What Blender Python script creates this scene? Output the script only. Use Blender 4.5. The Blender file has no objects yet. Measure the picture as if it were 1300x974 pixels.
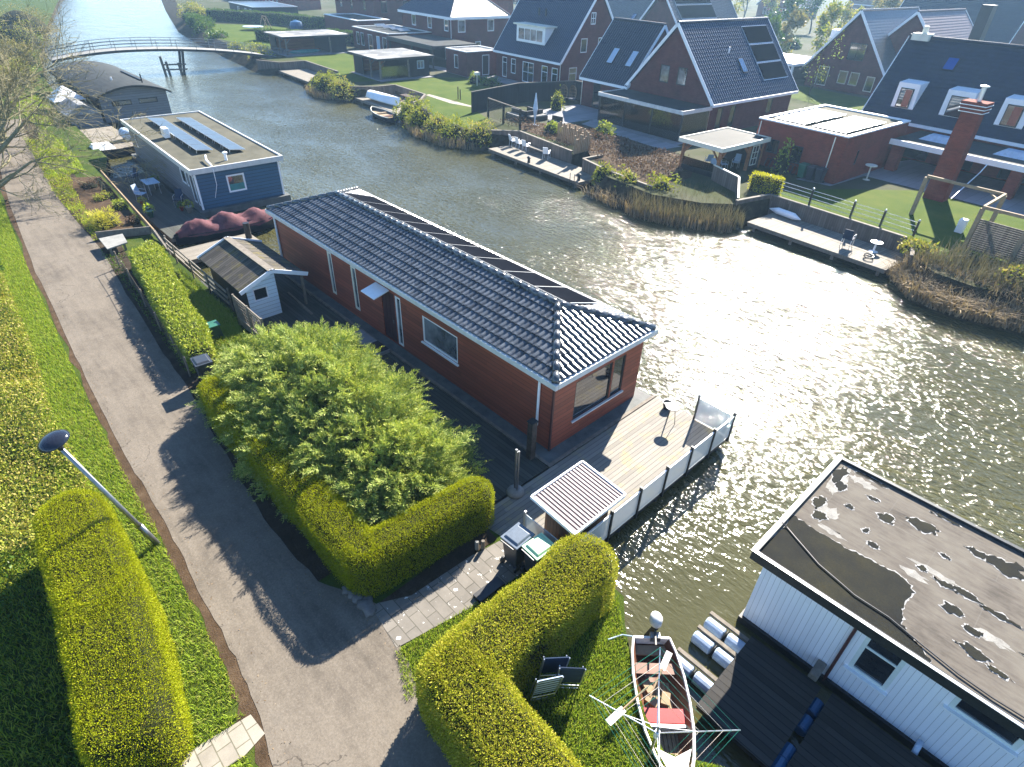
import bpy, math, random
import numpy as np
from mathutils import Vector, Matrix
random.seed(7); RNG = np.random.default_rng(7)
C = bpy.context.scene.collection
sc = bpy.context.scene
pi = math.pi; rad = math.radians

# ------------------------------------------------------------------ camera
CAMH = 13.6
FPX, PITCH, ROLL = 759.268, .62146, .036479
_fw = Vector((0, math.cos(PITCH), -math.sin(PITCH))); _rt = Vector((1, 0, 0)); _up = _rt.cross(_fw)
_r2 = _rt*math.cos(ROLL) + _up*math.sin(ROLL); _u2 = -_rt*math.sin(ROLL) + _up*math.cos(ROLL)
cam = bpy.data.cameras.new('camera'); camo = bpy.data.objects.new('camera', cam); C.objects.link(camo)
cam.sensor_fit = 'HORIZONTAL'; cam.sensor_width = 36; cam.lens = 36*FPX/1300
cam.clip_start = .1; cam.clip_end = 6000
camo.matrix_world = Matrix(((_r2.x, _u2.x, -_fw.x, 0), (_r2.y, _u2.y, -_fw.y, 0), (_r2.z, _u2.z, -_fw.z, CAMH), (0, 0, 0, 1)))
sc.camera = camo

# frames: L runs along the near bank and its houseboats, R along the far bank and its houses, W is the world
ANG = {'L': -.7944, 'R': rad(-50.3), 'W': 0.0}
def uv(fr):
    if isinstance(fr, str): a = ANG[fr]
    else: a = fr
    return Vector((math.cos(a), math.sin(a), 0)), Vector((-math.sin(a), math.cos(a), 0))
def wp(fr, a, b, z=0):
    u, v = uv(fr); p = u*a + v*b; return Vector((p.x, p.y, z))
def ground(px, py, z):
    d = _fw + _r2*((px-650)/FPX) - _u2*((py-487)/FPX)
    t = (z-CAMH)/d.z; return Vector((d.x*t, d.y*t, z))
def fa(fr, px, py, z):
    p = ground(px, py, z); u, v = uv(fr); return p.dot(u), p.dot(v)

# ------------------------------------------------------------------ mesh building
class MB:
    def __init__(s, off=(0, 0, 0)): s.v = []; s.f = []; s.o = Vector(off)
    def pt(s, p): s.v.append(Vector(p) - s.o); return len(s.v)-1
    def poly(s, pts): s.f.append([s.pt(p) for p in pts]); return s
    def box(s, a0, a1, b0, b1, z0, z1):
        i = [s.pt(p) for p in ((a0,b0,z0),(a1,b0,z0),(a1,b1,z0),(a0,b1,z0),(a0,b0,z1),(a1,b0,z1),(a1,b1,z1),(a0,b1,z1))]
        for q in ((0,3,2,1),(4,5,6,7),(0,1,5,4),(1,2,6,5),(2,3,7,6),(3,0,4,7)): s.f.append([i[k] for k in q])
        return s
    def hexa(s, bot, top):
        n = len(bot); i = [s.pt(p) for p in bot]; j = [s.pt(p) for p in top]
        s.f.append(i[::-1]); s.f.append(j)
        for k in range(n): s.f.append([i[k], i[(k+1) % n], j[(k+1) % n], j[k]])
        return s
    def prism(s, pts, z0, z1):
        return s.hexa([(p[0], p[1], z0) for p in pts], [(p[0], p[1], z1) for p in pts])
    def bar(s, p, q, w, h, up=(0, 0, 1)):
        p = Vector(p); q = Vector(q); d = (q-p).normalized(); up = Vector(up)
        if abs(d.dot(up)) > .98: up = Vector((1, 0, 0))
        x = d.cross(up).normalized()*w/2; y = x.cross(d).normalized()*h/2
        return s.hexa([p-x-y, p+x-y, p+x+y, p-x+y], [q-x-y, q+x-y, q+x+y, q-x+y])
    def tube(s, pts, rs, n=8, cap=True):
        pts = [Vector(p) for p in pts]
        if not hasattr(rs, '__len__'): rs = [rs]*len(pts)
        rings = []; prev = None
        for k, p in enumerate(pts):
            d = (pts[min(k+1, len(pts)-1)] - pts[max(k-1, 0)])
            if d.length < 1e-9: d = Vector((0, 0, 1))
            d.normalize()
            if prev is None: x = d.cross(Vector((0, 0, 1)) if abs(d.z) < .9 else Vector((1, 0, 0))).normalized()
            else:
                x = prev - d*prev.dot(d)
                x = x.normalized() if x.length > 1e-6 else d.orthogonal().normalized()
            prev = x; y = d.cross(x)
            rings.append([s.pt(p + (x*math.cos(2*pi*j/n) + y*math.sin(2*pi*j/n))*rs[k]) for j in range(n)])
        for a, b in zip(rings, rings[1:]):
            for j in range(n): s.f.append([a[j], a[(j+1) % n], b[(j+1) % n], b[j]])
        if cap: s.f.append(rings[0][::-1]); s.f.append(rings[-1])
        return s
    def lathe(s, c, prof, n=16):
        rings = [[s.pt((c[0]+r*math.cos(2*pi*j/n), c[1]+r*math.sin(2*pi*j/n), c[2]+z)) for j in range(n)] for r, z in prof]
        for a, b in zip(rings, rings[1:]):
            for j in range(n): s.f.append([a[j], a[(j+1) % n], b[(j+1) % n], b[j]])
        s.f.append(rings[0][::-1]); s.f.append(rings[-1]); return s
    def mesh(s, name, mat, smooth=False, bevel=0):
        me = bpy.data.meshes.new(name)
        me.from_pydata([tuple(p) for p in s.v], [], s.f); me.update()
        if mat is not None: me.materials.append(mat)
        if smooth:
            me.shade_smooth()
        return me

def link(name, me, parent=None, loc=None, rot=0):
    o = bpy.data.objects.new(name, me); C.objects.link(o)
    if parent is not None: o.parent = parent
    if loc is not None: o.location = loc; o.rotation_euler = (0, 0, rot)
    return o

class Thing:
    """An Empty at the base of one thing; its parts are built in the coordinates of the frame it stands in."""
    def __init__(s, fr, name, label, cat, pos, group=None, kind=None):
        s.fr = fr; s.pos = Vector(pos)
        ang = ANG[fr] if isinstance(fr, str) else fr
        s.root = link(name, None, None, wp(fr, *pos), ang)
        s.root['label'] = label; s.root['category'] = cat
        if group: s.root['group'] = group
        if kind: s.root['kind'] = kind
    def mb(s): return MB(s.pos)
    def part(s, name, m, mat, parent=None, smooth=False, label=None, bevel=0):
        o = link(name, m.mesh(name, mat, smooth), parent if parent is not None else s.root)
        if label: o['label'] = label
        if bevel:
            md = o.modifiers.new('bevel', 'BEVEL'); md.width = bevel; md.segments = 2; md.limit_method = 'ANGLE'
        return o

def one(fr, name, label, cat, m, mat, pos, group=None, smooth=False, kind=None, bevel=0):
    """A thing that is one mesh; m was built with MB(pos)."""
    ang = ANG[fr] if isinstance(fr, str) else fr
    o = link(name, m.mesh(name, mat, smooth), None, wp(fr, *pos), ang)
    if label: o['label'] = label; o['category'] = cat
    if group: o['group'] = group
    if kind: o['kind'] = kind
    if bevel:
        md = o.modifiers.new('bevel', 'BEVEL'); md.width = bevel; md.segments = 2; md.limit_method = 'ANGLE'
    return o
def struct(fr, name, m, mat, smooth=False, kind='structure'):
    o = link(name, m.mesh(name, mat, smooth), None, Vector((0, 0, 0)), ANG[fr]); o['kind'] = kind; return o
def copy_thing(root, fr, pos, rot=None, label=None, scale=None):
    c = root.copy(); C.objects.link(c); c.location = wp(fr, *pos)
    if rot is not None: c.rotation_euler = (0, 0, rot)
    if scale is not None: c.scale = (scale,)*3
    if label: c['label'] = label
    for ch in list(root.children):
        d = ch.copy(); C.objects.link(d); d.parent = c
        for g in list(ch.children):
            e = g.copy(); C.objects.link(e); e.parent = d
    return c

# ------------------------------------------------------------------ materials
def S(r, g, b):
    f = lambda c: (c/255/12.92) if c/255 <= .04045 else ((c/255+.055)/1.055)**2.4
    return (f(r), f(g), f(b))
class NT:
    def __init__(s, name):
        s.m = bpy.data.materials.new(name); s.m.use_nodes = True; s.t = s.m.node_tree; s.n = s.t.nodes
        s.b = s.n['Principled BSDF']; s.out = s.n['Material Output']
    def add(s, t, **k):
        n = s.n.new(t)
        for a, v in k.items():
            if a.startswith('i_'): n.inputs[a[2:].replace('_', ' ')].default_value = v
            else: setattr(n, a, v)
        return n
    def l(s, a, b): s.t.links.new(a, b)
    def co(s, scale=(1, 1, 1), rot=(0, 0, 0), kind='Object'):
        tc = s.add('ShaderNodeTexCoord'); mp = s.add('ShaderNodeMapping')
        mp.inputs['Scale'].default_value = scale; mp.inputs['Rotation'].default_value = rot
        s.l(tc.outputs[kind], mp.inputs['Vector']); return mp.outputs['Vector']
    def noise(s, vec, scale, detail=4, rough=.6, dist=0):
        n = s.add('ShaderNodeTexNoise'); n.inputs['Scale'].default_value = scale; n.inputs['Detail'].default_value = detail
        n.inputs['Roughness'].default_value = rough; n.inputs['Distortion'].default_value = dist
        s.l(vec, n.inputs['Vector']); return n.outputs['Fac']
    def ramp(s, fac, stops):
        r = s.add('ShaderNodeValToRGB'); e = r.color_ramp.elements
        while len(e) > 1: e.remove(e[-1])
        e[0].position = stops[0][0]; e[0].color = (*stops[0][1], 1)
        for p, c in stops[1:]:
            q = e.new(p); q.color = (*c, 1)
        s.l(fac, r.inputs['Fac']); return r.outputs['Color']
    def mix(s, fac, a, b, mode='MIX'):
        n = s.add('ShaderNodeMix', data_type='RGBA', blend_type=mode)
        for sock, val in ((n.inputs[0], fac), (n.inputs[6], a), (n.inputs[7], b)):
            if isinstance(val, (int, float)): sock.default_value = val
            elif isinstance(val, tuple): sock.default_value = (*val, 1)
            else: s.l(val, sock)
        return n.outputs[2]
    def math(s, op, a, b=0.0, c=0.0):
        n = s.add('ShaderNodeMath', operation=op)
        for i, val in enumerate((a, b, c)):
            if isinstance(val, (int, float)): n.inputs[i].default_value = val
            else: s.l(val, n.inputs[i])
        return n.outputs[0]
    def bump(s, h, strength=.4, dist=.02):
        n = s.add('ShaderNodeBump'); n.inputs['Strength'].default_value = strength; n.inputs['Distance'].default_value = dist
        s.l(h, n.inputs['Height']); s.l(n.outputs['Normal'], s.b.inputs['Normal']); return n
    def set(s, base=None, rough=None, metal=None, spec=None, **k):
        if base is not None:
            if isinstance(base, tuple): s.b.inputs['Base Color'].default_value = (*base, 1)
            else: s.l(base, s.b.inputs['Base Color'])
        if rough is not None:
            if isinstance(rough, (int, float)): s.b.inputs['Roughness'].default_value = rough
            else: s.l(rough, s.b.inputs['Roughness'])
        if metal is not None: s.b.inputs['Metallic'].default_value = metal
        if spec is not None: s.b.inputs['Specular IOR Level'].default_value = spec
        for a, v in k.items(): s.b.inputs[a].default_value = v
        return s.m
KA = .66; LEAFK = 2.1
def alb(c): return tuple(x*KA for x in c) if max(c) < .5 else tuple(min(.88, x*1.1) for x in c)
def plain(name, col, rough=.6, var=.18, scale=3., metal=0, spec=.5, fine=40., bump=0.):
    """a paint or stone of one colour with soft blotches and fine grain"""
    col = alb(col); t = NT(name); v = t.co()
    a = t.noise(v, scale, 5, .65); b = t.noise(v, fine, 3, .6)
    f = t.math('ADD', t.math('MULTIPLY', a, .7), t.math('MULTIPLY', b, .3))
    lo = tuple(c*(1-var) for c in col); hi = tuple(min(1, c*(1+var)) for c in col)
    col_ = t.ramp(f, [(.35, lo), (.65, hi)])
    if bump: t.bump(b, bump, .01)
    return t.set(col_, rough, metal, spec if rough < .6 else min(spec, .15))
def boards(name, col, width, axis, rough=.65, var=.25, gap=.06, streak=10., gapdark=.35, bump=.5, moss=None):
    """planks `width` wide laid side by side across `axis` (0 x, 1 y, 2 z, 3 x+y)"""
    col = alb(col); t = NT(name); tc = t.add('ShaderNodeTexCoord'); sp = t.add('ShaderNodeSeparateXYZ'); t.l(tc.outputs['Object'], sp.inputs[0])
    x, y, z = sp.outputs
    xy = t.math('ADD', x, y)
    ac = (x, y, z, xy)[axis]; al = (y, x, xy, z)[axis]
    k = t.math('DIVIDE', ac, width); fl = t.math('FLOOR', k); fr = t.math('FRACT', k)
    cb = t.add('ShaderNodeCombineXYZ'); t.l(fl, cb.inputs[0]); t.l(t.math('FLOOR', t.math('ADD', t.math('DIVIDE', al, 3.4), t.math('MULTIPLY', fl, .37))), cb.inputs[1])
    wn = t.add('ShaderNodeTexWhiteNoise', noise_dimensions='2D'); t.l(cb.outputs[0], wn.inputs['Vector'])
    cs = t.add('ShaderNodeCombineXYZ'); t.l(t.math('MULTIPLY', ac, streak*3), cs.inputs[0]); t.l(t.math('MULTIPLY', al, 1.2), cs.inputs[1]); t.l(fl, cs.inputs[2])
    st = t.noise(cs.outputs[0], 1., 4, .65)
    big = t.noise(tc.outputs['Object'], .9, 4, .6)
    f = t.math('ADD', t.math('ADD', t.math('MULTIPLY', wn.outputs['Value'], .45), t.math('MULTIPLY', st, .35)), t.math('MULTIPLY', big, .3))
    lo = tuple(c*(1-var) for c in col); hi = tuple(min(1, c*(1+var)) for c in col)
    c_ = t.ramp(f, [(.25, lo), (.8, hi)])
    if moss:
        mk = t.ramp(t.noise(tc.outputs['Object'], 1.7, 6, .7), [(.52, (0, 0, 0)), (.68, (1, 1, 1))]); c_ = t.mix(t.math('MULTIPLY', mk, .55), c_, moss)
    g = t.math('LESS_THAN', t.math('MINIMUM', fr, t.math('SUBTRACT', 1., fr)), gap)
    c_ = t.mix(g, c_, tuple(c*gapdark for c in col))
    t.bump(t.math('SUBTRACT', t.math('MULTIPLY', st, .25), g), bump, .012)
    return t.set(c_, rough, spec=.5 if rough < .6 else .2)
def bricks(name, col, mortar=(.3, .28, .26), rough=.85, var=.3):
    col = alb(col); mortar = alb(mortar); t = NT(name); tc = t.add('ShaderNodeTexCoord'); sp = t.add('ShaderNodeSeparateXYZ'); t.l(tc.outputs['Object'], sp.inputs[0])
    cb = t.add('ShaderNodeCombineXYZ'); t.l(t.math('ADD', sp.outputs[0], sp.outputs[1]), cb.inputs[0]); t.l(sp.outputs[2], cb.inputs[1])
    bt = t.add('ShaderNodeTexBrick'); t.l(cb.outputs[0], bt.inputs['Vector'])
    for k, v_ in (('Scale', 1.), ('Mortar Size', .006), ('Mortar Smooth', .2), ('Brick Width', .22), ('Row Height', .066), ('Bias', -.1)): bt.inputs[k].default_value = v_
    bt.inputs['Color1'].default_value = (*[c*(1-var) for c in col], 1); bt.inputs['Color2'].default_value = (*[c*(1+var) for c in col], 1); bt.inputs['Mortar'].default_value = (*mortar, 1)
    n = t.noise(tc.outputs['Object'], 1.3, 5, .6)
    c_ = t.mix(.45, bt.outputs['Color'], t.ramp(n, [(.3, tuple(c*.6 for c in col)), (.7, tuple(c*1.5 for c in col))]), 'MIX')
    t.bump(bt.outputs['Fac'], -.3, .006); return t.set(c_, rough, spec=.1)
def leafmat(name, cols, rough=.6, trans=.35, spec=.08, k=None, bl=.55):
    """leaves: each leaf takes its own colour from the list, and lets some light through"""
    t = NT(name); g = t.add('ShaderNodeNewGeometry')
    k = k or LEAFK; cols = [(min(.6, c[0]*k), min(.6, c[1]*k), min(.5, c[2]*k*bl)) for c in cols]; n = len(cols); c_ = t.ramp(g.outputs['Random Per Island'], [((i+.0)/max(1, n-1), c) for i, c in enumerate(cols)])
    big = t.noise(t.co(), .8, 4, .6)
    c_ = t.mix(t.math('MULTIPLY', big, .5), c_, tuple(sum(c[k] for c in cols)/n*.8 for k in range(3)))
    t.set(c_, rough, spec=spec)
    tr = t.add('ShaderNodeBsdfTranslucent'); t.l(t.mix(1., c_, (1.2, 1.15, .6), 'MULTIPLY'), tr.inputs['Color'])
    mx = t.add('ShaderNodeMixShader'); mx.inputs[0].default_value = trans
    t.l(t.b.outputs[0], mx.inputs[1]); t.l(tr.outputs[0], mx.inputs[2]); t.l(mx.outputs[0], t.out.inputs['Surface'])
    return t.m
def patchy(name, stops, scale, rough=.9, detail=8, fine=25., finemix=.35, bump=.5, bdist=.03):
    """ground of several colours in patches"""
    stops = [(p_, alb(c)) for p_, c in stops]; t = NT(name); v = t.co(); a = t.noise(v, scale, detail, .65); b = t.noise(v, fine, 5, .7)
    f = t.math('ADD', t.math('MULTIPLY', a, 1-finemix), t.math('MULTIPLY', b, finemix))
    t.bump(b, bump, bdist); return t.set(t.ramp(f, stops), rough, spec=.06)
def glassy(name, col=(.012, .014, .018), rough=.04, spec=1.):
    t = NT(name); v = t.co(); n = t.noise(v, 1.1, 3); c_ = t.ramp(n, [(.35, tuple(c*.4 for c in col)), (.65, tuple(c*2. for c in col))])
    t.bump(t.noise(v, .9, 1), .03, .02)
    return t.set(c_, rough, spec=spec, IOR=1.9)
# ------------------------------------------------------------------ light and air
SUN_AZ, SUN_EL = rad(24.5), rad(33)
world = bpy.data.worlds.new('World'); sc.world = world; world.use_nodes = True
wt = world.node_tree; sky = wt.nodes.new('ShaderNodeTexSky'); sky.sky_type = 'NISHITA'; sky.sun_disc = False
sky.sun_elevation = SUN_EL; sky.sun_rotation = SUN_AZ; sky.air_density = 1.0; sky.dust_density = 0.; sky.ozone_density = 6.; sky.altitude = 10
wt.links.new(sky.outputs[0], wt.nodes['Background'].inputs[0]); wt.nodes['Background'].inputs[1].default_value = .068
sd = Vector((math.sin(SUN_AZ)*math.cos(SUN_EL), math.cos(SUN_AZ)*math.cos(SUN_EL), math.sin(SUN_EL)))
sl = bpy.data.lights.new('sun', 'SUN'); sl.energy = 5.0; sl.angle = rad(.5); sl.color = (1, .92, .81)
so = bpy.data.objects.new('sun', sl); C.objects.link(so); so.rotation_euler = (-sd).to_track_quat('-Z', 'Y').to_euler(); so.location = (60, 100, 90)
vs = sc.view_settings; vs.view_transform = 'Standard'; vs.look = 'None'; vs.exposure = 2.15; vs.gamma = 1; vs.use_curve_mapping = False
sc.cycles.max_bounces = 8; sc.cycles.volume_bounces = 0; sc.cycles.transparent_max_bounces = 16; sc.cycles.sample_clamp_indirect = 6; sc.cycles.caustics_reflective = False; sc.cycles.caustics_refractive = False
sc.cycles.use_denoising = True

# ------------------------------------------------------------------ materials of the place
M = {}
def tilemat(name, col, rough, spec):
    t = NT(name); tc = t.add('ShaderNodeTexCoord'); sp = t.add('ShaderNodeSeparateXYZ'); t.l(tc.outputs['Object'], sp.inputs[0])
    cb = t.add('ShaderNodeCombineXYZ'); t.l(t.math('FLOOR', t.math('DIVIDE', sp.outputs[0], .235)), cb.inputs[0]); t.l(t.math('FLOOR', t.math('DIVIDE', sp.outputs[1], .34)), cb.inputs[1])
    wn = t.add('ShaderNodeTexWhiteNoise', noise_dimensions='2D'); t.l(cb.outputs[0], wn.inputs['Vector'])
    n = t.noise(tc.outputs['Object'], 1.2, 6, .7); f = t.math('ADD', t.math('MULTIPLY', wn.outputs['Value'], .55), t.math('MULTIPLY', n, .45))
    c = t.ramp(f, [(.2, tuple(x*.55 for x in col)), (.5, col), (.8, tuple(x*1.5 for x in col))])
    li = t.ramp(t.noise(tc.outputs['Object'], 7, 4, .7), [(.62, (0,)*3), (.7, (.6,)*3)]); c = t.mix(li, c, (.12, .125, .1))
    return t.set(c, t.math('ADD', rough, t.math('MULTIPLY', li, .3)), 0, spec)
M['tile'] = tilemat('glazed_tile', (.055, .061, .068), .25, .75)
M['tile_far'] = plain('slate_blue_tile', (.014, .036, .085), .45, .3, 3)
M['tile_grey'] = plain('grey_tile', (.12, .13, .14), .4, .3, 3)
M['tile_red'] = plain('weathered_red_tile', (.17, .085, .05), .75, .4, 3)
M['tile_black'] = plain('flat_black_tile', (.014, .024, .05), .5, .3, 3)
M['white'] = plain('white_paint', (.74, .76, .78), .45, .06, 2)
M['cream'] = plain('cream_paint', (.62, .6, .5), .5, .12, 2)
M['gutter'] = plain('pale_grey_gutter', (.5, .51, .5), .5, .15, 3)
M['red_clad'] = boards('red_brown_cladding', (.36, .09, .048), .17, 2, .55, .26, .05, 4, .4, .7)
M['blue_clad'] = boards('blue_cladding', (.035, .145, .27), .2, 2, .5, .14, .07, 3, .35, .8)
M['white_clad'] = boards('white_vertical_cladding', (.74, .76, .8), .12, 3, .45, .04, .035, 2, .55, .5)
M['white_clad_h'] = boards('sky_shade_white_cladding', (.6, .72, .86), .17, 2, .5, .05, .05, 2, .5, .7)  # white boards; the blue of sky-lit shade is mixed into the colour
M['grey_clad'] = boards('grey_horizontal_cladding', (.27, .29, .32), .2, 2, .6, .14, .05, 3, .5, .6)
M['black_clad'] = boards('black_vertical_boards', (.02, .024, .03), .15, 3, .6, .3, .05, 3, .4, .6)
M['dark_wood'] = boards('dark_brown_boards', (.07, .035, .022), .11, 3, .6, .55, .07, 5, .25, .8)
M['fence_wood'] = boards('grey_fence_boards', (.2, .16, .13), .14, 3, .75, .3, .05, 4, .4, .6)
M['deck'] = boards('weathered_deck_boards', (.31, .288, .25), .145, 0, .75, .2, .04, 7, .35, .6, (.32, .27, .1))
M['deck_dark'] = boards('shade_dark_deck_boards', (.085, .09, .078), .145, 1, .8, .3, .05, 7, .4, .5)  # darker deck boards: the shade lying there is put into the colour
M['jetty_dark'] = boards('black_wet_jetty_boards', (.045, .043, .04), .17, 1, .8, .35, .06, 6, .4, .8)
M['jetty'] = boards('grey_jetty_boards', (.3, .27, .22), .15, 0, .8, .2, .05, 6, .4, .5)
M['pale_wood'] = plain('pale_timber', (.42, .31, .19), .7, .2, 4, fine=60)
M['grey_wood'] = plain('grey_timber', (.26, .23, .19), .8, .3, 5, fine=60)
M['orange_wood'] = boards('orange_brown_boards', (.46, .2, .085), .14, 2, .6, .3, .05, 4, .5, .5)
M['brick'] = bricks('purple_brown_brick', (.16, .048, .045), (.17, .11, .1))
M['brick_red'] = bricks('red_brick', (.27, .06, .038), (.25, .14, .1))
M['concrete'] = plain('concrete', (.34, .34, .32), .85, .25, 2, bump=.3)
M['hull'] = plain('wet_concrete_hull', (.16, .17, .165), .7, .35, 1.5, bump=.3)
M['steel'] = plain('galvanised_steel', (.36, .38, .4), .38, .2, 6, .85)
M['steel_dark'] = plain('dark_steel', (.05, .055, .06), .5, .3, 5, .5)
M['rust'] = plain('rusty_steel', (.12, .1, .085), .7, .4, 6, .3)
M['black'] = plain('black_plastic', (.018, .02, .024), .45, .25, 5)
M['bin'] = plain('dark_grey_bin_plastic', (.045, .055, .07), .38, .2, 4)
M['green_plastic'] = plain('green_plastic', (.03, .16, .1), .45, .2, 4)
M['green_lid'] = plain('pale_green_lid', (.3, .5, .32), .45, .15, 4)
M['pv'] = plain('solar_cell', (.05, .058, .07), .3, .25, .7, spec=1.)
M['pv_dull'] = plain('matt_solar_cell', (.012, .014, .02), .7, .2, .7, spec=.0)
M['alu'] = plain('aluminium', (.62, .64, .66), .35, .1, 4, .8)
M['roof_felt'] = patchy('roof_felt', [(.35, (.1, .098, .075)), (.5, (.145, .14, .105)), (.65, (.19, .18, .135))], .7, .85, bump=.25, bdist=.01)
M['roof_dark'] = patchy('dark_roof_felt', [(.35, (.05, .055, .055)), (.65, (.09, .095, .09))], .7, .7, bump=.25, bdist=.01)
M['roof_pale'] = patchy('pale_flat_roof', [(.3, (.12, .12, .11)), (.5, (.25, .25, .24)), (.62, (.5, .5, .5))], .35, .6, bump=.2, bdist=.01)
M['glass'] = glassy('window_glass')
M['glass_pale'] = glassy('window_glass_sky_and_curtain', (.11, .12, .135), .08)  # pale base colour paints in reflected sky, and stands for curtains too
M['glass_blue'] = glassy('rooflight_glass', (.03, .06, .12), .08)
M['orange_blind'] = plain('orange_blind', (.4, .1, .05), .4, .2, 2)
M['teal'] = plain('teal_blind', (.05, .3, .3), .4, .2, 3)
M['maroon'] = plain('maroon_tarpaulin', (.17, .07, .08), .85, .3, 3, fine=9, bump=.6)
M['navy'] = plain('navy_hull', (.015, .022, .05), .35, .3, 3)
M['blue_drum'] = plain('blue_plastic_drum', (.02, .12, .28), .4, .2, 4)
M['pale_drum'] = plain('pale_blue_drum', (.36, .45, .56), .4, .2, 4)
M['mahogany'] = plain('varnished_mahogany', (.2, .085, .045), .4, .35, 5, fine=50)
M['red_paint'] = plain('red_boat_paint', (.42, .02, .02), .4, .2, 4)
M['peel_white'] = plain('peeling_white_paint', (.66, .62, .58), .6, .2, 9, fine=70)
M['fabric_blue'] = plain('dark_blue_fabric', (.02, .045, .1), .7, .25, 8)
M['pale_fabric'] = plain('pale_blue_fabric', (.33, .42, .52), .7, .12, 8)
M['wicker'] = plain('wicker', (.28, .2, .12), .8, .35, 30)
M['green_line'] = plain('green_line', (.02, .3, .2), .5, .1)
M['pale_line'] = plain('pale_line', (.7, .62, .5), .5, .1)
M['corrugated'] = plain('brown_grey_metal_sheet', (.26, .2, .2), .55, .16, 3, .1)
def asphalt():
    t = NT('worn_asphalt'); v = t.co()
    big = t.noise(v, .35, 5, .6); mid = t.noise(v, 2.2, 6, .7); sp = t.noise(v, 24, 3, .75); st = t.noise(t.co((.5, 4, 1)), 1., 4, .6)
    f = t.math('ADD', t.math('ADD', t.math('MULTIPLY', big, .4), t.math('MULTIPLY', mid, .3)), t.math('MULTIPLY', st, .3))
    c = t.ramp(f, [(.36, (.085, .074, .06)), (.46, (.13, .112, .09)), (.56, (.162, .14, .112)), (.66, (.132, .117, .098))])
    c = t.mix(t.ramp(sp, [(.42, (.26,)*3), (.5, (0,)*3)]), c, (.06, .052, .043))                    # dark grains
    c = t.mix(t.ramp(sp, [(.58, (0,)*3), (.66, (.26,)*3)]), c, (.26, .235, .2))                     # pale grains
    vo = t.add('ShaderNodeTexVoronoi', feature='DISTANCE_TO_EDGE'); vo.inputs['Scale'].default_value = .33
    wob_ = t.add('ShaderNodeVectorMath', operation='ADD'); nz = t.add('ShaderNodeTexNoise'); nz.inputs['Scale'].default_value = 1.6; nz.inputs['Detail'].default_value = 6; t.l(v, nz.inputs['Vector']); t.l(v, wob_.inputs[0]); t.l(nz.outputs['Color'], wob_.inputs[1]); t.l(wob_.outputs[0], vo.inputs['Vector'])
    cr = t.math('MULTIPLY', t.math('LESS_THAN', vo.outputs['Distance'], .004), t.math('GREATER_THAN', big, .56))
    c = t.mix(t.math('MULTIPLY', cr, .6), c, (.035, .03, .025))
    t.bump(sp, .5, .006); return t.set(c, .92, spec=.1)
M['asphalt'] = asphalt()
M['leaf_dirt'] = patchy('leaf_litter', [(.3, (.05, .035, .022)), (.5, (.1, .066, .04)), (.7, (.17, .12, .075))], 2.5, .95, bump=.8)
M['soil'] = patchy('dark_soil', [(.3, (.028, .022, .016)), (.5, (.06, .046, .032)), (.7, (.12, .095, .07))], 2., .95, bump=.8)
M['turf'] = patchy('turf', [(.3, (.028, .05, .008)), (.5, (.062, .1, .014)), (.68, (.12, .14, .03))], 1.1, .95, bump=.9)
M['lawn'] = patchy('mown_lawn', [(.3, (.05, .095, .008)), (.5, (.085, .13, .012)), (.7, (.14, .16, .025))], .5, .95, 6, 30, .35, .6)
M['land'] = patchy('garden_ground', [(.3, (.04, .052, .015)), (.45, (.065, .08, .025)), (.6, (.12, .115, .08)), (.72, (.06, .085, .02))], .16, .95, bump=.5)
M['bank'] = patchy('muddy_bank', [(.3, (.022, .02, .012)), (.5, (.06, .05, .03)), (.7, (.15, .12, .075))], 1.6, .95, bump=1., bdist=.08)
M['patio'] = boards('patio_slabs', (.33, .33, .34), .6, 0, .85, .14, .015, 1, .6, .2)
M['stones'] = plain('grey_stone', (.22, .21, .2), .85, .35, 3, bump=.5)
def paver(name, col, w, h, mortar, lichen=True):
    col = alb(col); mortar = alb(mortar)
    t = NT(name); v = t.co()
    bt = t.add('ShaderNodeTexBrick'); t.l(v, bt.inputs['Vector'])
    for k, x in (('Scale', 1.), ('Mortar Size', .012), ('Brick Width', w), ('Row Height', h), ('Bias', 0.)): bt.inputs[k].default_value = x
    bt.inputs['Color1'].default_value = (*[c*.8 for c in col], 1); bt.inputs['Color2'].default_value = (*[c*1.15 for c in col], 1); bt.inputs['Mortar'].default_value = (*mortar, 1)
    c_ = t.mix(.3, bt.outputs['Color'], t.ramp(t.noise(v, 2.5, 6, .7), [(.35, tuple(c*.5 for c in col)), (.65, tuple(c*1.3 for c in col))]))
    if lichen:
        c_ = t.mix(t.ramp(t.noise(v, 5.5, 5, .62), [(.63, (0, 0, 0)), (.66, (1, 1, 1))]), c_, (.6, .6, .58))
    t.bump(bt.outputs['Fac'], -.5, .01); return t.set(c_, .9)
M['pavers'] = paver('lichen_spotted_pavers', (.23, .21, .18), .6, .3, (.07, .065, .045))
M['pavers_pale'] = paver('pale_square_pavers', (.4, .36, .29), .4, .3, (.1, .1, .05), False)
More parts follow.
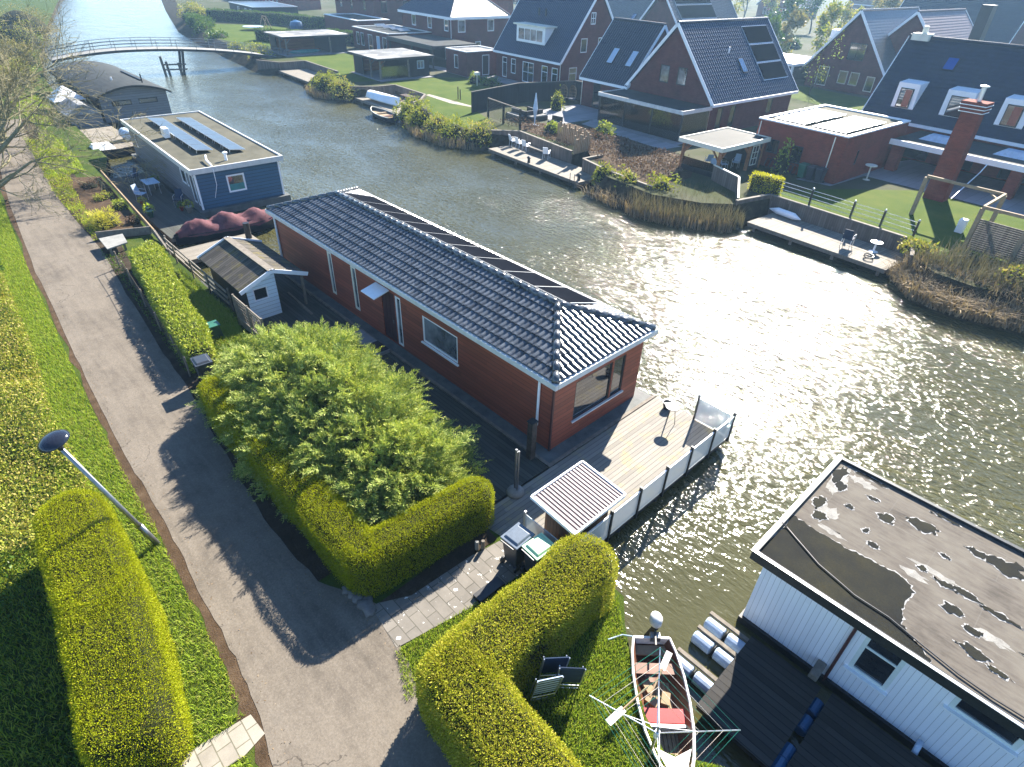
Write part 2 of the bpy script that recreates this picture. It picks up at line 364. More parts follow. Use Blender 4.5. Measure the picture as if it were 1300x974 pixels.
def water():
    t = NT('canal_water'); tc = t.add('ShaderNodeTexCoord'); g = tc.outputs['Object']
    def mp(sc_, rz):
        m = t.add('ShaderNodeMapping'); m.inputs['Scale'].default_value = sc_; m.inputs['Rotation'].default_value = (0, 0, rz); t.l(g, m.inputs['Vector']); return m.outputs['Vector']
    w1 = t.noise(mp((1.7, 3.8, 1), rad(35)), 1., 3, .55, .3)
    w2 = t.noise(mp((3.6, 6.6, 1), rad(12)), 1., 2, .5, .4)
    w3 = t.noise(mp((.18, .3, 1), rad(30)), 1., 3, .5)          # gusts: calmer and rougher stretches
    w4 = t.noise(mp((11, 15, 1), rad(60)), 1., 2, .5)
    gust = t.ramp(w3, [(.35, (.55,)*3), (.65, (1.15,)*3)])
    h = t.math('ADD', t.math('ADD', t.math('MULTIPLY', w1, 1.), t.math('MULTIPLY', w2, .62)), t.math('MULTIPLY', w4, .05))
    h = t.math('MULTIPLY', h, gust)
    dv = t.add('ShaderNodeVectorMath', operation='DISTANCE'); t.l(g, dv.inputs[0]); dv.inputs[1].default_value = (-2.5, 9.2, 0)      # sheltered corner between the boats
    h = t.math('MULTIPLY', h, t.ramp(t.math('DIVIDE', dv.outputs['Value'], 15.), [(.1, (.22,)*3), (.55, (1,)*3)]))
    b = t.bump(h, 1., .145); b.inputs['Strength'].default_value = 1.
    murk = t.ramp(t.noise(mp((.07, .1, 1), 0), 1., 4, .6), [(.3, (.052, .05, .018)), (.7, (.072, .068, .026))])
    return t.set(murk, .07, IOR=1.5, spec=.5)
M['water'] = water()

# ------------------------------------------------------------------ water and land
m = MB(); m.poly([(-900, -900, 0), (900, -900, 0), (900, 900, 0), (-900, 900, 0)])
struct('L', 'water', m, M['water'])

LZ = .68; RZ = 1.2
shoreL = [(-600, 130), (-330, 72), (-207, 39), (-145, 24.2), (-110, 16.5), (-91, 13.3), (-77, 11.8), (-66, 10.4), (-53, 9.7), (-48, 8.25), (-35.4, 7.4), (-32.8, 7.2), (-21.5, 7.2), (-9.1, 7.3), (-6.6, 7.7), (-5.9, 8.6),
          (-4.4, 8.5), (-3.9, 7.9), (-3.0, 7.1), (-2.3, 6.55), (-1.6, 6.25), (-.8, 6.8), (0, 7.3), (4, 7.5), (60, 7.5)]
m = MB()
m.poly([(a, b, LZ) for a, b in shoreL] + [(60, -600, LZ), (-600, -600, LZ)])
struct('L', 'near_bank_ground', m, M['turf'])
m = MB()
for (a, b), (c, d) in zip(shoreL, shoreL[1:]): m.poly([(a, b, -.6), (c, d, -.6), (c, d, LZ), (a, b, LZ)])
struct('L', 'near_bank_edge', m, M['bank'])

# far bank: plateau edge, water's edge
bank = [((-600, 140), (-600, 134)), ((-330, 75), (-330, 70)), ((-196, 46), (-196, 42.2)), ((-141, 34.5), (-141, 31.6)), ((-123, 32.2), (-123, 29.8)), ((-108, 31.4), (-107.5, 29)), ((-92, 30.6), (-90, 28.2)), ((-87.2, 31.8), (-86.8, 29.3)), ((-87, 34.6), (-86.7, 34.4)),
        ((-77, 34.6), (-77.2, 34.4)), ((-76.5, 31.2), (-76.6, 29.2)), ((-70, 30.6), (-70, 28.3)), ((-66.6, 32.6), (-66.4, 30.6)), ((-66, 36.1), (-65.9, 35.9)), ((-59.6, 36.1), (-59.7, 35.9)), ((-57.4, 34.3), (-57.7, 34)), ((-56, 33.4), (-56.6, 31.9)), ((-50.4, 30.8), (-50.4, 28.7)), ((-45.5, 31), (-45.4, 28.9)), ((-43, 32.6), (-42.8, 30.5)), ((-41.7, 34.5), (-41.5, 34.3)),
        ((-34.4, 33.9), (-34.4, 33.7)), ((-34.4, 35.4), (-34.3, 35.2)), ((-32.6, 35.4), (-32.7, 35.2)), ((-32.6, 33.3), (-32.6, 33.1)), ((-30.1, 33), (-30.1, 32.8)), ((-29, 31.9), (-29.2, 30.2)), ((-24.5, 31.6), (-24.5, 29.7)), ((-21.6, 33), (-21.4, 31)), ((-20, 34.9), (-19, 32.9)), ((-19.6, 37.7), (-19.4, 37.5)),
        ((-10.8, 37.5), (-11, 37.3)), ((-9.9, 35.6), (-10.4, 34.5)), ((-8.2, 34.3), (-8.4, 32.4)), ((-6.5, 34.2), (-6.5, 32.3)), ((-3.5, 35.2), (-3.5, 33.3)), ((2, 38), (2, 36)), ((14, 43), (14, 41)), ((60, 62), (60, 60)), ((400, 190), (400, 188))]
m = MB()
m.poly([(p[0], p[1], RZ) for p, q in bank] + [(400, 700, RZ), (-600, 700, RZ)])
struct('R', 'far_bank_ground', m, M['land'])
m = MB()
for (p, q), (r, s) in zip(bank, bank[1:]): m.poly([(q[0], q[1], -.25), (s[0], s[1], -.25), (r[0], r[1], RZ), (p[0], p[1], RZ)])
struct('R', 'far_bank_slope', m, M['bank'])

def sheet(fr, name, pts, z, mat, kind='structure'):
    m = MB(); m.poly([(a, b, z) for a, b in pts]); return struct(fr, name, m, mat, kind=kind)
pathL = [(-70, 5.2), (-56, 3.6), (-44.8, 2.5), (-34.3, 1.74), (-25.9, 1.32), (-20.8, 1.1), (-17.4, .98), (-14.4, .98), (-11.9, .84), (-9.8, .8), (-8.25, .7), (-6.6, .4), (-3, -.1), (8, -1)]
pathR = [(-70, 7.4), (-56, 5.8), (-44.6, 4.9), (-35.4, 4.8), (-30.5, 4.35), (-23.8, 3.85), (-19.8, 3.65), (-16.7, 3.35), (-12.7, 3.0), (-9.85, 3.1), (-8.2, 3.9), (-7.05, 3.65), (-5.65, 3.32), (-4, 3.2), (8, 2.6)]
def wob(pts, n=6, amp=.05):
    out = []
    for (a, b), (c, d) in zip(pts, pts[1:]):
        for k in range(n):
            t = k/n; out.append((a+(c-a)*t, b+(d-b)*t + random.uniform(-amp, amp)))
    return out + [pts[-1]]
sheet('L', 'leaf_litter_verge', wob([(a, b-.26-.12*math.sin(a*1.3)) for a, b in pathL], 5, .1) + [(a, b+.3) for a, b in pathL][::-1], LZ+.004, M['leaf_dirt'])
sheet('L', 'soil_verge', [(a, b-.2) for a, b in pathR[:10]] + wob([(-9.85, 4.0), (-17, 4.4), (-24, 4.6), (-34, 5.6), (-70, 8.4)], 8, .1), LZ+.004, M['soil'])
PATHL = wob(pathL, 6, .03); PATHR = wob(pathR, 6, .035)
sheet('L', 'path', PATHL + PATHR[::-1], LZ+.012, M['asphalt'])
sheet('L', 'paver_path', wob([(-8.35, 3.7), (-8.1, 5), (-7.75, 7.35)], 3, .02)+[(-7.1, 7.5), (-6.6, 7.45)]+wob([(-6.62, 6), (-7.05, 3.55)], 4, .03), LZ+.018, M['pavers'])
sheet('L', 'hedge_soil', [(-8.3, 3.9), (-8.4, 7.4), (-7.85, 7.35), (-7.95, 4.6)], LZ+.022, M['soil'])
m = MB(); m.poly([(-8.05, -2.2, LZ+.018), (-7.3, -2.2, LZ+.018), (-7.18, .1, LZ+.018), (-7.3, .55, LZ+.018), (-7.85, .5, LZ+.018), (-7.95, -.4, LZ+.018)])
struct('L', 'garden_path', m, M['pavers_pale'])
# ------------------------------------------------------------------ building helpers
def walls(m, axis, pos, s0, s1, z0, top, ops, out, depth=.07):
    """one wall in the plane axis=pos from s0 to s1; `top` is a height or a list of (s, z); openings (s0, s1, z0, z1) are cut out with reveals going inwards.
    out is +1/-1: which way the wall faces along its axis."""
    if not isinstance(top, (list, tuple)): top = [(s0, top), (s1, top)]
    def tz(s):
        for (a, za), (b, zb) in zip(top, top[1:]):
            if a-1e-6 <= s <= b+1e-6: return za+(zb-za)*(s-a)/max(1e-9, b-a)
        return top[-1][1]
    P = (lambda s, z, d=0: (pos-out*d, s, z)) if axis == 'a' else (lambda s, z, d=0: (s, pos-out*d, z))
    cuts = sorted(set([s0, s1] + [s for s, z in top if s0 < s < s1] + [x for o in ops for x in o[:2]]))
    for a, b in zip(cuts, cuts[1:]):
        mid = (a+b)/2; zs = sorted([(o[2], o[3]) for o in ops if o[0] < mid < o[1]])
        cur = z0
        for lo, hi in zs:
            if lo > cur: m.poly([P(a, cur), P(b, cur), P(b, lo), P(a, lo)])
            cur = hi
        m.poly([P(a, cur), P(b, cur), P(b, tz(b)), P(a, tz(a))])
    for a, b, lo, hi in ops:
        for q in (((a, lo), (b, lo)), ((b, lo), (b, hi)), ((b, hi), (a, hi)), ((a, hi), (a, lo))):
            m.poly([P(*q[0]), P(*q[1]), P(*q[1], depth), P(*q[0], depth)])
def window(T, axis, pos, out, op, fmat, gmat, fw=.07, cols=1, rows=1, depth=.05, sill=None, name='window', bars=(), proud=False, parent=None, label=None):
    """a framed window filling the opening op; the pane is a sub-part of the frame"""
    a, b, lo, hi = op
    d0, d1 = (depth+.03, depth-.03) if not proud else (-.005, -.05)
    def bx(m, s0, s1, z0, z1, e0, e1):
        x0, x1 = sorted((pos-out*e0, pos-out*e1))
        (m.box(x0, x1, s0, s1, z0, z1) if axis == 'a' else m.box(s0, s1, x0, x1, z0, z1))
    m = T.mb()
    bx(m, a, a+fw, lo, hi, d0, d1); bx(m, b-fw, b, lo, hi, d0, d1); bx(m, a+fw, b-fw, hi-fw, hi, d0, d1); bx(m, a+fw, b-fw, lo, lo+fw, d0, d1)
    w = b-a-2*fw; h = hi-lo-2*fw; mw = fw*.7
    for k in range(1, cols): x = a+fw+w*k/cols; bx(m, x-mw/2, x+mw/2, lo+fw, hi-fw, d0, d1+.008)
    for k in range(1, rows): z = lo+fw+h*k/rows; bx(m, a+fw, b-fw, z-mw/2, z+mw/2, d0, d1+.012)
    for z in bars: bx(m, a+fw, b-fw, z-mw/2, z+mw/2, d0, d1+.012)
    f = T.part(name, m, fmat, parent, label=label)
    g = T.mb(); bx(g, a+fw, b-fw, lo+fw, hi-fw, d0-.004, (d0+d1)/2); T.part('pane', g, gmat, f)
    if sill is not None:
        k = T.mb(); bx(k, a-.06, b+.06, lo-.06, lo-.002, d1-.09 if not proud else -.1, depth if not proud else -.002); T.part('sill', k, sill, f)
    return f
def tiles(m, O, e, up, n, W, Ls, left=None, right=None, pitch=.23, row=.34, amp=.032, step=.022, q=6):
    """interlocking pantiles on a slope: O lower left corner, e along the eave, up the slope, n the slope's normal"""
    O, e, up, n = Vector(O), Vector(e), Vector(up), Vector(n)
    N = max(2, int(round(W/pitch))); xs = [W*k/(N*q) for k in range(N*q+1)]
    rows = max(1, int(round(Ls/row)))
    prof = [math.cos(2*pi*k/q) for k in range(q)] if q < 8 else [-1, .1, .75, 1, 1, .9, .5, -.5]
    for r in range(rows):
        t0, t1 = Ls*r/rows, Ls*(r+1)/rows + .02
        t1 = min(t1, Ls)
        l0, r0 = (left(t0), right(t0)) if left else (0, W); l1, r1 = (left(t1), right(t1)) if left else (0, W)
        A = []; B = []
        for k, x in enumerate(xs):
            h = amp*(.5+.5*prof[k % q])
            xa = min(max(x, l0), r0); xb = min(max(x, l1), r1)
            A.append(m.pt(O+e*xa+up*t0+n*(h+step+.01))); B.append(m.pt(O+e*xb+up*t1+n*(h+.01)))
        F = [m.pt(O+e*min(max(x, l0), r0)+up*t0+n*0) for x in xs] if r == 0 else None
        lowrow = F if F else [m.pt(m.v[i]+m.o-n*(step+.004)) for i in A]
        for k in range(len(xs)-1):
            xm0 = xs[k+1] > l1 and xs[k] < r1
            if not (xs[k+1] > l0-1e-6 and xs[k] < r0+1e-6): continue
            if xm0: m.f.append([A[k], A[k+1], B[k+1], B[k]])
            elif (m.v[A[k]]-m.v[A[k+1]]).length > 1e-5: m.f.append([A[k], A[k+1], B[k+1]])
            if (m.v[A[k]]-m.v[A[k+1]]).length > 1e-5: m.f.append([lowrow[k], lowrow[k+1], A[k+1], A[k]])
def ridge(m, p, q, r=.12, seg=.42, lift=.03):
    p, q = Vector(p), Vector(q); L_ = (q-p).length; n = max(1, int(L_/seg)); d = (q-p)/n
    for k in range(n):
        a = p+d*k; b = p+d*(k+1)+d.normalized()*.04
        m.tube([a+Vector((0, 0, lift)), b+Vector((0, 0, lift))], [r*1.06, r*.94], 10)

# ------------------------------------------------------------------ the tiled red houseboat
A0, A1, B0, B1 = -28.6, -9.3, 10.95, 16.12          # eaves
EZ, RZH = 3.3, 4.14
T = Thing('L', 'houseboat', 'long red-brown clad houseboat with a black glazed tile hip roof and white gutters', 'houseboat', (-19, 13.5, 0))
m = T.mb(); m.box(-29.35, -8.98, 10.62, 16.3, -.5, .42); T.part('hull', m, M['hull'])
m = T.mb(); m.box(-29.35, -8.98, 10.62, 10.74, .42, .5); m.box(-9.1, -8.98, 10.745, 16.3, .42, .5); T.part('gunwale', m, M['grey_wood'])
wl, wr, wf, wbk = 11.22, 15.76, -9.58, -28.35
T_ops_left = [(-16.36, -14.26, 1.46, 2.6), (-23.35, -22.95, .8, 2.85), (-21.4, -20.97, .8, 2.85), (-19.1, -18.2, .5, 2.72), (-18.14, -17.75, .5, 2.72)]
T_ops_front = [(12.26, 14.12, 1.14, 2.68), (14.2, 14.84, 1.14, 2.68)]
m = T.mb()
walls(m, 'b', wl, wbk, wf, .43, 3.2, T_ops_left, -1, .09); walls(m, 'a', wf, wl, wr, .43, 3.2, T_ops_front, 1, .09)
walls(m, 'b', wr, wbk, wf, .43, 3.2, [], 1); walls(m, 'a', wbk, wl, wr, .43, 3.2, [], -1)
T.part('wall', m, M['red_clad'])
M['dark_red'] = plain('dark_red_trim', (.1, .03, .028), .5)
m = T.mb(); m.box(wf-.03, wf+.035, wl-.035, wl+.03, .43, 3.15); T.part('corner_trim', m, M['dark_red'])
m = T.mb(); m.box(wbk-.03, wbk+.05, wl-.05, wl+.03, .43, 3.15); T.part('corner_trim', m, M['dark_red'])
window(T, 'b', wl, -1, T_ops_left[0], M['white'], M['glass_pale'], .07, 1, 1, .05, M['white'])
for o in T_ops_left[1:3]: window(T, 'b', wl, -1, o, M['cream'], M['glass_pale'], .1, 1, 1, .05)
window(T, 'a', wf, 1, T_ops_front[0], M['black'], M['glass'], .05, 1, 1, .05, M['gutter'])
window(T, 'a', wf, 1, T_ops_front[1], M['black'], M['glass'], .05, 1, 1, .05, M['gutter'])
m = T.mb(); m.box(-19.1, -18.2, wl+.03, wl+.08, .5, 2.72)
for k in range(3): m.box(-19.02+k*.28, -18.82+k*.28, wl+.018, wl+.032, .7, 2.55)
d = T.part('door', m, plain('maroon_door', (.075, .022, .028), .45))
k = T.mb(); k.tube([(-18.3, wl-.03, 1.4), (-18.3, wl-.03, 1.55)], .015, 6); T.part('handle', k, M['steel'], d)
window(T, 'b', wl, -1, T_ops_left[4], M['white'], M['glass_pale'], .09, 1, 1, .05, name='sidelight')
m = T.mb()                                                           # roof underside and eaves board
m.box(A0+.06, A1-.06, B0+.06, B1-.06, 3.12, 3.2); T.part('soffit', m, M['white'])
m = T.mb()
m.box(A0, A1, B0, B0+.13, 3.1, EZ); m.box(A0, A1, B1-.13, B1, 3.1, EZ); m.box(A1-.13, A1, B0+.132, B1-.132, 3.1, EZ); m.box(A0, A0+.13, B0+.132, B1-.132, 3.1, EZ)
T.part('gutter', m, M['gutter'], bevel=.02)
bm_, fa_, ba_ = (B0+B1)/2, A1-2.45, A0+2.45
hw = (B1-B0)/2-.1; sl_ = math.hypot(hw, RZH-EZ+.0); rz = RZH-EZ
m = T.mb()
I = .1
nL = Vector((0, -rz, hw)).normalized(); upL = Vector((0, hw, rz)).normalized()
Wd = (A1-I)-(A0+I); tA = (2.45-I)/sl_
tiles(m, (A0+I, B0+I, EZ-.02), (1, 0, 0), upL, nL, Wd, sl_, lambda t: t*tA, lambda t: Wd-t*tA, .235, .36, .055, .045, 8)
nR = Vector((0, rz, hw)).normalized(); upR = Vector((0, -hw, rz)).normalized()
tiles(m, (A1-I, B1-I, EZ-.02), (-1, 0, 0), upR, nR, Wd, sl_, lambda t: t*tA, lambda t: Wd-t*tA, .235, .36, .035, .03, 6)
run = 2.45-I; sF = math.hypot(run, rz); wF = B1-B0-2*I; tF = hw/sF
nF = Vector((rz, 0, run)).normalized(); upF = Vector((-run, 0, rz)).normalized()
tiles(m, (A1-I, B0+I, EZ-.02), (0, 1, 0), upF, nF, wF, sF, lambda t: t*tF, lambda t: wF-t*tF, .235, .36, .055, .045, 8)
nB = Vector((-rz, 0, run)).normalized(); upB = Vector((run, 0, rz)).normalized()
tiles(m, (A0+I, B1-I, EZ-.02), (0, -1, 0), upB, nB, wF, sF, lambda t: t*tF, lambda t: wF-t*tF, .235, .36, .035, .03, 6)
roof = T.part('roof', m, M['tile'])
m = T.mb(); ridge(m, (ba_, bm_, RZH), (fa_, bm_, RZH), .13); T.part('ridge_tile', m, M['tile'], roof, True)
for (x, y, e_) in ((A1-I, B0+I, fa_), (A1-I, B1-I, fa_), (A0+I, B0+I, ba_), (A0+I, B1-I, ba_)):
    m = T.mb(); ridge(m, (x, y, EZ), (e_, bm_, RZH), .12); T.part('hip_tile', m, M['tile'], roof, True)
# a row of matt solar panels lies over the canal side of the roof
pv0 = Thing('L', 'solar_panel', 'black solar panels lying in one row along the canal side of the tiled houseboat roof', 'solar panel', (0, 0, 0), 'solar panels on the houseboat roof')
def pv_mesh(T, W, L_, tk=.035):
    m = T.mb(); m.box(-W/2, W/2, -L_/2, L_/2, 0, tk-.006); T.part('panel_frame', m, M['alu'])
    m = T.mb(); m.box(-W/2+.02, W/2-.02, -L_/2+.02, L_/2-.02, tk-.005, tk); T.part('cells', m, M['pv_dull'])
pv_mesh(pv0, 1.58, 1.75)
th = math.atan2(rz, hw); npv = 9
for k in range(npv):
    a = -25.3 + k*1.62; b = B1-1.45
    z = EZ + (B1-.1-b)/hw*rz + .1
    r = pv0.root if k == 0 else copy_thing(pv0.root, 'L', (0, 0, 0))
    r.matrix_world = Matrix.Translation(wp('L', a, b, z)) @ Matrix.Rotation(ANG['L'], 4, 'Z') @ Matrix.Rotation(-th, 4, 'X')
# canopy, drainpipe
m = T.mb(); m.hexa([(-19.4, 10.5, 2.62), (-18.45, 10.5, 2.62), (-18.45, 11.2, 2.78), (-19.4, 11.2, 2.78)], [(-19.4, 10.5, 2.66), (-18.45, 10.5, 2.66), (-18.45, 11.2, 2.82), (-19.4, 11.2, 2.82)]); T.part('door_canopy', m, M['white'])
m = T.mb(); m.tube([(-10.15, wl-.06, 3.1), (-10.15, wl-.06, 1.2)], .045, 8); T.part('drainpipe', m, M['white'])
m = T.mb(); m.tube([(wbk+.15, wl-.06, 3.1), (wbk+.15, wl-.06, .5)], .05, 8); T.part('drainpipe', m, M['white'])

# mooring piles
T = Thing('L', 'mooring_pile', 'square weathered steel mooring pile standing by the front corner of the red houseboat', 'mooring pile', (-9.7, 10.5, .1))
m = T.mb(); m.box(-9.82, -9.6, 10.38, 10.6, -.4, 1.95); T.part('pile', m, M['rust'], bevel=.015)
m = T.mb(); m.box(-9.84, -9.58, 10.36, 10.62, 1.95, 1.99); T.part('cap', m, M['steel_dark'])
m = MB((-32.6, 11.3, 0)); m.tube([(-32.6, 11.3, -.5), (-32.6, 11.3, 1.35)], .17, 12); one('L', 'mooring_pile', 'round dark mooring pile in the water beyond the back of the red houseboat', 'mooring pile', m, M['black'], (-32.6, 11.3, 0))
# entrance step
T = Thing('L', 'entrance_step', 'grey boarded step with a dark doormat at the houseboat door', 'step', (-18.9, 10.5, .4))
m = T.mb(); m.box(-19.95, -17.85, 10.0, 10.6, .36, .62); T.part('platform', m, M['patio'], bevel=.01)
m = T.mb(); m.box(-18.7, -17.9, 10.1, 10.6, .622, .645); T.part('doormat', m, M['black'])

# ------------------------------------------------------------------ decks
def deck(name, label, fr, a0, a1, b0, b1, z, mat, posts, fascia=None, beam=.18, wmat=None, group=None):
    T = Thing(fr, name, label, 'deck', ((a0+a1)/2, (b0+b1)/2, 0), group)
    m = T.mb(); m.box(a0, a1, b0, b1, z-.05, z); T.part('boards', m, mat)
    m = T.mb(); e = .02
    m.box(a0+e, a1-e, b0+e, b0+.1, z-.05-beam, z-.052); m.box(a0+e, a1-e, b1-.1, b1-e, z-.05-beam, z-.052); m.box(a0+e, a0+.1, b0+.102, b1-.102, z-.05-beam, z-.052); m.box(a1-.1, a1-e, b0+.102, b1-.102, z-.05-beam, z-.052)
    T.part('beam', m, fascia or M['grey_wood'])
    for p in posts:
        m = T.mb(); m.tube([(p[0], p[1], -.6), (p[0], p[1], z-.052)], .09, 8); T.part('post', m, fascia or M['grey_wood'])
    return T
deck('side_deck', 'shade-darkened boarded deck between the clipped hedge and the red houseboat', 'L', -29, -9.02, 7.3, 10.58, LZ-.2, M['deck_dark'], [(-28, 10.4), (-23, 10.4), (-18, 10.4), (-13, 10.4), (-9.4, 10.4)])
TZ = .42
m_ = [(-6.15, b) for b in (8.8, 10.6, 12.4, 14.2, 15.9)] + [(-8.8, 16.2), (-7.4, 16.2)]
terr = deck('terrace_deck', 'sunlit pale boarded terrace at the end of the red houseboat with a glass fence', 'L', -8.95, -6.03, 7.4, 16.35, LZ-.19, M['deck'], m_, M['steel_dark'], .28)
TZ = LZ-.19
# glass fence along the terrace: six pane bays, each bay a thing; posts between
bs = [8.5, 9.85, 11.15, 12.45, 13.75, 15.05, 16.3]
gl = NT('frosted_glass'); 
gl_t = gl.add('ShaderNodeBsdfTransparent'); gl.set(plain('x', (1, 1, 1)).node_tree and (.55, .62, .66), .25)
mx = gl.add('ShaderNodeMixShader'); mx.inputs[0].default_value = .62; gl.l(gl_t.outputs[0], mx.inputs[1]); gl.l(gl.b.outputs[0], mx.inputs[2]); gl.l(mx.outputs[0], gl.out.inputs['Surface'])
M['frost'] = gl.m
T = Thing('L', 'glass_fence', 'low fence of frosted panes on steel posts along the canal edge of the terrace', 'fence', (-5.98, 12.4, TZ))
for k in range(6):
    m = T.mb(); m.box(-5.995, -5.975, bs[k]+.05, bs[k+1]-.05, TZ-.02, TZ+.86)
    p = T.part('glass_panel', m, M['frost'])
    m = T.mb(); m.box(-6.005, -5.965, bs[k]+.05, bs[k+1]-.05, TZ+.862, TZ+.9); T.part('top_rail', m, M['white'], p)
for b in bs:
    m = T.mb(); m.box(-6.03, -5.94, b-.03, b+.03, TZ-.22, TZ+1.02); T.part('post', m, M['steel_dark'])
T = Thing('L', 'glass_screen', 'single frosted white pane at the far water end of the terrace', 'screen', (-6.6, 16.2, TZ))
m = T.mb(); m.box(-7.25, -6.06, 16.19, 16.22, TZ+.03, TZ+.95); T.part('glass_panel', m, M['frost'])
m = T.mb(); m.box(-7.32, -7.26, 16.17, 16.23, TZ, TZ+1.08); T.part('post', m, M['steel_dark'])
T = Thing('L', 'glass_screen', 'narrow clear glass screen between the two wheelie bins and the board shed', 'screen', (-6.8, 7.95, TZ))
m = T.mb(); m.box(-7.4, -6.1, 7.95, 7.975, TZ+.05, TZ+1.1); T.part('glass_panel', m, M['frost'])
m = T.mb(); m.box(-7.45, -7.39, 7.93, 7.99, TZ, TZ+1.2); T.part('post', m, M['alu'])

# board shed with a metal roof
T = Thing('L', 'board_shed', 'small dark board shed with a ribbed metal roof edged in white on the terrace', 'shed', (-6.6, 9.1, TZ))
m = T.mb(); m.hexa([(-7.12, 8.42, TZ), (-6.12, 8.42, TZ), (-6.12, 9.86, TZ), (-7.12, 9.86, TZ)], [(-7.12, 8.42, 2.0), (-6.12, 8.42, 1.9), (-6.12, 9.86, 1.9), (-7.12, 9.86, 2.0)]); T.part('wall', m, M['dark_wood'])
m = T.mb(); nrib = 17; y0, y1 = 8.16, 10.12
for k in range(nrib):
    ya = y0+(y1-y0)*k/nrib; w = (y1-y0)/nrib
    for (p, q, h0, h1) in ((0, .2, .0, .0), (.2, .3, .0, .022), (.3, .82, .022, .022), (.82, .92, .022, 0), (.92, 1, 0, 0)):
        m.poly([(-7.38, ya+p*w, 2.1+h0), (-5.9, ya+p*w, 1.98+h0), (-5.9, ya+q*w, 1.98+h1), (-7.38, ya+q*w, 2.1+h1)])
rf = T.part('roof', m, M['corrugated'])
m = T.mb()
m.bar((-7.42, y0-.03, 2.11), (-5.86, y0-.03, 1.985), .05, .09); m.bar((-7.42, y1+.03, 2.11), (-5.86, y1+.03, 1.985), .05, .09)
m.bar((-7.41, y0, 2.108), (-7.41, y1, 2.108), .05, .09); m.bar((-5.87, y0, 1.985), (-5.87, y1, 1.985), .05, .09)
T.part('verge_trim', m, M['white'], rf)
# parasol stand
T = Thing('L', 'parasol_stand', 'concrete parasol foot with a bare double steel pole on the dark deck', 'parasol stand', (-8.9, 9.05, TZ))
m = T.mb(); m.lathe((-8.9, 9.05, TZ), [(.0, 0), (.27, 0), (.27, .06), (.22, .14), (.1, .2), (0, .21)], 20); T.part('foot', m, M['concrete'], None, True)
m = T.mb(); m.tube([(-8.93, 9.05, TZ+.15), (-8.93, 9.05, 2.2)], .035, 10); m.tube([(-8.83, 9.05, TZ+.15), (-8.83, 9.05, 2.2)], .03, 10)
for z in (.9, 1.6, 2.1): m.box(-8.95, -8.81, 9.03, 9.07, z, z+.04)
T.part('pole', m, M['steel'])
# bistro table on the terrace
T = Thing('L', 'bistro_table', 'small round dark garden table on thin legs at the far end of the terrace', 'table', (-7.75, 15.35, TZ))
m = T.mb(); m.lathe((-7.75, 15.35, TZ+.7), [(0, 0), (.24, 0), (.24, .025), (0, .025)], 20); T.part('tabletop', m, M['steel_dark'])
for k in range(3):
    an = k*2.09+.5; m = T.mb(); m.tube([(-7.75+.2*math.cos(an), 15.35+.2*math.sin(an), TZ), (-7.75+.09*math.cos(an), 15.35+.09*math.sin(an), TZ+.7)], .011, 6); T.part('leg', m, M['steel_dark'])
m = MB((-8.3, 16.0, TZ)); m.lathe((-8.3, 16.0, TZ+.0), [(0, 0), (.12, 0), (.17, .26), (.15, .26), (.14, .2), (0, .2)], 14); one('L', 'flower_pot', 'dark round pot beside the front corner of the houseboat window wall', 'pot', m, M['steel_dark'], (-8.3, 16.0, TZ))
# ------------------------------------------------------------------ foliage
def fast_mesh(name, V, F, mat):
    """V (n,3) and F (m,k) numpy arrays -> mesh"""
    me = bpy.data.meshes.new(name); n, k = F.shape
    me.vertices.add(len(V)); me.vertices.foreach_set('co', np.ascontiguousarray(V, dtype=np.float32).ravel())
    me.loops.add(n*k); me.loops.foreach_set('vertex_index', np.ascontiguousarray(F, dtype=np.int32).ravel())
    me.polygons.add(n); me.polygons.foreach_set('loop_start', np.arange(0, n*k, k, dtype=np.int32)); me.polygons.foreach_set('loop_total', np.full(n, k, dtype=np.int32))
    me.update(calc_edges=True); me.materials.append(mat); return me
def unit(v): return v/np.maximum(1e-9, np.linalg.norm(v, axis=1, keepdims=True))
def leaves(P, N, size, aspect=.5, spread=.8, droop=0., lift=0.):
    """one pointed leaf per point: returns V, F"""
    n = len(P); D = unit(N + RNG.normal(0, spread, (n, 3)) + np.array([0, 0, lift]) - np.array([0, 0, droop]))
    R_ = unit(np.cross(D, unit(RNG.normal(0, 1, (n, 3))))); s = (size*RNG.uniform(.6, 1.35, n))[:, None]
    mid = P + D*s*.45
    V = np.stack([P, mid + R_*s*aspect*.5, P + D*s, mid - R_*s*aspect*.5], 1).reshape(-1, 3)
    F = np.arange(4*n).reshape(n, 4); return V, F
def blades(P, h, w, lean=.35, up=1.):
    """grass or reed blades: bent two-piece strips as quads + tip"""
    n = len(P); D = RNG.normal(0, 1, (n, 3)); D[:, 2] = 0; D = unit(D); H_ = (h*RNG.uniform(.5, 1.3, n))[:, None]
    W_ = np.stack([-D[:, 1], D[:, 0], np.zeros(n)], 1); W_ = unit(W_ + RNG.normal(0, .3, (n, 3))*np.array([1, 1, 0]))*w*.5
    L_ = lean*RNG.uniform(.2, 1.4, n)[:, None]; Z = np.array([0, 0, 1.])
    a = P; b = P + Z*H_*.55*up + D*H_*L_*.3; c = P + Z*H_*up*(1-.25*L_) + D*H_*L_
    V = np.stack([a-W_, a+W_, b+W_*.8, b-W_*.8, c], 1).reshape(-1, 3)
    i = np.arange(n)*5
    F = np.concatenate([np.stack([i, i+1, i+2, i+3], 1), np.stack([i+3, i+2, i+4, i+4], 1)])
    # the tip as a quad with a doubled corner is split to a thin quad instead
    F[n:, 3] = i+3; F[n:, 0] = i+3
    V = V.copy()
    tri = np.stack([i+3, i+2, i+4], 1)
    return V, F[:n], tri
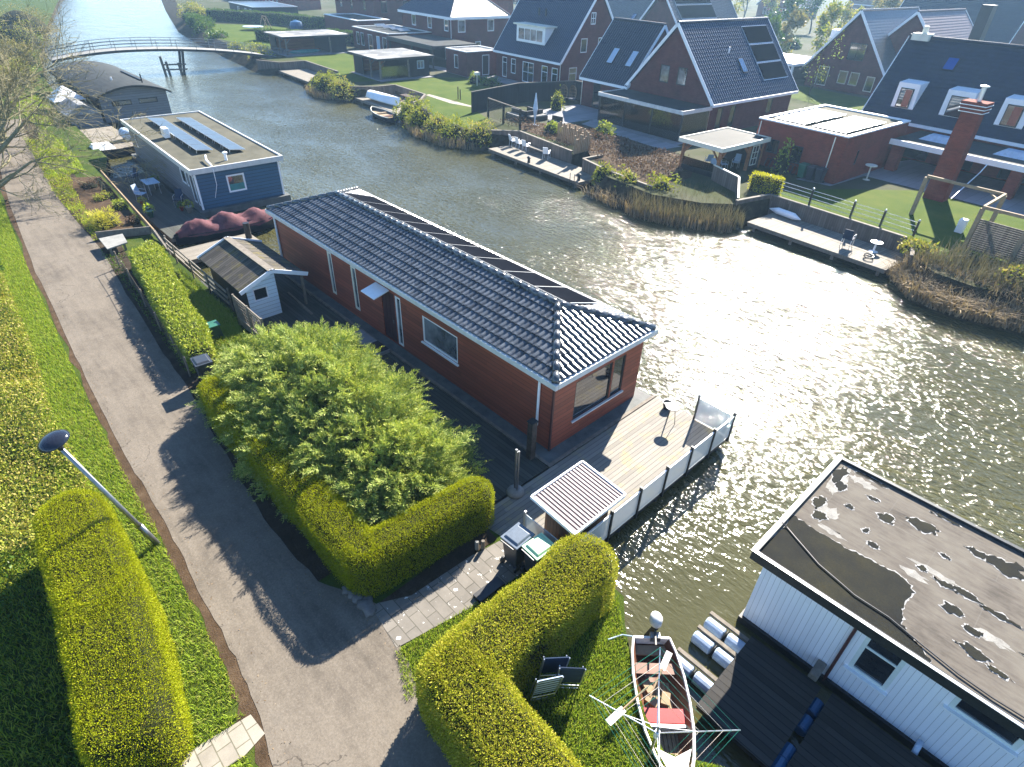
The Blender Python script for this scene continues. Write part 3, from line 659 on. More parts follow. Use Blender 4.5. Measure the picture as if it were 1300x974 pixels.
def mesh_qt(name, V, Q, Tn, mat):
    me = bpy.data.meshes.new(name); nq, nt = len(Q), len(Tn)
    me.vertices.add(len(V)); me.vertices.foreach_set('co', np.ascontiguousarray(V, dtype=np.float32).ravel())
    idx = np.concatenate([Q.ravel(), Tn.ravel()]).astype(np.int32)
    me.loops.add(len(idx)); me.loops.foreach_set('vertex_index', idx)
    me.polygons.add(nq+nt); me.polygons.foreach_set('loop_start', np.concatenate([np.arange(nq)*4, nq*4+np.arange(nt)*3]).astype(np.int32))
    me.polygons.foreach_set('loop_total', np.concatenate([np.full(nq, 4), np.full(nt, 3)]).astype(np.int32))
    me.update(calc_edges=True); me.materials.append(mat); return me
def lump(P, s, seed=0):
    r = np.random.default_rng(seed); out = np.zeros(len(P))
    for k in range(5):
        w = r.normal(0, 1, 3); w = w/np.linalg.norm(w)*s*(.6+.35*k); out += np.sin(P@w + r.uniform(0, 6.28))/(1+.45*k)
    return out/2.2
def in_poly(p, poly):
    x, y = p[:, 0], p[:, 1]; ins = np.zeros(len(p), bool); n = len(poly)
    for i in range(n):
        x0, y0 = poly[i]; x1, y1 = poly[(i+1) % n]
        c = ((y0 > y) != (y1 > y)) & (x < (x1-x0)*(y-y0)/((y1-y0) if y1 != y0 else 1e-9)+x0); ins ^= c
    return ins
def scatter(poly, dens):
    q = np.array(poly); lo, hi = q.min(0), q.max(0); n = int((hi-lo).prod()*dens)
    p = RNG.uniform(lo, hi, (n, 2)); return p[in_poly(p, poly)]

def hedge(fr, name, label, pts, h, z0, mat, core, dens, size, r=.25, seed=1, amp=.05, group=None, spread=.75, aspect=.55, tips=.0):
    """a clipped hedge along a line of (a, b, half width); round ends and shoulders"""
    pos = (pts[0][0], pts[0][1], z0); T = Thing(fr, name, label, 'hedge', pos, group)
    segs = list(zip(pts, pts[1:])); PP = []; NN = []
    for (a0, b0, w0), (a1, b1, w1) in segs:
        L_ = math.hypot(a1-a0, b1-b0); d = np.array([(a1-a0)/L_, (b1-b0)/L_]); e = np.array([-d[1], d[0]]); w = (w0+w1)/2
        rr = min(r, w*.95); hs = h-rr+rr*pi/2
        areas = [L_*hs*2, L_*2*w, pi*w*hs, pi*w*w]; n = int(sum(areas)*dens); c = RNG.choice(4, n, p=np.array(areas)/sum(areas))
        t = RNG.uniform(0, L_, n); y = RNG.uniform(-1, 1, n); sp = RNG.uniform(0, hs, n); an = RNG.uniform(0, 2*pi, n); q = np.sqrt(RNG.uniform(0, 1, n))
        th_ = np.clip((sp-(h-rr))/rr, 0, pi/2); zs_ = np.where(sp > h-rr, h-rr+rr*np.sin(th_), sp); inset = rr*(1-np.cos(th_))
        W = w0+(w1-w0)*t/L_; x = t.copy(); yy = y*W; zz = np.full(n, h); nx = np.zeros(n); ny = np.zeros(n); nz = np.ones(n); keep = np.ones(n, bool)
        k = c == 0; sg = np.sign(y); yy[k] = (sg*(W-inset))[k]; zz[k] = zs_[k]; ny[k] = (sg*np.cos(th_))[k]; nz[k] = np.sin(th_)[k]
        k = c == 1; keep[k] = (np.abs(yy) < W-rr*.9)[k]
        end = np.cos(an) > 0; we = np.where(end, w1, w0); xe = np.where(end, L_, 0)
        k = c == 2; x[k] = (xe+np.cos(an)*(we-inset))[k]; yy[k] = (np.sin(an)*(we-inset))[k]; zz[k] = zs_[k]; nx[k] = (np.cos(an)*np.cos(th_))[k]; ny[k] = (np.sin(an)*np.cos(th_))[k]; nz[k] = np.sin(th_)[k]
        k = c == 3; x[k] = (xe+np.cos(an)*we*q)[k]; yy[k] = (np.sin(an)*we*q)[k]; keep[k] = (we*q < we-rr*.9)[k]
        P = np.stack([a0+d[0]*x+e[0]*yy, b0+d[1]*x+e[1]*yy, zz], 1); N = np.stack([d[0]*nx+e[0]*ny, d[1]*nx+e[1]*ny, nz], 1)
        for (s0, s1) in segs:
            if s0[0] == a0 and s0[1] == b0: break
            l2 = math.hypot(s1[0]-s0[0], s1[1]-s0[1]); dd = np.array([(s1[0]-s0[0])/l2, (s1[1]-s0[1])/l2])
            rel = P[:, :2]-np.array(s0[:2]); tt = np.clip(rel@dd, 0, l2); dist = np.linalg.norm(rel-tt[:, None]*dd, axis=1)
            keep &= dist > (s0[2]+(s1[2]-s0[2])*tt/l2)-rr*1.15
        PP.append(P[keep]); NN.append(unit(N[keep]))
    P = np.concatenate(PP); N = np.concatenate(NN)
    P += N*(lump(P, 2.2, seed)[:, None]*amp + lump(P, 7., seed+50)[:, None]*amp*.4) + N*RNG.normal(-.02, .025, (len(P), 1))
    P[:, 2] = np.maximum(P[:, 2], .02); P[:, :2] -= np.array(pos[:2])
    V, F = leaves(P, N, size, aspect, spread)
    if tips == 0: tips = .025
    if tips > 0:
        k = RNG.uniform(0, 1, len(P)) < tips; V2, F2 = leaves(P[k], N[k], size*1.9, aspect*.6, .45, lift=.3)
        V, F = np.concatenate([V, V2]), np.concatenate([F, F2+len(V)])
    o = link('foliage', fast_mesh('foliage', V, F, mat), T.root)
    m = MB(pos)
    for i, ((a0, b0, w0), (a1, b1, w1)) in enumerate(segs):
        L_ = math.hypot(a1-a0, b1-b0); d = Vector(((a1-a0)/L_, (b1-b0)/L_)); e = Vector((-d.y, d.x)); rr = min(r, (w0+w1)/2*.95)
        def ring(g, z):
            out = []
            for j in range(7): an = -pi/2+pi*j/6; out.append((a1+(d.x*math.cos(an)+e.x*math.sin(an))*max(.02, w1-g), b1+(d.y*math.cos(an)+e.y*math.sin(an))*max(.02, w1-g), z))
            for j in range(7): an = pi/2+pi*j/6; out.append((a0+(d.x*math.cos(an)+e.x*math.sin(an))*max(.02, w0-g), b0+(d.y*math.cos(an)+e.y*math.sin(an))*max(.02, w0-g), z))
            return out
        g0 = .1; rs = [ring(g0, z0), ring(g0, z0+h-rr-.06)] + [ring(g0+rr*(1-math.cos(q)), z0+h-rr-.1+rr*math.sin(q)+.003*i) for q in (.5, 1.0, pi/2)]
        for p_, q_ in zip(rs, rs[1:]): m.hexa(p_, q_)
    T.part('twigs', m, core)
    return T

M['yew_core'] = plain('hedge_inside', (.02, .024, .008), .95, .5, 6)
LEAF_Y = leafmat('yellow_green_hedge_leaf', [(.08, .1, .008), (.16, .185, .012), (.12, .145, .01), (.19, .2, .02), (.14, .17, .01), (.17, .14, .05)], trans=.3, k=1.95, bl=.3)
LEAF_YB = leafmat('browning_hedge_leaf', [(.08, .1, .012), (.2, .2, .03), (.12, .15, .012), (.26, .22, .08), (.17, .19, .015)], trans=.3)
LEAF_D = leafmat('privet_leaf', [(.05, .08, .015), (.13, .17, .03), (.09, .12, .02), (.2, .22, .06), (.24, .24, .14)], trans=.25, rough=.4)
LEAF_M = leafmat('bramble_leaf', [(.05, .08, .015), (.15, .18, .03), (.12, .14, .02), (.24, .22, .07), (.22, .17, .11), (.1, .12, .02)], trans=.25, k=1.95, bl=.7)
LEAF_J = leafmat('juniper_frond', [(.05, .09, .025), (.15, .19, .05), (.11, .155, .05), (.21, .24, .085), (.3, .3, .14)], trans=.25, k=1.9, bl=.75)
LEAF_G = leafmat('fresh_grass', [(.06, .1, .012), (.14, .21, .02), (.11, .165, .018), (.2, .25, .045), (.2, .18, .08)], trans=.35, k=1.9, bl=.7)
LEAF_GD = leafmat('mixed_grass', [(.06, .1, .012), (.12, .16, .02), (.2, .2, .06), (.1, .13, .02)], trans=.3)
LEAF_DK = leafmat('dark_shrub_leaf', [(.02, .045, .012), (.045, .08, .018), (.03, .06, .015), (.07, .1, .02)], trans=.2, rough=.35)
LEAF_L = leafmat('lime_shrub_leaf', [(.06, .09, .012), (.2, .22, .03), (.15, .18, .02), (.28, .27, .06)], trans=.25, k=1.5, bl=.8)
LEAF_YEL = leafmat('yellow_blossom', [(.4, .3, .01), (.45, .36, .02), (.2, .2, .02)], trans=.3)
REED = leafmat('dry_reed', [(.16, .12, .06), (.26, .2, .11), (.2, .155, .08), (.32, .26, .16)], trans=.2, rough=.7, k=1.2, bl=1.15)
REED_G = leafmat('grey_green_reed', [(.1, .1, .05), (.18, .16, .085), (.13, .125, .06), (.24, .2, .12)], trans=.2, rough=.7, k=1.0, bl=1.2)
HEATH = leafmat('rusty_heather', [(.07, .04, .03), (.12, .07, .05), (.1, .07, .05), (.17, .13, .1)], trans=.15, k=1.2, bl=1.)

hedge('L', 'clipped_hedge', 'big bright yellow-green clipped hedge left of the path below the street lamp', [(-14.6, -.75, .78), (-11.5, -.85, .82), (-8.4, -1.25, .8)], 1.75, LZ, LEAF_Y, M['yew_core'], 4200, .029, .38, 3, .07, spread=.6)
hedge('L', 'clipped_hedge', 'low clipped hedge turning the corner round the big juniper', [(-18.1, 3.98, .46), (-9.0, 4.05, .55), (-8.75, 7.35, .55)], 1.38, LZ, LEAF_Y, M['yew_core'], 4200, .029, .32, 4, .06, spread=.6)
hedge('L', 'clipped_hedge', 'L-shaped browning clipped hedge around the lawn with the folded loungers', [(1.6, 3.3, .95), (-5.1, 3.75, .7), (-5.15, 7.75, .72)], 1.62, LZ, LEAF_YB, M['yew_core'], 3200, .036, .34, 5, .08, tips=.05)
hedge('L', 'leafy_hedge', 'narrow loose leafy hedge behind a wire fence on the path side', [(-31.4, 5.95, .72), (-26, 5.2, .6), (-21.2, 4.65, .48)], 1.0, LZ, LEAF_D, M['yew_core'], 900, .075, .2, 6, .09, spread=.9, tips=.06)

# juniper: a heap of feathery sprays
def sprays(P, D, length, n=9, width=.09, leafl=.1):
    """fronds along D at P: a fan of narrow leaflets both sides of a curved midrib"""
    m = len(P); D = unit(D); side = unit(np.cross(D, unit(RNG.normal(0, 1, (m, 3))+np.array([0, 0, 1.5])))); nn = np.cross(side, D)
    Ls = length*RNG.uniform(.6, 1.3, m); out = []
    for k in range(n):
        t = k/(n-1); base = P + D*(Ls*t)[:, None] - np.array([0, 0, 1])*(Ls*t*t*.18)[:, None]
        sg = 1 if k % 2 else -1; ll = leafl*(1-.55*t)*RNG.uniform(.7, 1.3, m)
        d2 = unit(D*.8 + side*sg*(1.0-.4*t) + nn*RNG.normal(.1, .35, (m, 1)))
        tip = base + d2*ll[:, None]; w = unit(np.cross(d2, nn+RNG.normal(0, .3, (m, 3))))*(ll*.12)[:, None]; mid = base + d2*(ll*.5)[:, None]
        out.append(np.stack([base, mid+w, tip, mid-w], 1))
    V = np.stack(out, 1).reshape(-1, 3); return V, np.arange(len(V)).reshape(-1, 4)
T = Thing('L', 'juniper', 'huge spreading feathery juniper inside the low clipped hedge', 'shrub', (-14.2, 6.6, LZ))
def heap(cx, cy, rx, ry, h, n, seed, zlo=.05):
    u_ = RNG.uniform(0, 2*pi, n); v_ = RNG.uniform(zlo, 1, n); c_ = np.sqrt(1-v_**2)
    P = np.stack([rx*c_*np.cos(u_), ry*c_*np.sin(u_), h*v_], 1)
    N = unit(np.stack([np.cos(u_)*c_/rx, np.sin(u_)*c_/ry, v_/h], 1)); P = P*(1+.11*lump(P, 2.6, seed))[:, None]
    return P + np.array([cx, cy, 0]), N
PP = []; DD = []
for i, (x, y, rx, ry, h) in enumerate(((-.4, -.45, 4.1, 2.0, 2.0), (-3.1, -.5, 1.9, 1.9, 2.0), (2.2, -.4, 2.2, 2.0, 1.8), (.4, .1, 2.6, 1.6, 2.3), (-1.7, .1, 2.3, 1.6, 2.5), (3.3, -.7, 1.4, 1.4, 1.3), (-.5, -1.3, 3.9, 1.4, 1.55), (3.0, -.2, 1.9, 2.0, 1.75), (-3.9, -.7, 1.4, 1.7, 1.5))):
    npl = int(100*(rx*ry/4))
    P, N = heap(x, y, rx*.88, ry*.88, h*.88, npl, 20+i, .0)
    D = unit(N*np.array([.85, .85, .3]) + np.array([.12, -.08, .12]) + RNG.normal(0, .22, (npl, 3)))
    for k in range(npl):                                             # a plume: many fronds along one arching branch
        L_ = RNG.uniform(.7, 1.25); n_ = 24; t = RNG.uniform(-.35, 1, n_); lat = RNG.normal(0, .13, (n_, 3))*(1.15-t[:, None])
        PP.append(P[k] + D[k]*(t*L_*.75)[:, None] + lat - np.array([0, 0, 1])*(.12*np.clip(t, 0, 1)**2)[:, None]); DD.append(D[k] + lat*2.2 + RNG.normal(0, .22, (n_, 3)))
P = np.concatenate(PP); D = np.concatenate(DD); P[:, 2] = np.maximum(P[:, 2], .06)
V, F = sprays(P, D, .52, 23, leafl=.165)
link('foliage', fast_mesh('foliage', V, F, LEAF_J), T.root)
m = MB((0, 0, 0))
for i, (x, y, rx, ry, h) in enumerate(((-.4, -.4, 3.4, 1.5, 1.7), (-3.0, -.4, 1.5, 1.4, 1.8), (2.2, -.3, 1.8, 1.5, 1.5), (-.8, .1, 2.6, 1.2, 2.1))):
    m.lathe((0, 0, 0), [(1, -.0), (.93, .35), (.75, .65), (.4, .92), (.05, 1.)], 16)
    for q in m.v[-80:]: q.x = q.x*rx+x; q.y = q.y*ry+y; q.z = q.z*h
link('branches', m.mesh('branches', M['yew_core'], True), T.root)
m = MB((0, 0, 0)); m.tube([(0, 0, -.3), (.1, 0, .5), (.2, .1, 1.2)], [.16, .12, .06], 8); link('trunk', m.mesh('trunk', M['grey_wood']), T.root)
# yellow blossom at the back of it
def bush(fr, name, label, a, b, z, rx, ry, h, n, size, mat, seed, cat='shrub', group=None, spread=.9, aspect=.5, core=True, stemh=.0, rot=0.):
    T = Thing(fr, name, label, cat, (a, b, z), group); LB_ = np.random.default_rng(seed+900); parts_ = []
    for j in range(6):
        f_ = LB_.uniform(.38, .7) if j else .74; an_ = LB_.uniform(0, 2*pi); o_ = 0 if j == 0 else LB_.uniform(.35, .72)
        p_, n_ = heap(o_*rx*math.cos(an_), o_*ry*math.sin(an_), rx*f_, ry*f_, h*LB_.uniform(.6, 1.02), int(n*(.3 if j == 0 else .15)), seed*7+j, .02); parts_.append((p_, n_))
    P = np.concatenate([p for p, q in parts_]); N = np.concatenate([q for p, q in parts_]); n = len(P)
    P[:, 2] += stemh; P *= RNG.uniform(.8, 1.04, (n, 1)); V, F = leaves(P, N, size, aspect, spread, lift=.2)
    link('foliage', fast_mesh('foliage', V, F, mat), T.root)
    if core:
        m = MB(); m.lathe((0, 0, 0), [(.8, 0), (.72, .25), (.52, .48), (.25, .64), (.03, .7)], 10)
        for q in m.v: q.x *= rx; q.y *= ry; q.z = q.z*h+stemh
        link('branches', m.mesh('branches', M['yew_core'], True), T.root)
    if stemh > 0:
        m = MB(); m.tube([(0, 0, 0), (.02, .01, stemh+h*.4)], [max(.02, rx*.08), .015], 6); link('stem', m.mesh('stem', M['grey_wood']), T.root)
    return T
bush('L', 'flowering_shrub', 'low shrub covered in yellow blossom beside the big juniper', -19.6, 6.4, LZ, .75, .5, .55, 1600, .06, LEAF_YEL, 31)

# ------------------------------------------------------------------ grass and wild growth
def grass(fr, name, polys, mat, dens, h, w, z, lean=.5):
    P = np.concatenate([scatter(p, dens) for p in polys]); P = np.c_[P, np.full(len(P), z)]
    V, Q, Tn = blades(P, h, w, lean); o = link(name, mesh_qt(name, V, Q, Tn, mat), None, Vector((0, 0, 0)), ANG[fr]); o['kind'] = 'stuff'; return o
grass('L', 'lawn_grass', [[(-4.5, 4.2), (1.5, 4.0), (1.5, 7.5), (-.2, 7.2), (-1.6, 6.2), (-2.3, 6.5), (-3.9, 7.8), (-4.5, 8.4)], [(-7.0, 3.5), (-5.9, 3.0), (-5.7, 8.2), (-6.5, 7.6)]], LEAF_G, 1900, .09, .013, LZ)
vl = [(a, b-.5) for a, b in pathL if -26 < a < -5] ; 
grass('L', 'verge_grass', [[(-26, 1.1)] + [(a, b-.24) for a, b in pathL[4:11]] + [(-8.2, .1), (-8.3, -.5), (-14.2, -.1), (-14.6, -1.2), (-20, -.6), (-26, -.2)], [(-50, 2.5), (-44.8, 2.2), (-34, 1.5), (-26, 1.1), (-26, -.2), (-34, .3), (-50, .8)]], LEAF_G, 900, .12, .014, LZ, .7)
grass('L', 'rough_grass', [[(-8.0, -1.4), (-8.0, -8), (-16, -8), (-16, -1.4)], [(-7.2, -.8), (-2, -1.5), (-2, -6), (-7.2, -6)]], LEAF_GD, 420, .16, .02, LZ, .7)
grass('L', 'bright_grass', [[(-30.5, 6.9), (-24.5, 7.0), (-22, 6.6), (-20.6, 6.3), (-20.4, 5.2), (-26, 6.0), (-30.5, 6.9)]], LEAF_G, 1500, .22, .02, LZ, .8)
def cover(fr, name, poly, mat, dens, size, z, hmax, seed, spread=1.0, aspect=.55):
    p = scatter(poly, dens); q = np.c_[p, np.zeros(len(p))]; hh = np.clip(.5+.55*lump(q, 1.1, seed)+.25*lump(q, 3.5, seed+1), .03, 1.2)*hmax
    q[:, 2] = z+hh*RNG.uniform(.55, 1.05, len(q)); N = np.tile(np.array([0, 0, 1.]), (len(q), 1))
    V, F = leaves(q, N, size, aspect, spread); o = link(name, fast_mesh(name, V, F, mat), None, Vector((0, 0, 0)), ANG[fr]); o['kind'] = 'stuff'; return o
cover('L', 'bramble_cover', [(-40, -.2), (-34, .55), (-26, .2), (-20.5, -.2), (-16.2, -.1), (-15.4, -.6), (-15.6, -2.6), (-18, -6), (-30, -9), (-44, -9)], LEAF_M, 620, .085, LZ, .6, 41)
cover('L', 'bramble_cover', [(-66, 2.2), (-50, .9), (-40, .9), (-34, .6), (-40, -.2), (-44, -9), (-70, -9)], LEAF_DK, 260, .14, LZ, 1.5, 43)
cover('L', 'dark_undergrowth', [(-15.6, -1.9), (-8.2, -2.3), (-8.2, -3.2), (-16, -4)], LEAF_DK, 300, .08, LZ, .3, 44)

grass('L', 'verge_grass', [[(-8.2, .1), (-8.3, -.5), (-8, -1), (-7.9, -.2), (-7.9, .45)], [(-7.15, .1), (-7.2, -.9), (-3, -1.4), (-3, -.3), (-6.6, .15)]], LEAF_G, 1300, .12, .014, LZ, .7)
grass('L', 'verge_grass', [[(-66, 8.2), (-54, 8.0), (-50, 7.6), (-50, 5.4), (-58, 6.4), (-66, 8)], [(-80, 8), (-66, 7.8), (-66, 10), (-80, 11)]], LEAF_G, 160, .25, .04, LZ, .7)
# fallen leaves along the path edges
fl_ = np.concatenate([np.c_[RNG.uniform(-34, -5, 900), RNG.normal(0, 1, 900)]]); eL = np.interp(fl_[:, 0], [p[0] for p in pathL], [p[1] for p in pathL]); eR = np.interp(fl_[:, 0], [p[0] for p in pathR], [p[1] for p in pathR])
sd_ = RNG.uniform(0, 1, 900) < .55; q = np.abs(fl_[:, 1])*.32; y = np.where(sd_, eR-q, eL+q*.6); P = np.c_[fl_[:, 0], y, np.full(900, LZ+.016)]
V, F = leaves(P, np.tile(np.array([0, 0, .2]), (900, 1)), .05, .6, 1.0); V[:, 2] = np.maximum(V[:, 2], LZ+.014); V[:, 2] = LZ+.014+(V[:, 2]-LZ-.014)*.4
o = link('fallen_leaves', fast_mesh('fallen_leaves', V, F, leafmat('fallen_leaf', [(.1, .06, .03), (.2, .14, .08), (.3, .25, .18)], trans=.1, k=1., bl=1.)), None, Vector((0, 0, 0)), ANG['L']); o['kind'] = 'stuff'
# ------------------------------------------------------------------ near bank: houseboats, sheds, boats and things
# blue flat-roofed houseboat, turned a little from its neighbour
BA = -.8386
u_, v_ = uv(BA); c_ = ground(239.8, 216.9, 2.85); oa, ob = c_.dot(u_), c_.dot(v_)
T = Thing(BA, 'houseboat', 'blue clad flat-roofed houseboat with two rows of solar panels on its roof', 'houseboat', (oa-.3, ob+.3, 0))
LB, WB = 15.7, 5.65
a1, a0, b0, b1 = oa-.3, oa-LB+.3, ob+.28, ob+WB-.28
m = T.mb(); m.box(a0-.4, a1+.3, b0-.3, b1+.3, -.5, .36); T.part('hull', m, M['hull'])
opF = [(b0+1.75, b0+2.85, 1.1, 2.15)]
opL = [(a1-.75, a1-.12, .5, 2.3), (a1-1.5, a1-.9, .5, 2.3), (a1-3.2, a1-2.3, 1.3, 2.2), (a1-2.2, a1-1.75, 1.3, 2.2), (a0+1.2, a0+1.8, 1.2, 2.1)]
m = T.mb(); walls(m, 'a', a1, b0, b1, .37, 2.6, opF, 1); walls(m, 'a', a0, b0, b1, .37, 2.6, [], -1); walls(m, 'b', b1, a0, a1, .37, 2.6, [], 1)
T.part('wall', m, M['blue_clad'])
m = T.mb(); walls(m, 'b', b0, a0, a1, .37, 2.6, opL, -1); T.part('side_wall', m, M['grey_clad'])
for k in (b0, b1):
    m = T.mb(); m.box(a1-.06, a1+.04, k-.05, k+.05, .38, 2.56); T.part('corner_trim', m, M['white'])
f = window(T, 'a', a1, 1, opF[0], M['white'], M['glass'], .1, 1, 1)
m = T.mb(); m.box(a1-.035, a1-.02, opF[0][0]+.1, opF[0][1]-.1, 1.2, 1.58); T.part('blind', m, M['teal'], f)
for o in opL: window(T, 'b', b0, -1, o, M['white'], M['glass'], .08)
m = T.mb(); m.box(oa-LB+.1, oa-.1, ob+.1, ob+WB-.1, 2.6, 2.78); rf = T.part('roof', m, M['roof_felt'])
m = T.mb(); e = .1
m.box(oa-LB, oa, ob, ob+e, 2.56, 2.86); m.box(oa-LB, oa, ob+WB-e, ob+WB, 2.56, 2.86); m.box(oa-e, oa, ob+e+.002, ob+WB-e-.002, 2.56, 2.86); m.box(oa-LB, oa-LB+e, ob+e+.002, ob+WB-e-.002, 2.56, 2.86)
T.part('fascia', m, M['gutter'], rf)
n_ = 0
pvb = None
for b_, cnt in ((ob+2.05, 7), (ob+3.75, 7)):
    for k in range(cnt):
        a_ = oa-3.2-k*1.55-(1. if b_ < ob+3 else 0.)
        if pvb is None:
            pvb = Thing(BA, 'solar_panel', 'shiny tilted solar panels on low frames on the flat roof of the blue houseboat', 'solar panel', (0, 0, 0), 'solar panels on the blue houseboat')
            m = pvb.mb(); m.box(-.76, .76, -.5, .5, 0, .03); pvb.part('panel_frame', m, M['alu'])
            m = pvb.mb(); m.box(-.74, .74, -.48, .48, .031, .036); pvb.part('cells', m, M['pv'])
            for s in (-.6, .6):
                m = pvb.mb(); m.bar((s, -.44, 0), (s, -.46, -.2), .03, .03); pvb.part('leg', m, M['alu'])
            r = pvb.root
        else: r = copy_thing(pvb.root, BA, (0, 0, 0))
        r.matrix_world = Matrix.Translation(wp(BA, a_, b_, 2.96)) @ Matrix.Rotation(BA, 4, 'Z') @ Matrix.Rotation(rad(-7), 4, 'X')
T = Thing(BA, 'air_conditioner', 'white box-shaped air conditioner standing on the flat roof of the blue houseboat', 'air conditioner', (oa-8.6, ob+1.25, 2.78))
m = T.mb(); m.box(oa-9.0, oa-8.25, ob+1.05, ob+1.4, 2.85, 3.45); T.part('case', m, M['white'], bevel=.03)
m = T.mb(); m.lathe((oa-8.63, ob+1.035, 3.15), [(0, 0), (.2, 0), (.2, .012), (0, .012)], 14); T.part('foot_rail', T.mb().box(oa-9.0, oa-8.25, ob+1.1, ob+1.35, 2.79, 2.848), M['steel_dark'])
T = Thing(BA, 'roof_vent', 'white plastic vent with a hose at the front edge of the blue houseboat roof', 'vent', (oa-1.2, ob+2.5, 2.78))
m = T.mb(); m.tube([(oa-1.2, ob+2.55, 2.78), (oa-1.2, ob+2.55, 3.2)], .09, 10); m.lathe((oa-1.2, ob+2.55, 3.2), [(.15, 0), (.15, .06), (.02, .12)], 10); T.part('cowl', m, M['white'])
m = T.mb(); m.tube([(oa-1.9, ob+1.6, 3.05), (oa-1.2, ob+1.4, 2.95), (oa-.3, ob+1.35, 2.9), (oa+.04, ob+1.32, 2.7), (oa+.05, ob+1.3, 1.8), (oa-.2, ob+1.1, 1.0)], [.06, .06, .05, .02, .015, .012], 7); T.part('hose', m, M['white'])

# dark barrel-roofed houseboat further up
T = Thing('L', 'houseboat', 'dark grey houseboat with a long curved felt roof and two slit windows', 'houseboat', (-66.5, 15.8, 0))
a1, a0, b0, b1 = -66.2, -82.5, 13.0, 18.6
m = T.mb(); m.box(a0-.3, a1+.3, b0-.2, b1+.2, -.5, .3); T.part('hull', m, M['black'])
arc = [(b0-.35+(b1-b0+.7)*k/14, 2.42+.75*math.sin(pi*k/14)**.85 if 0 < k < 14 else 2.42) for k in range(15)]
m = T.mb(); top = [(max(b0, min(b1, s)), z-.05) for s, z in arc]
ops = [(b0+.9, b0+2.5, 1.55, 1.98), (b0+3.1, b0+4.7, 1.55, 1.98)]
walls(m, 'a', a1, b0, b1, .31, top, ops, 1); T.part('wall', m, M['grey_clad'])
m = T.mb(); opl = [(a1-1.5-k*2.6, a1-.7-k*2.6, .6, 2.2) for k in range(6)]
walls(m, 'b', b0, a0, a1, .31, 2.4, opl, -1); walls(m, 'b', b1, a0, a1, .31, 2.4, [], 1); walls(m, 'a', a0, b0, b1, .31, top, [], -1); T.part('side_wall', m, M['black_clad'])
for o in ops: window(T, 'a', a1, 1, o, M['black'], M['glass'], .07)
for o in opl: window(T, 'b', b0, -1, o, M['black'], M['glass'], .06)
m = T.mb()
for (s0, z0), (s1, z1) in zip(arc, arc[1:]):
    m.hexa([(a0-.4, s0, z0-.16), (a1+.45, s0, z0-.16), (a1+.45, s1, z1-.16), (a0-.4, s1, z1-.16)], [(a0-.4, s0, z0), (a1+.45, s0, z0), (a1+.45, s1, z1), (a0-.4, s1, z1)])
rf = T.part('roof', m, M['roof_dark'])
m = T.mb(); m.box(-75, -69, 17.4, 17.55, 2.75, 3.1); T.part('skylight_kerb', m, M['black'], rf)
m = T.mb(); m.tube([(-67.6, 17.2, 2.7), (-67.6, 17.2, 3.75)], .06, 8); T.part('flue', m, M['steel_dark'], rf)
m = T.mb(); m.tube([(-69.5, 15.2, 3.1), (-69.5, 15.2, 3.4)], .07, 8); T.part('vent', m, M['white'], rf)

# white houseboat, bottom right
T = Thing('L', 'houseboat', 'white vertically clad houseboat with a patched bitumen roof with puddles', 'houseboat', (4, 12.8, 0))
a0, a1, b0, b1 = -2.2, 14, 10.62, 15.1
m = T.mb(); m.box(a0-.06, a1, b0-.08, b1+.08, -.5, .2); T.part('hull', m, M['black'])
ops = [(.16, .95, .98, 2.24), (1.86, 3.0, 1.74, 2.24), (5.0, 6.0, 1.2, 2.2)]
m = T.mb(); walls(m, 'b', b0, a0, a1, .21, 2.42, ops, -1); walls(m, 'a', a0, b0, b1, .21, 2.42, [], -1); walls(m, 'b', b1, a0, a1, .21, 2.42, [], 1); walls(m, 'a', a1, b0, b1, .21, 2.42, [], 1)
T.part('wall', m, M['white_clad'])
M['pale_green'] = plain('pale_green_frame', (.58, .64, .62), .5, .1)
window(T, 'b', b0, -1, ops[0], M['pale_green'], M['glass'], .09, 1, 1, .03, M['white'], bars=(1.82,))
window(T, 'b', b0, -1, ops[1], M['pale_green'], M['glass'], .09, 1, 1, .03, M['white']); window(T, 'b', b0, -1, ops[2], M['pale_green'], M['glass'], .09, 1, 1, .03)
m = T.mb(); m.tube([(-.07, b0-.05, 2.4), (-.07, b0-.05, .1)], .035, 8); T.part('drainpipe', m, M['dark_red'])
ra0, rb0, rb1 = -2.5, 10.4, 15.25
m = T.mb(); m.box(ra0+.08, a1+.2, rb0+.08, rb1-.08, 2.38, 2.55)
def bitumen():
    t = NT('patched_bitumen'); v = t.co()
    a = t.noise(v, 1.1, 6, .65); st = t.noise(t.co((2, 9, 2)), 1.2, 4, .6)
    f = t.math('ADD', t.math('MULTIPLY', a, .6), t.math('MULTIPLY', st, .4))
    c = t.ramp(f, [(.33, alb((.08, .07, .058))), (.47, alb((.15, .132, .11))), (.6, alb((.19, .172, .142)))])
    bt = t.add('ShaderNodeTexBrick'); t.l(t.co(), bt.inputs['Vector'])
    for k, x in (('Scale', 1.), ('Mortar Size', .012), ('Brick Width', 2.4), ('Row Height', 1.0)): bt.inputs[k].default_value = x
    c = t.mix(t.math('MULTIPLY', bt.outputs['Fac'], .35), c, alb((.2, .19, .17))); t.bump(a, .3, .01); return t.set(c, .9, spec=.2)
rf = T.part('roof', m, bitumen())
m = T.mb(); e = .1
m.box(ra0, a1+.2, rb0, rb0+e, 2.36, 2.63); m.box(ra0, a1+.2, rb1-e, rb1, 2.36, 2.63); m.box(ra0, ra0+e, rb0+e+.002, rb1-e-.002, 2.36, 2.63)
T.part('fascia', m, M['steel_dark'], rf)
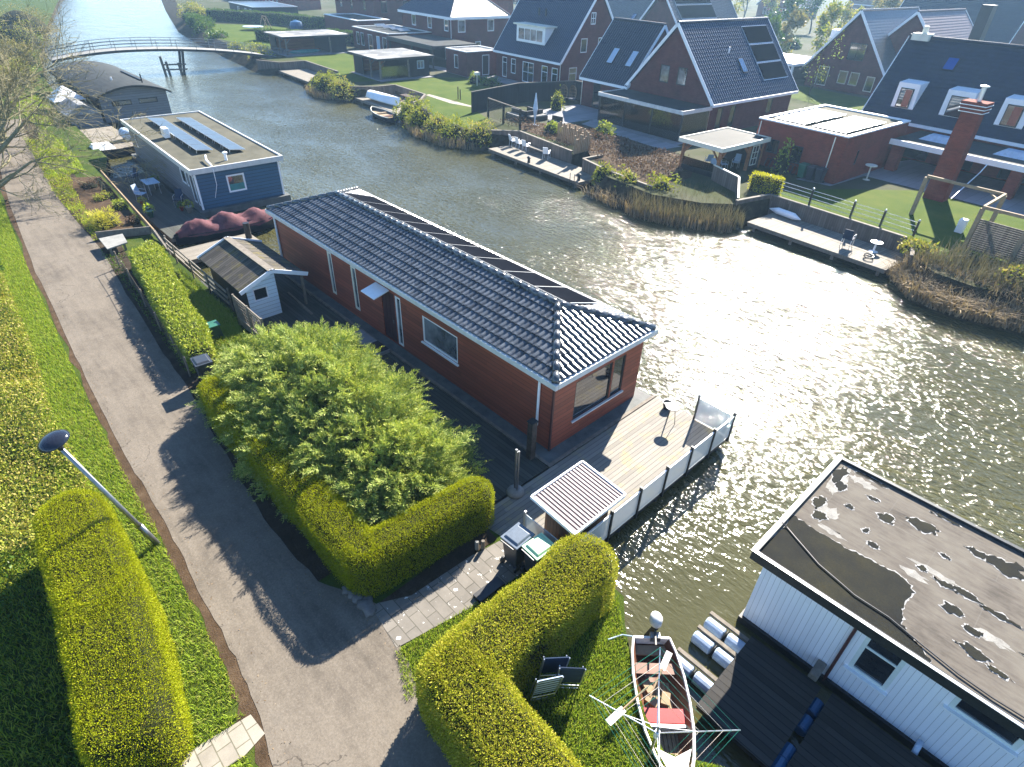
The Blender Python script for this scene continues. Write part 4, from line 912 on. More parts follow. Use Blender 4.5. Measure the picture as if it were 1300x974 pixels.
m = T.mb(); m.box(ra0-.02, a1+.2, rb0-.02, rb0+.05, 2.632, 2.65); m.box(ra0-.02, ra0+.05, rb0+.052, rb1, 2.632, 2.65); T.part('roof_edge_strip', m, M['alu'], rf)
def blob(pts, n=3, amp=.05, grow=0.):
    c = [sum(p[i] for p in pts)/len(pts) for i in (0, 1)]; out = []
    for i, p in enumerate(pts):
        q = pts[(i+1) % len(pts)]
        for k in range(n):
            t = k/n; x = p[0]+(q[0]-p[0])*t + random.uniform(-amp, amp); y = p[1]+(q[1]-p[1])*t+random.uniform(-amp, amp)
            d = math.hypot(x-c[0], y-c[1]) or 1; out.append((x+(x-c[0])/d*grow, y+(y-c[1])/d*grow))
    return out
puddles = [blob([(-2.38, 10.5), (-2.38, 12.25), (-1.9, 12.2), (-1.0, 12.2), (-.38, 12.3), (.1, 12.35), (.45, 12.1), (.4, 11.5), (.55, 11.05), (1.0, 10.8), (1.3, 10.52)], 3, .02)]
for x, y, rx, ry in ((-2.2, 14.6, .16, .5), (-1.6, 15.05, .6, .07), (-2.15, 13.2, .12, .35), (-1.95, 12.75, .2, .2), (-2.0, 14.15, .12, .22), (-1.24, 14.34, .16, .07), (-.75, 13.89, .2, .2), (-.05, 14.35, .4, .2), (-.66, 12.79, .12, .1), (-.95, 13.1, .08, .1), (1.14, 14.39, .35, .12), (1.69, 14.4, .4, .3),
                     (1.26, 12.9, .3, .1), (.36, 12.92, .1, .09), (.83, 12.83, .3, .07), (1.15, 12.24, .26, .13), (1.89, 12.83, .4, .07), (1.62, 12.0, .2, .1), (1.75, 11.47, .3, .13), (2.2, 11.35, .25, .08), (-1.55, 13.6, .1, .09), (.6, 13.7, .12, .05), (2.6, 13.4, .35, .12), (2.7, 12.2, .3, .14), (.2, 15.0, .3, .05), (3.4, 14.2, .5, .2), (3.6, 11.6, .4, .2), (4.4, 13.2, .5, .25), (5.2, 12, .4, .2)):
    puddles.append([(x+rx*math.cos(k*pi/7)*random.uniform(.55, 1.25), y+ry*math.sin(k*pi/7)*random.uniform(.55, 1.25)) for k in range(14)])
m = T.mb(); m2 = T.mb(); m3 = T.mb()
for k, (x, y, rx, ry) in enumerate(((-2.1, 14.2, .17, .75), (-1.9, 13.0, .3, .28), (-1.5, 12.45, .35, .1), (-1.7, 14.75, .4, .16), (.3, 12.6, .3, .12), (.6, 13.0, .5, .1), (1.9, 12.1, .4, .12), (2.6, 14.6, .5, .12))):
    m3.poly([(x+rx*math.cos(q*pi/11)*random.uniform(.5, 1.3), y+ry*math.sin(q*pi/11)*random.uniform(.5, 1.3), 2.5515+.0001*k) for q in range(22)])
for k, p in enumerate(puddles):
    c = [sum(q[i] for q in p)/len(p) for i in (0, 1)]
    g = .04 if k else .04
    fine = []; nseg = len(p)
    for i_ in range(nseg):
        q0, q1 = p[i_], p[(i_+1) % nseg]; ex, ey = q1[0]-q0[0], q1[1]-q0[1]; el = math.hypot(ex, ey) or 1
        for j_ in range(3):
            o_ = random.gauss(0, min(.02, el*.12)); fine.append((q0[0]+ex*j_/3-ey/el*o_, q0[1]+ey*j_/3+ex/el*o_))
    p = fine
    m.poly([(x, y, 2.558+.0003*k) for x, y in p]); m2.poly([(x+(x-c[0])/(math.hypot(x-c[0], y-c[1]) or 1)*g*random.uniform(.0, 1.5), y+(y-c[1])/(math.hypot(x-c[0], y-c[1]) or 1)*g*random.uniform(0, 1.5), 2.5535+.00005*k) for x, y in p])
M['wet'] = patchy('wet_bitumen', [(.35, (.012, .014, .016)), (.5, (.022, .023, .019)), (.65, (.042, .04, .022))], .9, .8, bump=.05); M['wet'].node_tree.nodes['Principled BSDF'].inputs['Specular IOR Level'].default_value = .06
o = T.part('worn_patch', m3, plain('pale_worn_felt', (.34, .33, .3), .9, .3, 5), rf); o['kind'] = 'stuff'
o = T.part('puddle', m, M['wet'], rf); o['kind'] = 'stuff'
o = T.part('lime_edge', m2, plain('lime_rim', (.46, .46, .45), .9, .4, 9), rf); o['kind'] = 'stuff'
m = MB((0, 0, 2.56)); cab = [(-2.59, 11.72), (-2.3, 11.72), (-2.03, 11.58), (-1.3, 11.22), (-.8, 11.1), (-.41, 11.0), (.3, 10.99), (.96, 10.84), (1.68, 10.7), (2.27, 10.66), (2.76, 10.68), (4.5, 10.8)]
m.tube([(a, b, 2.585 if a > -2.4 else 2.68) for a, b in cab], .016, 6); one('L', 'cable', 'thin black cable lying across the patched roof of the white houseboat', 'cable', m, M['black'], (0, 0, 2.56))

# jetties and floats by the white houseboat
T = deck('jetty', 'blackened plank jetty on floats beside the white houseboat', 'L', -1.72, -.02, 7.68, 10.12, .42, M['jetty_dark'], [(-1.5, 7.9), (-.3, 7.9)], M['black'], .12)
T = deck('jetty', 'second dark plank jetty at the bottom edge behind the blue drums', 'L', .2, 3.2, 8.0, 10.2, .4, M['jetty_dark'], [(.4, 8.2), (.4, 10)], M['black'], .12)
fl = None
for k, b in enumerate((9.86, 9.3, 8.42)):
    lab = ('pair of pale floats under a plank, farthest from the wooden boat', 'pair of pale floats under a plank, middle of the three at the jetty', 'pair of pale floats under a plank, nearest the wooden boat')[k]
    T = Thing('L', 'float', lab, 'float', (-2.2, b, 0), 'floats under the black jetty')
    for a in ((-2.75, -2.24), (-2.16, -1.65)):
        m = T.mb(); m.tube([(a[0], b, .1), (a[0]+.03, b, .1), (a[1]-.03, b, .1), (a[1], b, .1)], [.13, .165, .165, .13], 14); T.part('drum', m, M['pale_drum'])
    m = T.mb(); m.box(-2.78, -1.65, b+.14, b+.24, .22, .28); T.part('plank', m, M['grey_wood'])
    m = T.mb(); m.tube([(-2.2, b, .1), (-2.19, b, .1)], .18, 14); T.part('strap', m, M['black'])
for k, (a, b) in enumerate(((.1, 9.72), (.1, 9.2), (.12, 8.35), (.12, 7.98))):
    m = MB((a, b, .05)); m.tube([(a-.04, b-.2, .17), (a-.04, b-.17, .17), (a-.04, b+.17, .17), (a-.04, b+.2, .17)], [.13, .17, .17, .13], 14)
    one('L', 'drum', ('blue plastic drum nearest the white houseboat between the jetties', 'second blue plastic drum from the white houseboat between the jetties', 'third blue plastic drum between the jetties, near the bottom edge', 'blue plastic drum between the jetties, cut by the bottom edge')[k], 'drum', m, M['blue_drum'], (a, b, .05), 'blue drums between the jetties')
m = MB((-.28, 10.55, .4)); m.box(-.36, -.16, 10.12, 10.6, .43, .62); one('L', 'timber_block', 'short thick weathered timber between the black jetty and the white wall', 'timber', m, M['grey_wood'], (-.28, 10.55, .4), bevel=.02)
m = MB((1.9, 10.35, 0)); m.tube([(1.9, 10.5, .5), (1.9, 10.35, .45), (1.92, 10.25, .2), (1.95, 10.2, -.2)], .06, 8); one('L', 'waste_pipe', 'pale blue plastic pipe bending from the white houseboat into the water', 'pipe', m, M['pale_drum'], (1.9, 10.35, 0), smooth=True)

# open wooden boat with outboard motor
bo = wp('L', -3.25, 8.05, .28)
BF = -pi/2                                                     # bow points straight along world -y
u3, v3 = uv(BF); ba, bb = bo.dot(u3), bo.dot(v3)
T = Thing(BF, 'rowing_boat', 'open varnished wooden boat with peeling white gunwales and a red seat', 'boat', (ba, bb, .28))
st = [(0, .42, .3), (.35, .5, .3), (.9, .56, .31), (1.5, .56, .33), (2.1, .5, .37), (2.6, .38, .42), (3.0, .22, .48), (3.25, .03, .52)]
def hullpts(x, w, h, k=9, inn=0.):
    out = []
    for j in range(k):
        t = -1+2*j/(k-1); y = t; z = abs(t)**2.6
        out.append((ba+x, bb+(w-inn)*math.copysign(abs(t)**.75, t), .28+(h+.18)*z*(1)+inn*.6*(1-z)))
    return out
def loft(m, rings, flip=False):
    idx = [[m.pt(p) for p in r] for r in rings]
    for a, b in zip(idx, idx[1:]):
        for j in range(len(a)-1): m.f.append([a[j], a[j+1], b[j+1], b[j]] if not flip else [a[j], b[j], b[j+1], a[j+1]])
    return idx
m = T.mb(); idx = loft(m, [hullpts(*s) for s in st]); m.f.append(idx[0][::-1]); hull = T.part('hull', m, M['mahogany'], None, True)
m = T.mb(); loft(m, [hullpts(*s, inn=.035) for s in st[:-1]], True); T.part('lining', m, M['mahogany'], hull, True)
for sg in (-1, 1):
    m = T.mb(); m.tube([(ba+x, bb+sg*w, .28+h+.19) for x, w, h in st], .032, 6); T.part('gunwale', m, M['peel_white'])
m = T.mb(); m.box(ba-.03, ba+.03, bb-.42, bb+.42, .55, .78); T.part('transom', m, M['peel_white'])
def bench(x0, x1, w, z, mat, nm): 
    m = T.mb(); m.box(ba+x0, ba+x1, bb-w, bb+w, z, z+.04); return T.part(nm, m, mat)
bench(.55, .8, .47, .6, M['mahogany'], 'seat'); bench(1.55, 1.85, .5, .6, M['red_paint'], 'seat'); bench(.06, .3, .38, .5, M['pale_wood'], 'stern_deck')
m = T.mb(); m.poly([(ba+2.45, bb-.36, .9), (ba+3.2, bb-.04, .98), (ba+3.2, bb+.04, .98), (ba+2.45, bb+.36, .9), (ba+2.62, bb, .91)]); T.part('foredeck', m, M['peel_white'])
m = T.mb()
for k in range(7): m.box(ba+.85, ba+2.4, bb-.3+k*.088, bb-.225+k*.088, .36, .385)
T.part('floorboards', m, M['pale_wood'])
m = T.mb(); m.box(ba+1.88, ba+1.94, bb-.48, bb+.48, .36, .66); T.part('bulkhead', m, M['peel_white'])
for k, (x, y, h_, rz_) in enumerate(((1.0, -.2, .12, .4), (1.25, .15, .1, -.3), (1.3, -.15, .08, .9))):
    m = MB((0, 0, 0)); m.box(-.14, .14, -.09, .09, 0, h_)
    one(BF, 'plank_crate', ('small pale wooden box on the boat floor near the motor', 'pale wooden box in the boat beside the red seat', 'flat wooden box in the middle of the boat floor')[k], 'box', m, M['pale_wood'], (ba+x, bb+y, .386)).rotation_euler = (0, 0, BF+rz_)
T = Thing(BF, 'outboard_motor', 'grey and white outboard motor tilted up on the stern of the wooden boat', 'outboard motor', (ba-.1, bb+.1, .6))
m = T.mb(); m.lathe((ba-.26, bb+.12, .98), [(.0, -.12), (.11, -.12), (.15, -.02), (.145, .1), (.1, .17), (.0, .19)], 14)
for q in m.v: q.x *= 1.3
T.part('cowl', m, M['gutter'], None, True)
m = T.mb(); m.bar((ba-.18, bb+.1, .9), (ba-.33, bb+.02, .25), .09, .13); T.part('shaft', m, M['steel_dark'])
m = T.mb(); m.bar((ba-.12, bb+.08, .92), (ba+.3, bb+.02, .95), .035, .035); T.part('tiller', m, M['black'])
m = T.mb(); m.box(ba-.1, ba+.05, bb-.03, bb+.2, .68, .84); T.part('clamp', m, M['steel'])
def oar(label, p, q, bw):
    p, q = Vector(p), Vector(q); T = Thing('W', 'oar', label, 'oar', tuple(p)); m = T.mb(); d = (q-p).normalized(); m.tube([p, q-d*.42], .022, 7); T.part('shaft', m, M['pale_wood'])
    m = T.mb(); m.bar(q-d*.45, q, bw, .02); T.part('blade', m, M['peel_white'])
g1, g2 = ground(825, 885, .85), ground(850, 828, 1.0); oar('wooden oar lying slantwise across the boat towards the motor', g1, g2, .14)
g1, g2 = ground(808, 885, .98), ground(772, 918, .92); oar('wooden oar sticking out over the grass side of the boat', g1 + (g1-g2)*.4, g2, .15)
m = MB((0, 0, 0)); pts = [ground(772, 812, .72), ground(790, 806, .72), ground(803, 808, .8)]; m.tube(pts, .02, 6); one('W', 'mooring_rope', 'pale rope from the hedge end to the stern of the wooden boat', 'rope', m, M['pale_fabric'], (0, 0, 0))

# rotary clothes dryer
dc = wp('L', -1.73, 5.79, 0)
T = Thing('W', 'clothes_dryer', 'rotary clothes dryer with green and pale lines standing over the wooden boat', 'clothes dryer', (dc.x, dc.y, LZ))
m = T.mb(); m.tube([(dc.x, dc.y, LZ-.2), (dc.x, dc.y, 2.25)], .028, 10); T.part('post', m, M['steel'])
m = T.mb(); m.tube([(dc.x, dc.y, 1.85), (dc.x, dc.y, 2.05)], .05, 10); T.part('hub', m, M['white'])
ends = [ground(838, 822, 2.42), ground(748, 883, 2.42), ground(940, 927, 2.42)]
ends.append(Vector((2*dc.x-ends[0].x, 2*dc.y-ends[0].y, 2.42))); ends = [ends[0], ends[1], ends[3], ends[2]]
hub = Vector((dc.x, dc.y, 1.98))
for e_ in ends:
    m = T.mb(); m.tube([hub, e_], .012, 7); T.part('arm', m, M['alu'])
    m = T.mb(); m.tube([(dc.x, dc.y, 2.22), hub+(e_-hub)*.5], .009, 6); T.part('strut', m, M['alu'])
for k in range(7):
    t = .42+.57*k/6; m = T.mb(); m.tube([hub+(e_-hub)*t + Vector((0, 0, .012)) for e_ in ends] + [hub+(ends[0]-hub)*t+Vector((0, 0, .012))], .0045, 4); T.part('line', m, M['green_line'] if k % 3 != 1 else M['pale_line'])

# folded sun loungers leaning in the hedge corner
def lounger(label, a, b, rz_, mat2, wide=.52, lean=.32):
    T = Thing('L', 'folded_lounger', label, 'lounger', (a, b, LZ), 'folded loungers by the hedge'); T.root.rotation_euler = (0, 0, ANG['L']+rz_)
    T.pos = Vector((0, 0, 0)); H_ = 1.35
    X = lambda t, y, d=0: (y, d - lean*t, H_*t)
    for s in (-wide/2, wide/2):
        m = MB(); m.tube([X(0, s), X(1, s)], .014, 6); T.part('side_rail', m, M['alu'])
        m = MB(); m.tube([X(.05, s*.92, .14), X(.85, s*.92, .12)], .014, 6); T.part('leg', m, M['alu'])
    m = MB(); m.tube([X(0, -wide/2), X(0, wide/2)], .014, 6); m.tube([X(.16, -wide/2), X(.16, wide/2)], .011, 6); T.part('cross_bar', m, M['alu'])
    m = MB(); m.hexa([X(.28, -wide/2, .01), X(.28, wide/2, .01), X(.28, wide/2, .03), X(.28, -wide/2, .03)], [X(1, -wide/2, .01), X(1, wide/2, .01), X(1, wide/2, .03), X(1, -wide/2, .03)])
    T.part('fabric', m, mat2)
    return T
M['striped'] = boards('striped_lounger_fabric', (.34, .44, .56), .16, 2, .8, .05, .22, 2, .06, .1)
M['striped_dark'] = boards('dark_striped_fabric', (.035, .07, .15), .09, 2, .8, .15, .2, 2, .5, .1)
lounger('folded lounger with pale blue and navy striped fabric against the hedge', -4.02, 5.2, .25+pi/4, M['striped'])
lounger('folded lounger in dark blue fabric behind the striped one', -4.2, 5.65, .1+pi/4, M['fabric_blue'])
lounger('folded lounger in dark striped fabric, outermost of the stack', -3.82, 5.75, .0+pi/4, M['striped_dark'])

# bins
def wheelie(label, fr, a, b, z, rz_, body, lid, group=None):
    T = Thing(fr, 'wheelie_bin', label, 'wheelie bin', (a, b, z), group); T.root.rotation_euler = (0, 0, ANG[fr]+rz_); T.pos = Vector((0, 0, 0))
    m = MB(); m.hexa([(-.2, -.22, .08), (.2, -.22, .08), (.2, .24, .08), (-.2, .24, .08)], [(-.27, -.33, .95), (.27, -.33, .95), (.27, .3, .95), (-.27, .3, .95)]); T.part('body', m, body, bevel=.03)
    m = MB(); m.box(-.29, .29, -.35, .34, .955, 1.0); m.hexa([(-.24, -.28, 1.0), (.24, -.28, 1.0), (.24, .27, 1.0), (-.24, .27, 1.0)], [(-.2, -.22, 1.045), (.2, -.22, 1.045), (.2, .22, 1.045), (-.2, .22, 1.045)]); T.part('lid', m, lid, bevel=.012)
    m = MB(); m.tube([(-.22, .39, .97), (.22, .39, .97)], .018, 7); T.part('handle', m, body)
    for s in (-.23, .23):
        m = MB(); m.tube([(s-.03, .26, .1), (s+.03, .26, .1)], .1, 14); T.part('wheel', m, M['black'])
    return T
wb = wheelie('dark grey wheelie bin standing alone beside the path between two hedges', 'L', -20.1, 4.35, LZ, 1.5, M['bin'], M['bin'])
wheelie('black wheelie bin with a wet shiny lid beside the glass screen', 'L', -6.98, 7.25, LZ, 3.2, M['bin'], plain('wet_lid', (.16, .2, .25), .25, .2))
wheelie('green-lidded wheelie bin half hidden behind the browning hedge', 'L', -6.38, 7.42, LZ, 3.1, M['bin'], M['green_lid'])
m = MB((-6.75, 6.0, LZ)); m.box(-6.9, -6.62, 5.7, 6.5, LZ+.02, LZ+.12); one('L', 'boot_grate', 'black slatted grate lying at the foot of the browning hedge', 'grate', m, M['black'], (-6.75, 6.0, LZ))
for k, (a, b) in enumerate(((-7.95, 6.72), (-7.86, 6.86))):
    m = MB((a, b, LZ)); m.tube([(a, b, LZ-.1), (a, b, LZ+.3), (a, b, LZ+.32)], [.055, .055, .045], 10); one('L', 'stub_post', ('pale short round post stub beside the paved path', 'mossy short round post stub beside the paved path')[k], 'post', m, (M['concrete'], M['grey_wood'])[k], (a, b, LZ))
for k, (a, b, s) in enumerate(((-9.15, 3.5, .12), (-8.95, 3.56, .15), (-8.75, 3.62, .16), (-8.55, 3.75, .14), (-8.4, 3.6, .2))):
    m = MB(); m.lathe((0, 0, 0), [(.7, -.3), (1, .1), (.9, .5), (.5, .85), (.05, .95)], 9)
    for q in m.v: n_ = 1+.25*math.sin(q.x*4+k)+.2*math.cos(q.y*5+k*2); q.x *= s*n_*1.25; q.y *= s*n_; q.z *= s*.8
    one('L', 'boulder', ('leftmost small stone of the five at the low hedge corner', 'second small stone from the left at the low hedge corner', 'middle stone of the row at the low hedge corner', 'fourth stone from the left at the low hedge corner', 'largest stone, set in front of the row at the hedge corner')[k], 'stone', m, M['stones'], (a, b, LZ), 'stones at the hedge corner', True)

# street lamp, leaning
lb = wp('L', -13.71, .57, LZ); lt = ground(74, 566, LZ+4.0)
T = Thing('W', 'street_lamp', 'leaning street lamp with a shallow black dome on a grey pole', 'street lamp', tuple(lb))
d = (lt-lb).normalized()
m = T.mb(); m.tube([lb-d*.2, lb+d*.9], [.075, .075], 12); m.tube([lb+d*.9, lb+d*1.0, lt], [.075, .055, .045], 12); T.part('pole', m, M['steel'], None, True)
def axis_lathe(m, c, ax, prof, n=28):
    ax = Vector(ax).normalized(); x = ax.orthogonal().normalized(); y = ax.cross(x)
    rings = [[m.pt(c+ax*z+(x*math.cos(2*pi*j/n)+y*math.sin(2*pi*j/n))*r) for j in range(n)] for r, z in prof]
    for a, b in zip(rings, rings[1:]):
        for j in range(n): m.f.append([a[j], a[(j+1) % n], b[(j+1) % n], b[j]])
    m.f.append(rings[0][::-1]); m.f.append(rings[-1])
m = T.mb(); axis_lathe(m, lt, d, [(.05, -.04), (.07, .0), (.12, .06), (.2, .14), (.28, .16)]); lens = T.part('lens', m, M['white'], None, True)
m = T.mb(); axis_lathe(m, lt, d, [(.3, .14), (.325, .15), (.325, .17), (.26, .235), (.15, .275), (.03, .29)]); T.part('lamp_dome', m, plain('lamp_black', (.02, .025, .04), .12, .2), None, True)
m = T.mb(); axis_lathe(m, lt, d, [(.05, -.12), (.06, -.1), (.06, -.03)], 12); T.part('collar', m, M['black'])

# white garden shed with an open lean-to side
T = Thing('L', 'garden_shed', 'white boarded garden shed with a mossy grey gable roof and an open side', 'shed', (-25.7, 8.6, LZ-.2))
z0 = LZ-.2; ru = 2.62; ea = 1.98
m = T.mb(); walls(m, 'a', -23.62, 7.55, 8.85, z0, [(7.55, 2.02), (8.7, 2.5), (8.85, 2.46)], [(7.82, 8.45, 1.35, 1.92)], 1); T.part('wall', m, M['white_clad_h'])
m = T.mb(); walls(m, 'b', 7.55, -27.7, -23.62, z0, 2.02, [], -1); walls(m, 'a', -27.7, 7.55, 8.85, z0, [(7.55, 2.02), (8.7, 2.5), (8.85, 2.46)], [], -1); walls(m, 'b', 8.85, -27.7, -23.62, z0, 2.46, [], 1); T.part('side_wall', m, M['black_clad'])
window(T, 'a', -23.62, 1, (7.82, 8.45, 1.35, 1.92), M['white'], M['glass'], .05)
for (be, ze, nm) in ((7.28, ea, 0), (10.2, 1.98, 1)):
    m = T.mb(); m.hexa([(-27.95, be, ze), (-23.45, be, ze), (-23.45, 8.7, ru-.06), (-27.95, 8.7, ru-.06)], [(-27.95, be, ze+.05), (-23.45, be, ze+.05), (-23.45, 8.7, ru-.01), (-27.95, 8.7, ru-.01)])
    M['moss_roof'] = M.get('moss_roof') or boards('mossy_roof_boards', (.1, .09, .075), .16, 0, .9, .55, .06, 5, .35, .8, (.17, .14, .02))
    T.part('roof', m, M['moss_roof'])
for a in (-23.42, -27.98):
    for (be, ze) in ((7.24, ea), (10.24, 1.98)):
        m = T.mb(); m.bar((a, be, ze+.02), (a, 8.7, ru-.03), .04, .17); T.part('bargeboard', m, M['white'])
m = T.mb(); m.bar((-28, 8.7, ru+.01), (-23.4, 8.7, ru+.01), .3, .03); T.part('ridge_board', m, M['grey_wood'])
for a in (-23.7, -27.6):
    m = T.mb(); m.box(a-.05, a+.05, 10.0, 10.1, z0, 2.02); T.part('post', m, M['grey_wood'])
m = MB((-24, 9.6, z0)); m.bar((-25.2, 9.9, z0+.03), (-22.6, 9.75, z0+.03), .1, .05); one('L', 'loose_plank', 'pale loose plank lying on the dark deck by the garden shed', 'plank', m, M['grey_wood'], (-24, 9.6, z0))
# lattice fence of the shed, planter, green box
T = Thing('L', 'lattice_fence', 'grey wooden trellis fence with arched panels in front of the white shed', 'fence', (-22, 6.95, LZ))
for k, a in enumerate((-23.4, -22.1, -20.8)):
    m = T.mb(); m.box(a-.04, a+.04, 6.9, 6.98, LZ, 2.1); T.part('post', m, M['grey_wood'])
for k, a in enumerate((-23.36, -22.06)):
    m = T.mb(); m.box(a, a+1.22, 6.915, 6.965, 2.0, 2.07); m.box(a, a+1.22, 6.915, 6.965, .75, 1.1)
    for j in range(9): m.bar((a+.06+.137*j, 6.94, 1.1), (a+.06+.137*j, 6.94, 2.0), .02, .02, (0, 1, 0))
    for j in range(6): m.bar((a, 6.95, 1.2+.14*j), (a+1.22, 6.95, 1.2+.14*j), .02, .018)
    m.tube([(a+.1, 6.96, 1.15)] + [(a+.61-.5*math.cos(pi*j/8), 6.96, 1.5+.4*math.sin(pi*j/8)) for j in range(9)] + [(a+1.12, 6.96, 1.15)], .03, 6)
    T.part('trellis_panel', m, M['grey_wood'])
T = Thing('L', 'planter', 'wooden planter box with grassy plants at the end of the trellis fence', 'planter', (-20.5, 7.3, LZ-.2))
m = T.mb(); m.box(-20.75, -20.2, 6.98, 7.02, LZ-.2, 1.25); m.box(-20.75, -20.2, 7.6, 7.64, LZ-.2, 1.25); m.box(-20.75, -20.71, 7.021, 7.599, LZ-.2, 1.25); m.box(-20.24, -20.2, 7.021, 7.599, LZ-.2, 1.25); T.part('box', m, M['grey_wood'])
P = np.c_[RNG.uniform(-.22, .22, 160), RNG.uniform(-.25, .25, 160), np.full(160, .6)]; V, Q, Tn = blades(P, .4, .02, .5)
o = link('foliage', mesh_qt('foliage', V + np.array([.02, 0, 0]), Q, Tn, LEAF_GD), T.root)
T = Thing('L', 'compost_box', 'dark green plastic box with a light lid on the grass behind the leafy hedge', 'box', (-22.95, 5.75, LZ))
m = T.mb(); m.hexa([(-23.2, 5.5, LZ), (-22.7, 5.5, LZ), (-22.7, 6.0, LZ), (-23.2, 6.0, LZ)], [(-23.15, 5.55, 1.3), (-22.75, 5.55, 1.3), (-22.75, 5.95, 1.3), (-23.15, 5.95, 1.3)]); T.part('body', m, plain('dark_green_plastic', (.012, .06, .05), .45))
m = T.mb(); m.box(-23.22, -22.7, 5.5, 6.0, 1.302, 1.36); T.part('lid', m, M['green_plastic'], bevel=.02)
# wire fence along the leafy hedge
T = Thing('L', 'wire_fence', 'low wire fence on thin wooden posts along the path side of the leafy hedge', 'fence', (-27, 4.5, LZ))
fp = [(-32.4, 4.85+.0), (-30, 4.72), (-27.5, 4.52), (-25, 4.32), (-22.8, 4.18), (-20.95, 4.02)]
for a, b in fp:
    m = T.mb(); m.tube([(a, b, LZ), (a, b, LZ+.85)], .035, 6); T.part('post', m, M['grey_wood'])
m = T.mb()
for z in (.15, .35, .55, .78): m.tube([(a, b, LZ+z) for a, b in fp], .009, 4)
for (a, b), (c, d) in zip(fp, fp[1:]):
    n_ = int(math.hypot(c-a, d-b)/.22)
    for k in range(n_): x = a+(c-a)*k/n_; y = b+(d-b)*k/n_; m.tube([(x, y, LZ+.12), (x, y, LZ+.8)], .005, 4, False)
T.part('wire_mesh', m, M['rust'])
# rail fence and jetty by the covered boat
T = Thing('L', 'rail_fence', 'crooked weathered rail fence running down to the white garden shed', 'fence', (-28, 7.2, LZ))
for k, (a, b) in enumerate(((-32.6, 7.2), (-31.2, 7.1), (-29, 7.1), (-27, 7.1), (-25, 7.25))):
    m = T.mb(); m.tube([(a, b, LZ-.2), (a+.05, b, LZ+1.0)], .04, 6); T.part('post', m, M['grey_wood'])
for z in (.35, .62, .9):
    m = T.mb(); m.bar((-32.3, 7.12, LZ+z+.05), (-24.9, 7.16, LZ+z-.05), .045, .09); T.part('rail', m, M['grey_wood'])
deck('jetty', 'narrow grey plank jetty between the covered boat and the garden shed', 'L', -33.3, -31.6, 7.4, 11.6, .5, M['jetty'], [(-33, 11), (-32, 11)])
# boat under a maroon tarpaulin
T = Thing('L', 'covered_boat', 'navy boat under a draped maroon tarpaulin moored across the blue houseboat', 'boat', (-35, 11.2, 0))
prof = [(8.3, .12, .5), (9.0, .65, .62), (10.2, .9, .66), (11.6, .92, .66), (12.8, .8, .68), (13.8, .45, .75), (14.3, .06, .85)]
ca = lambda y: -35.35+.22*(y-8.3)*.5
m = T.mb()
rings = []
for y, w, h in prof: rings.append([(ca(y)+w*math.copysign(abs(t)**.8, t), y, -.15+(h+.15)*abs(t)**2.2) for t in np.linspace(-1, 1, 9)])
idx = loft(m, rings, True); T.part('hull', m, M['navy'], None, True)
m = T.mb(); rings = []
for k in range(25):
    y = 8.45+(14.2-8.45)*k/24; w = np.interp(y, [p[0] for p in prof], [p[1] for p in prof])+.05; h = np.interp(y, [p[0] for p in prof], [p[2] for p in prof])
    hump = (.34, .3, .38, .52, .47, .55, .5, .36, .3, .44, .6, .66, .6, .5, .34, .28, .4, .5, .55, .45, .3, .34, .28, .2, .1)[k]
    rings.append([(ca(y)+w*t*(1+.02*math.sin(9*k)), y, h-.12*abs(t)**6+max(.05, hump)*(1-abs(t)**1.6)*min(1, w*1.4)+.03*math.sin(k*2.1+t*7)+.03*math.sin(k*5.3+t*3)+random.gauss(0, .022)) for t in np.linspace(-1, 1, 13)])
loft(m, rings, True); T.part('tarpaulin', m, M['maroon'], None, True)

# the deck and the clutter beside the blue houseboat
deck('side_deck', 'shaded boarded deck cluttered with garden things beside the blue houseboat', 'L', -48.5, -35.3, 8.1, 10.75, .42, M['deck_dark'], [(-47, 8.3), (-42, 8.3), (-36, 8.3)])
T = Thing('L', 'edge_board', 'long pale timber edging board along the planted garden strip', 'board', (-41, 7.8, LZ))
m = T.mb(); m.bar((-48.3, 8.2, LZ+.28), (-35.3, 7.42, LZ+.28), .07, .3); T.part('board', m, M['pale_wood'])
m = T.mb(); m.bar((-35.3, 7.42, LZ+.3), (-33.0, 7.3, LZ-.1), .09, .25); T.part('end_board', m, M['grey_wood'])
T = Thing('L', 'low_table', 'flat pale slab table at the end of the planted garden strip', 'table', (-34.9, 5.4, LZ))
m = T.mb(); m.hexa([(-35.7, 4.9, 1.06), (-34.0, 4.85, 1.06), (-34.3, 5.85, 1.06), (-35.65, 6.0, 1.06)], [(-35.7, 4.9, 1.12), (-34.0, 4.85, 1.12), (-34.3, 5.85, 1.12), (-35.65, 6.0, 1.12)]); T.part('slab', m, M['concrete'])
for a, b in ((-35.5, 5.05), (-34.2, 5.0), (-34.45, 5.7), (-35.45, 5.8)):
    m = T.mb(); m.box(a-.05, a+.05, b-.05, b+.05, LZ, 1.058); T.part('leg', m, M['grey_wood'])
m = MB((-36, 6.3, LZ)); m.bar((-36.8, 5.0, LZ+.2), (-35.9, 7.4, LZ+.2), .06, .45); one('L', 'low_wall', 'low grey plank wall closing the planted garden strip', 'wall', m, M['grey_wood'], (-36, 6.3, LZ))
T = Thing('L', 'folding_table', 'pale blue square table on the shaded deck of the blue houseboat', 'table', (-43.8, 9.9, .42))
m = T.mb(); m.box(-44.5, -43.2, 9.5, 10.3, 1.1, 1.14); T.part('tabletop', m, M['pale_fabric'])
for a, b in ((-44.4, 9.6), (-43.3, 9.6), (-43.3, 10.2), (-44.4, 10.2)):
    m = T.mb(); m.box(a-.02, a+.02, b-.02, b+.02, .42, 1.098); T.part('leg', m, M['alu'])
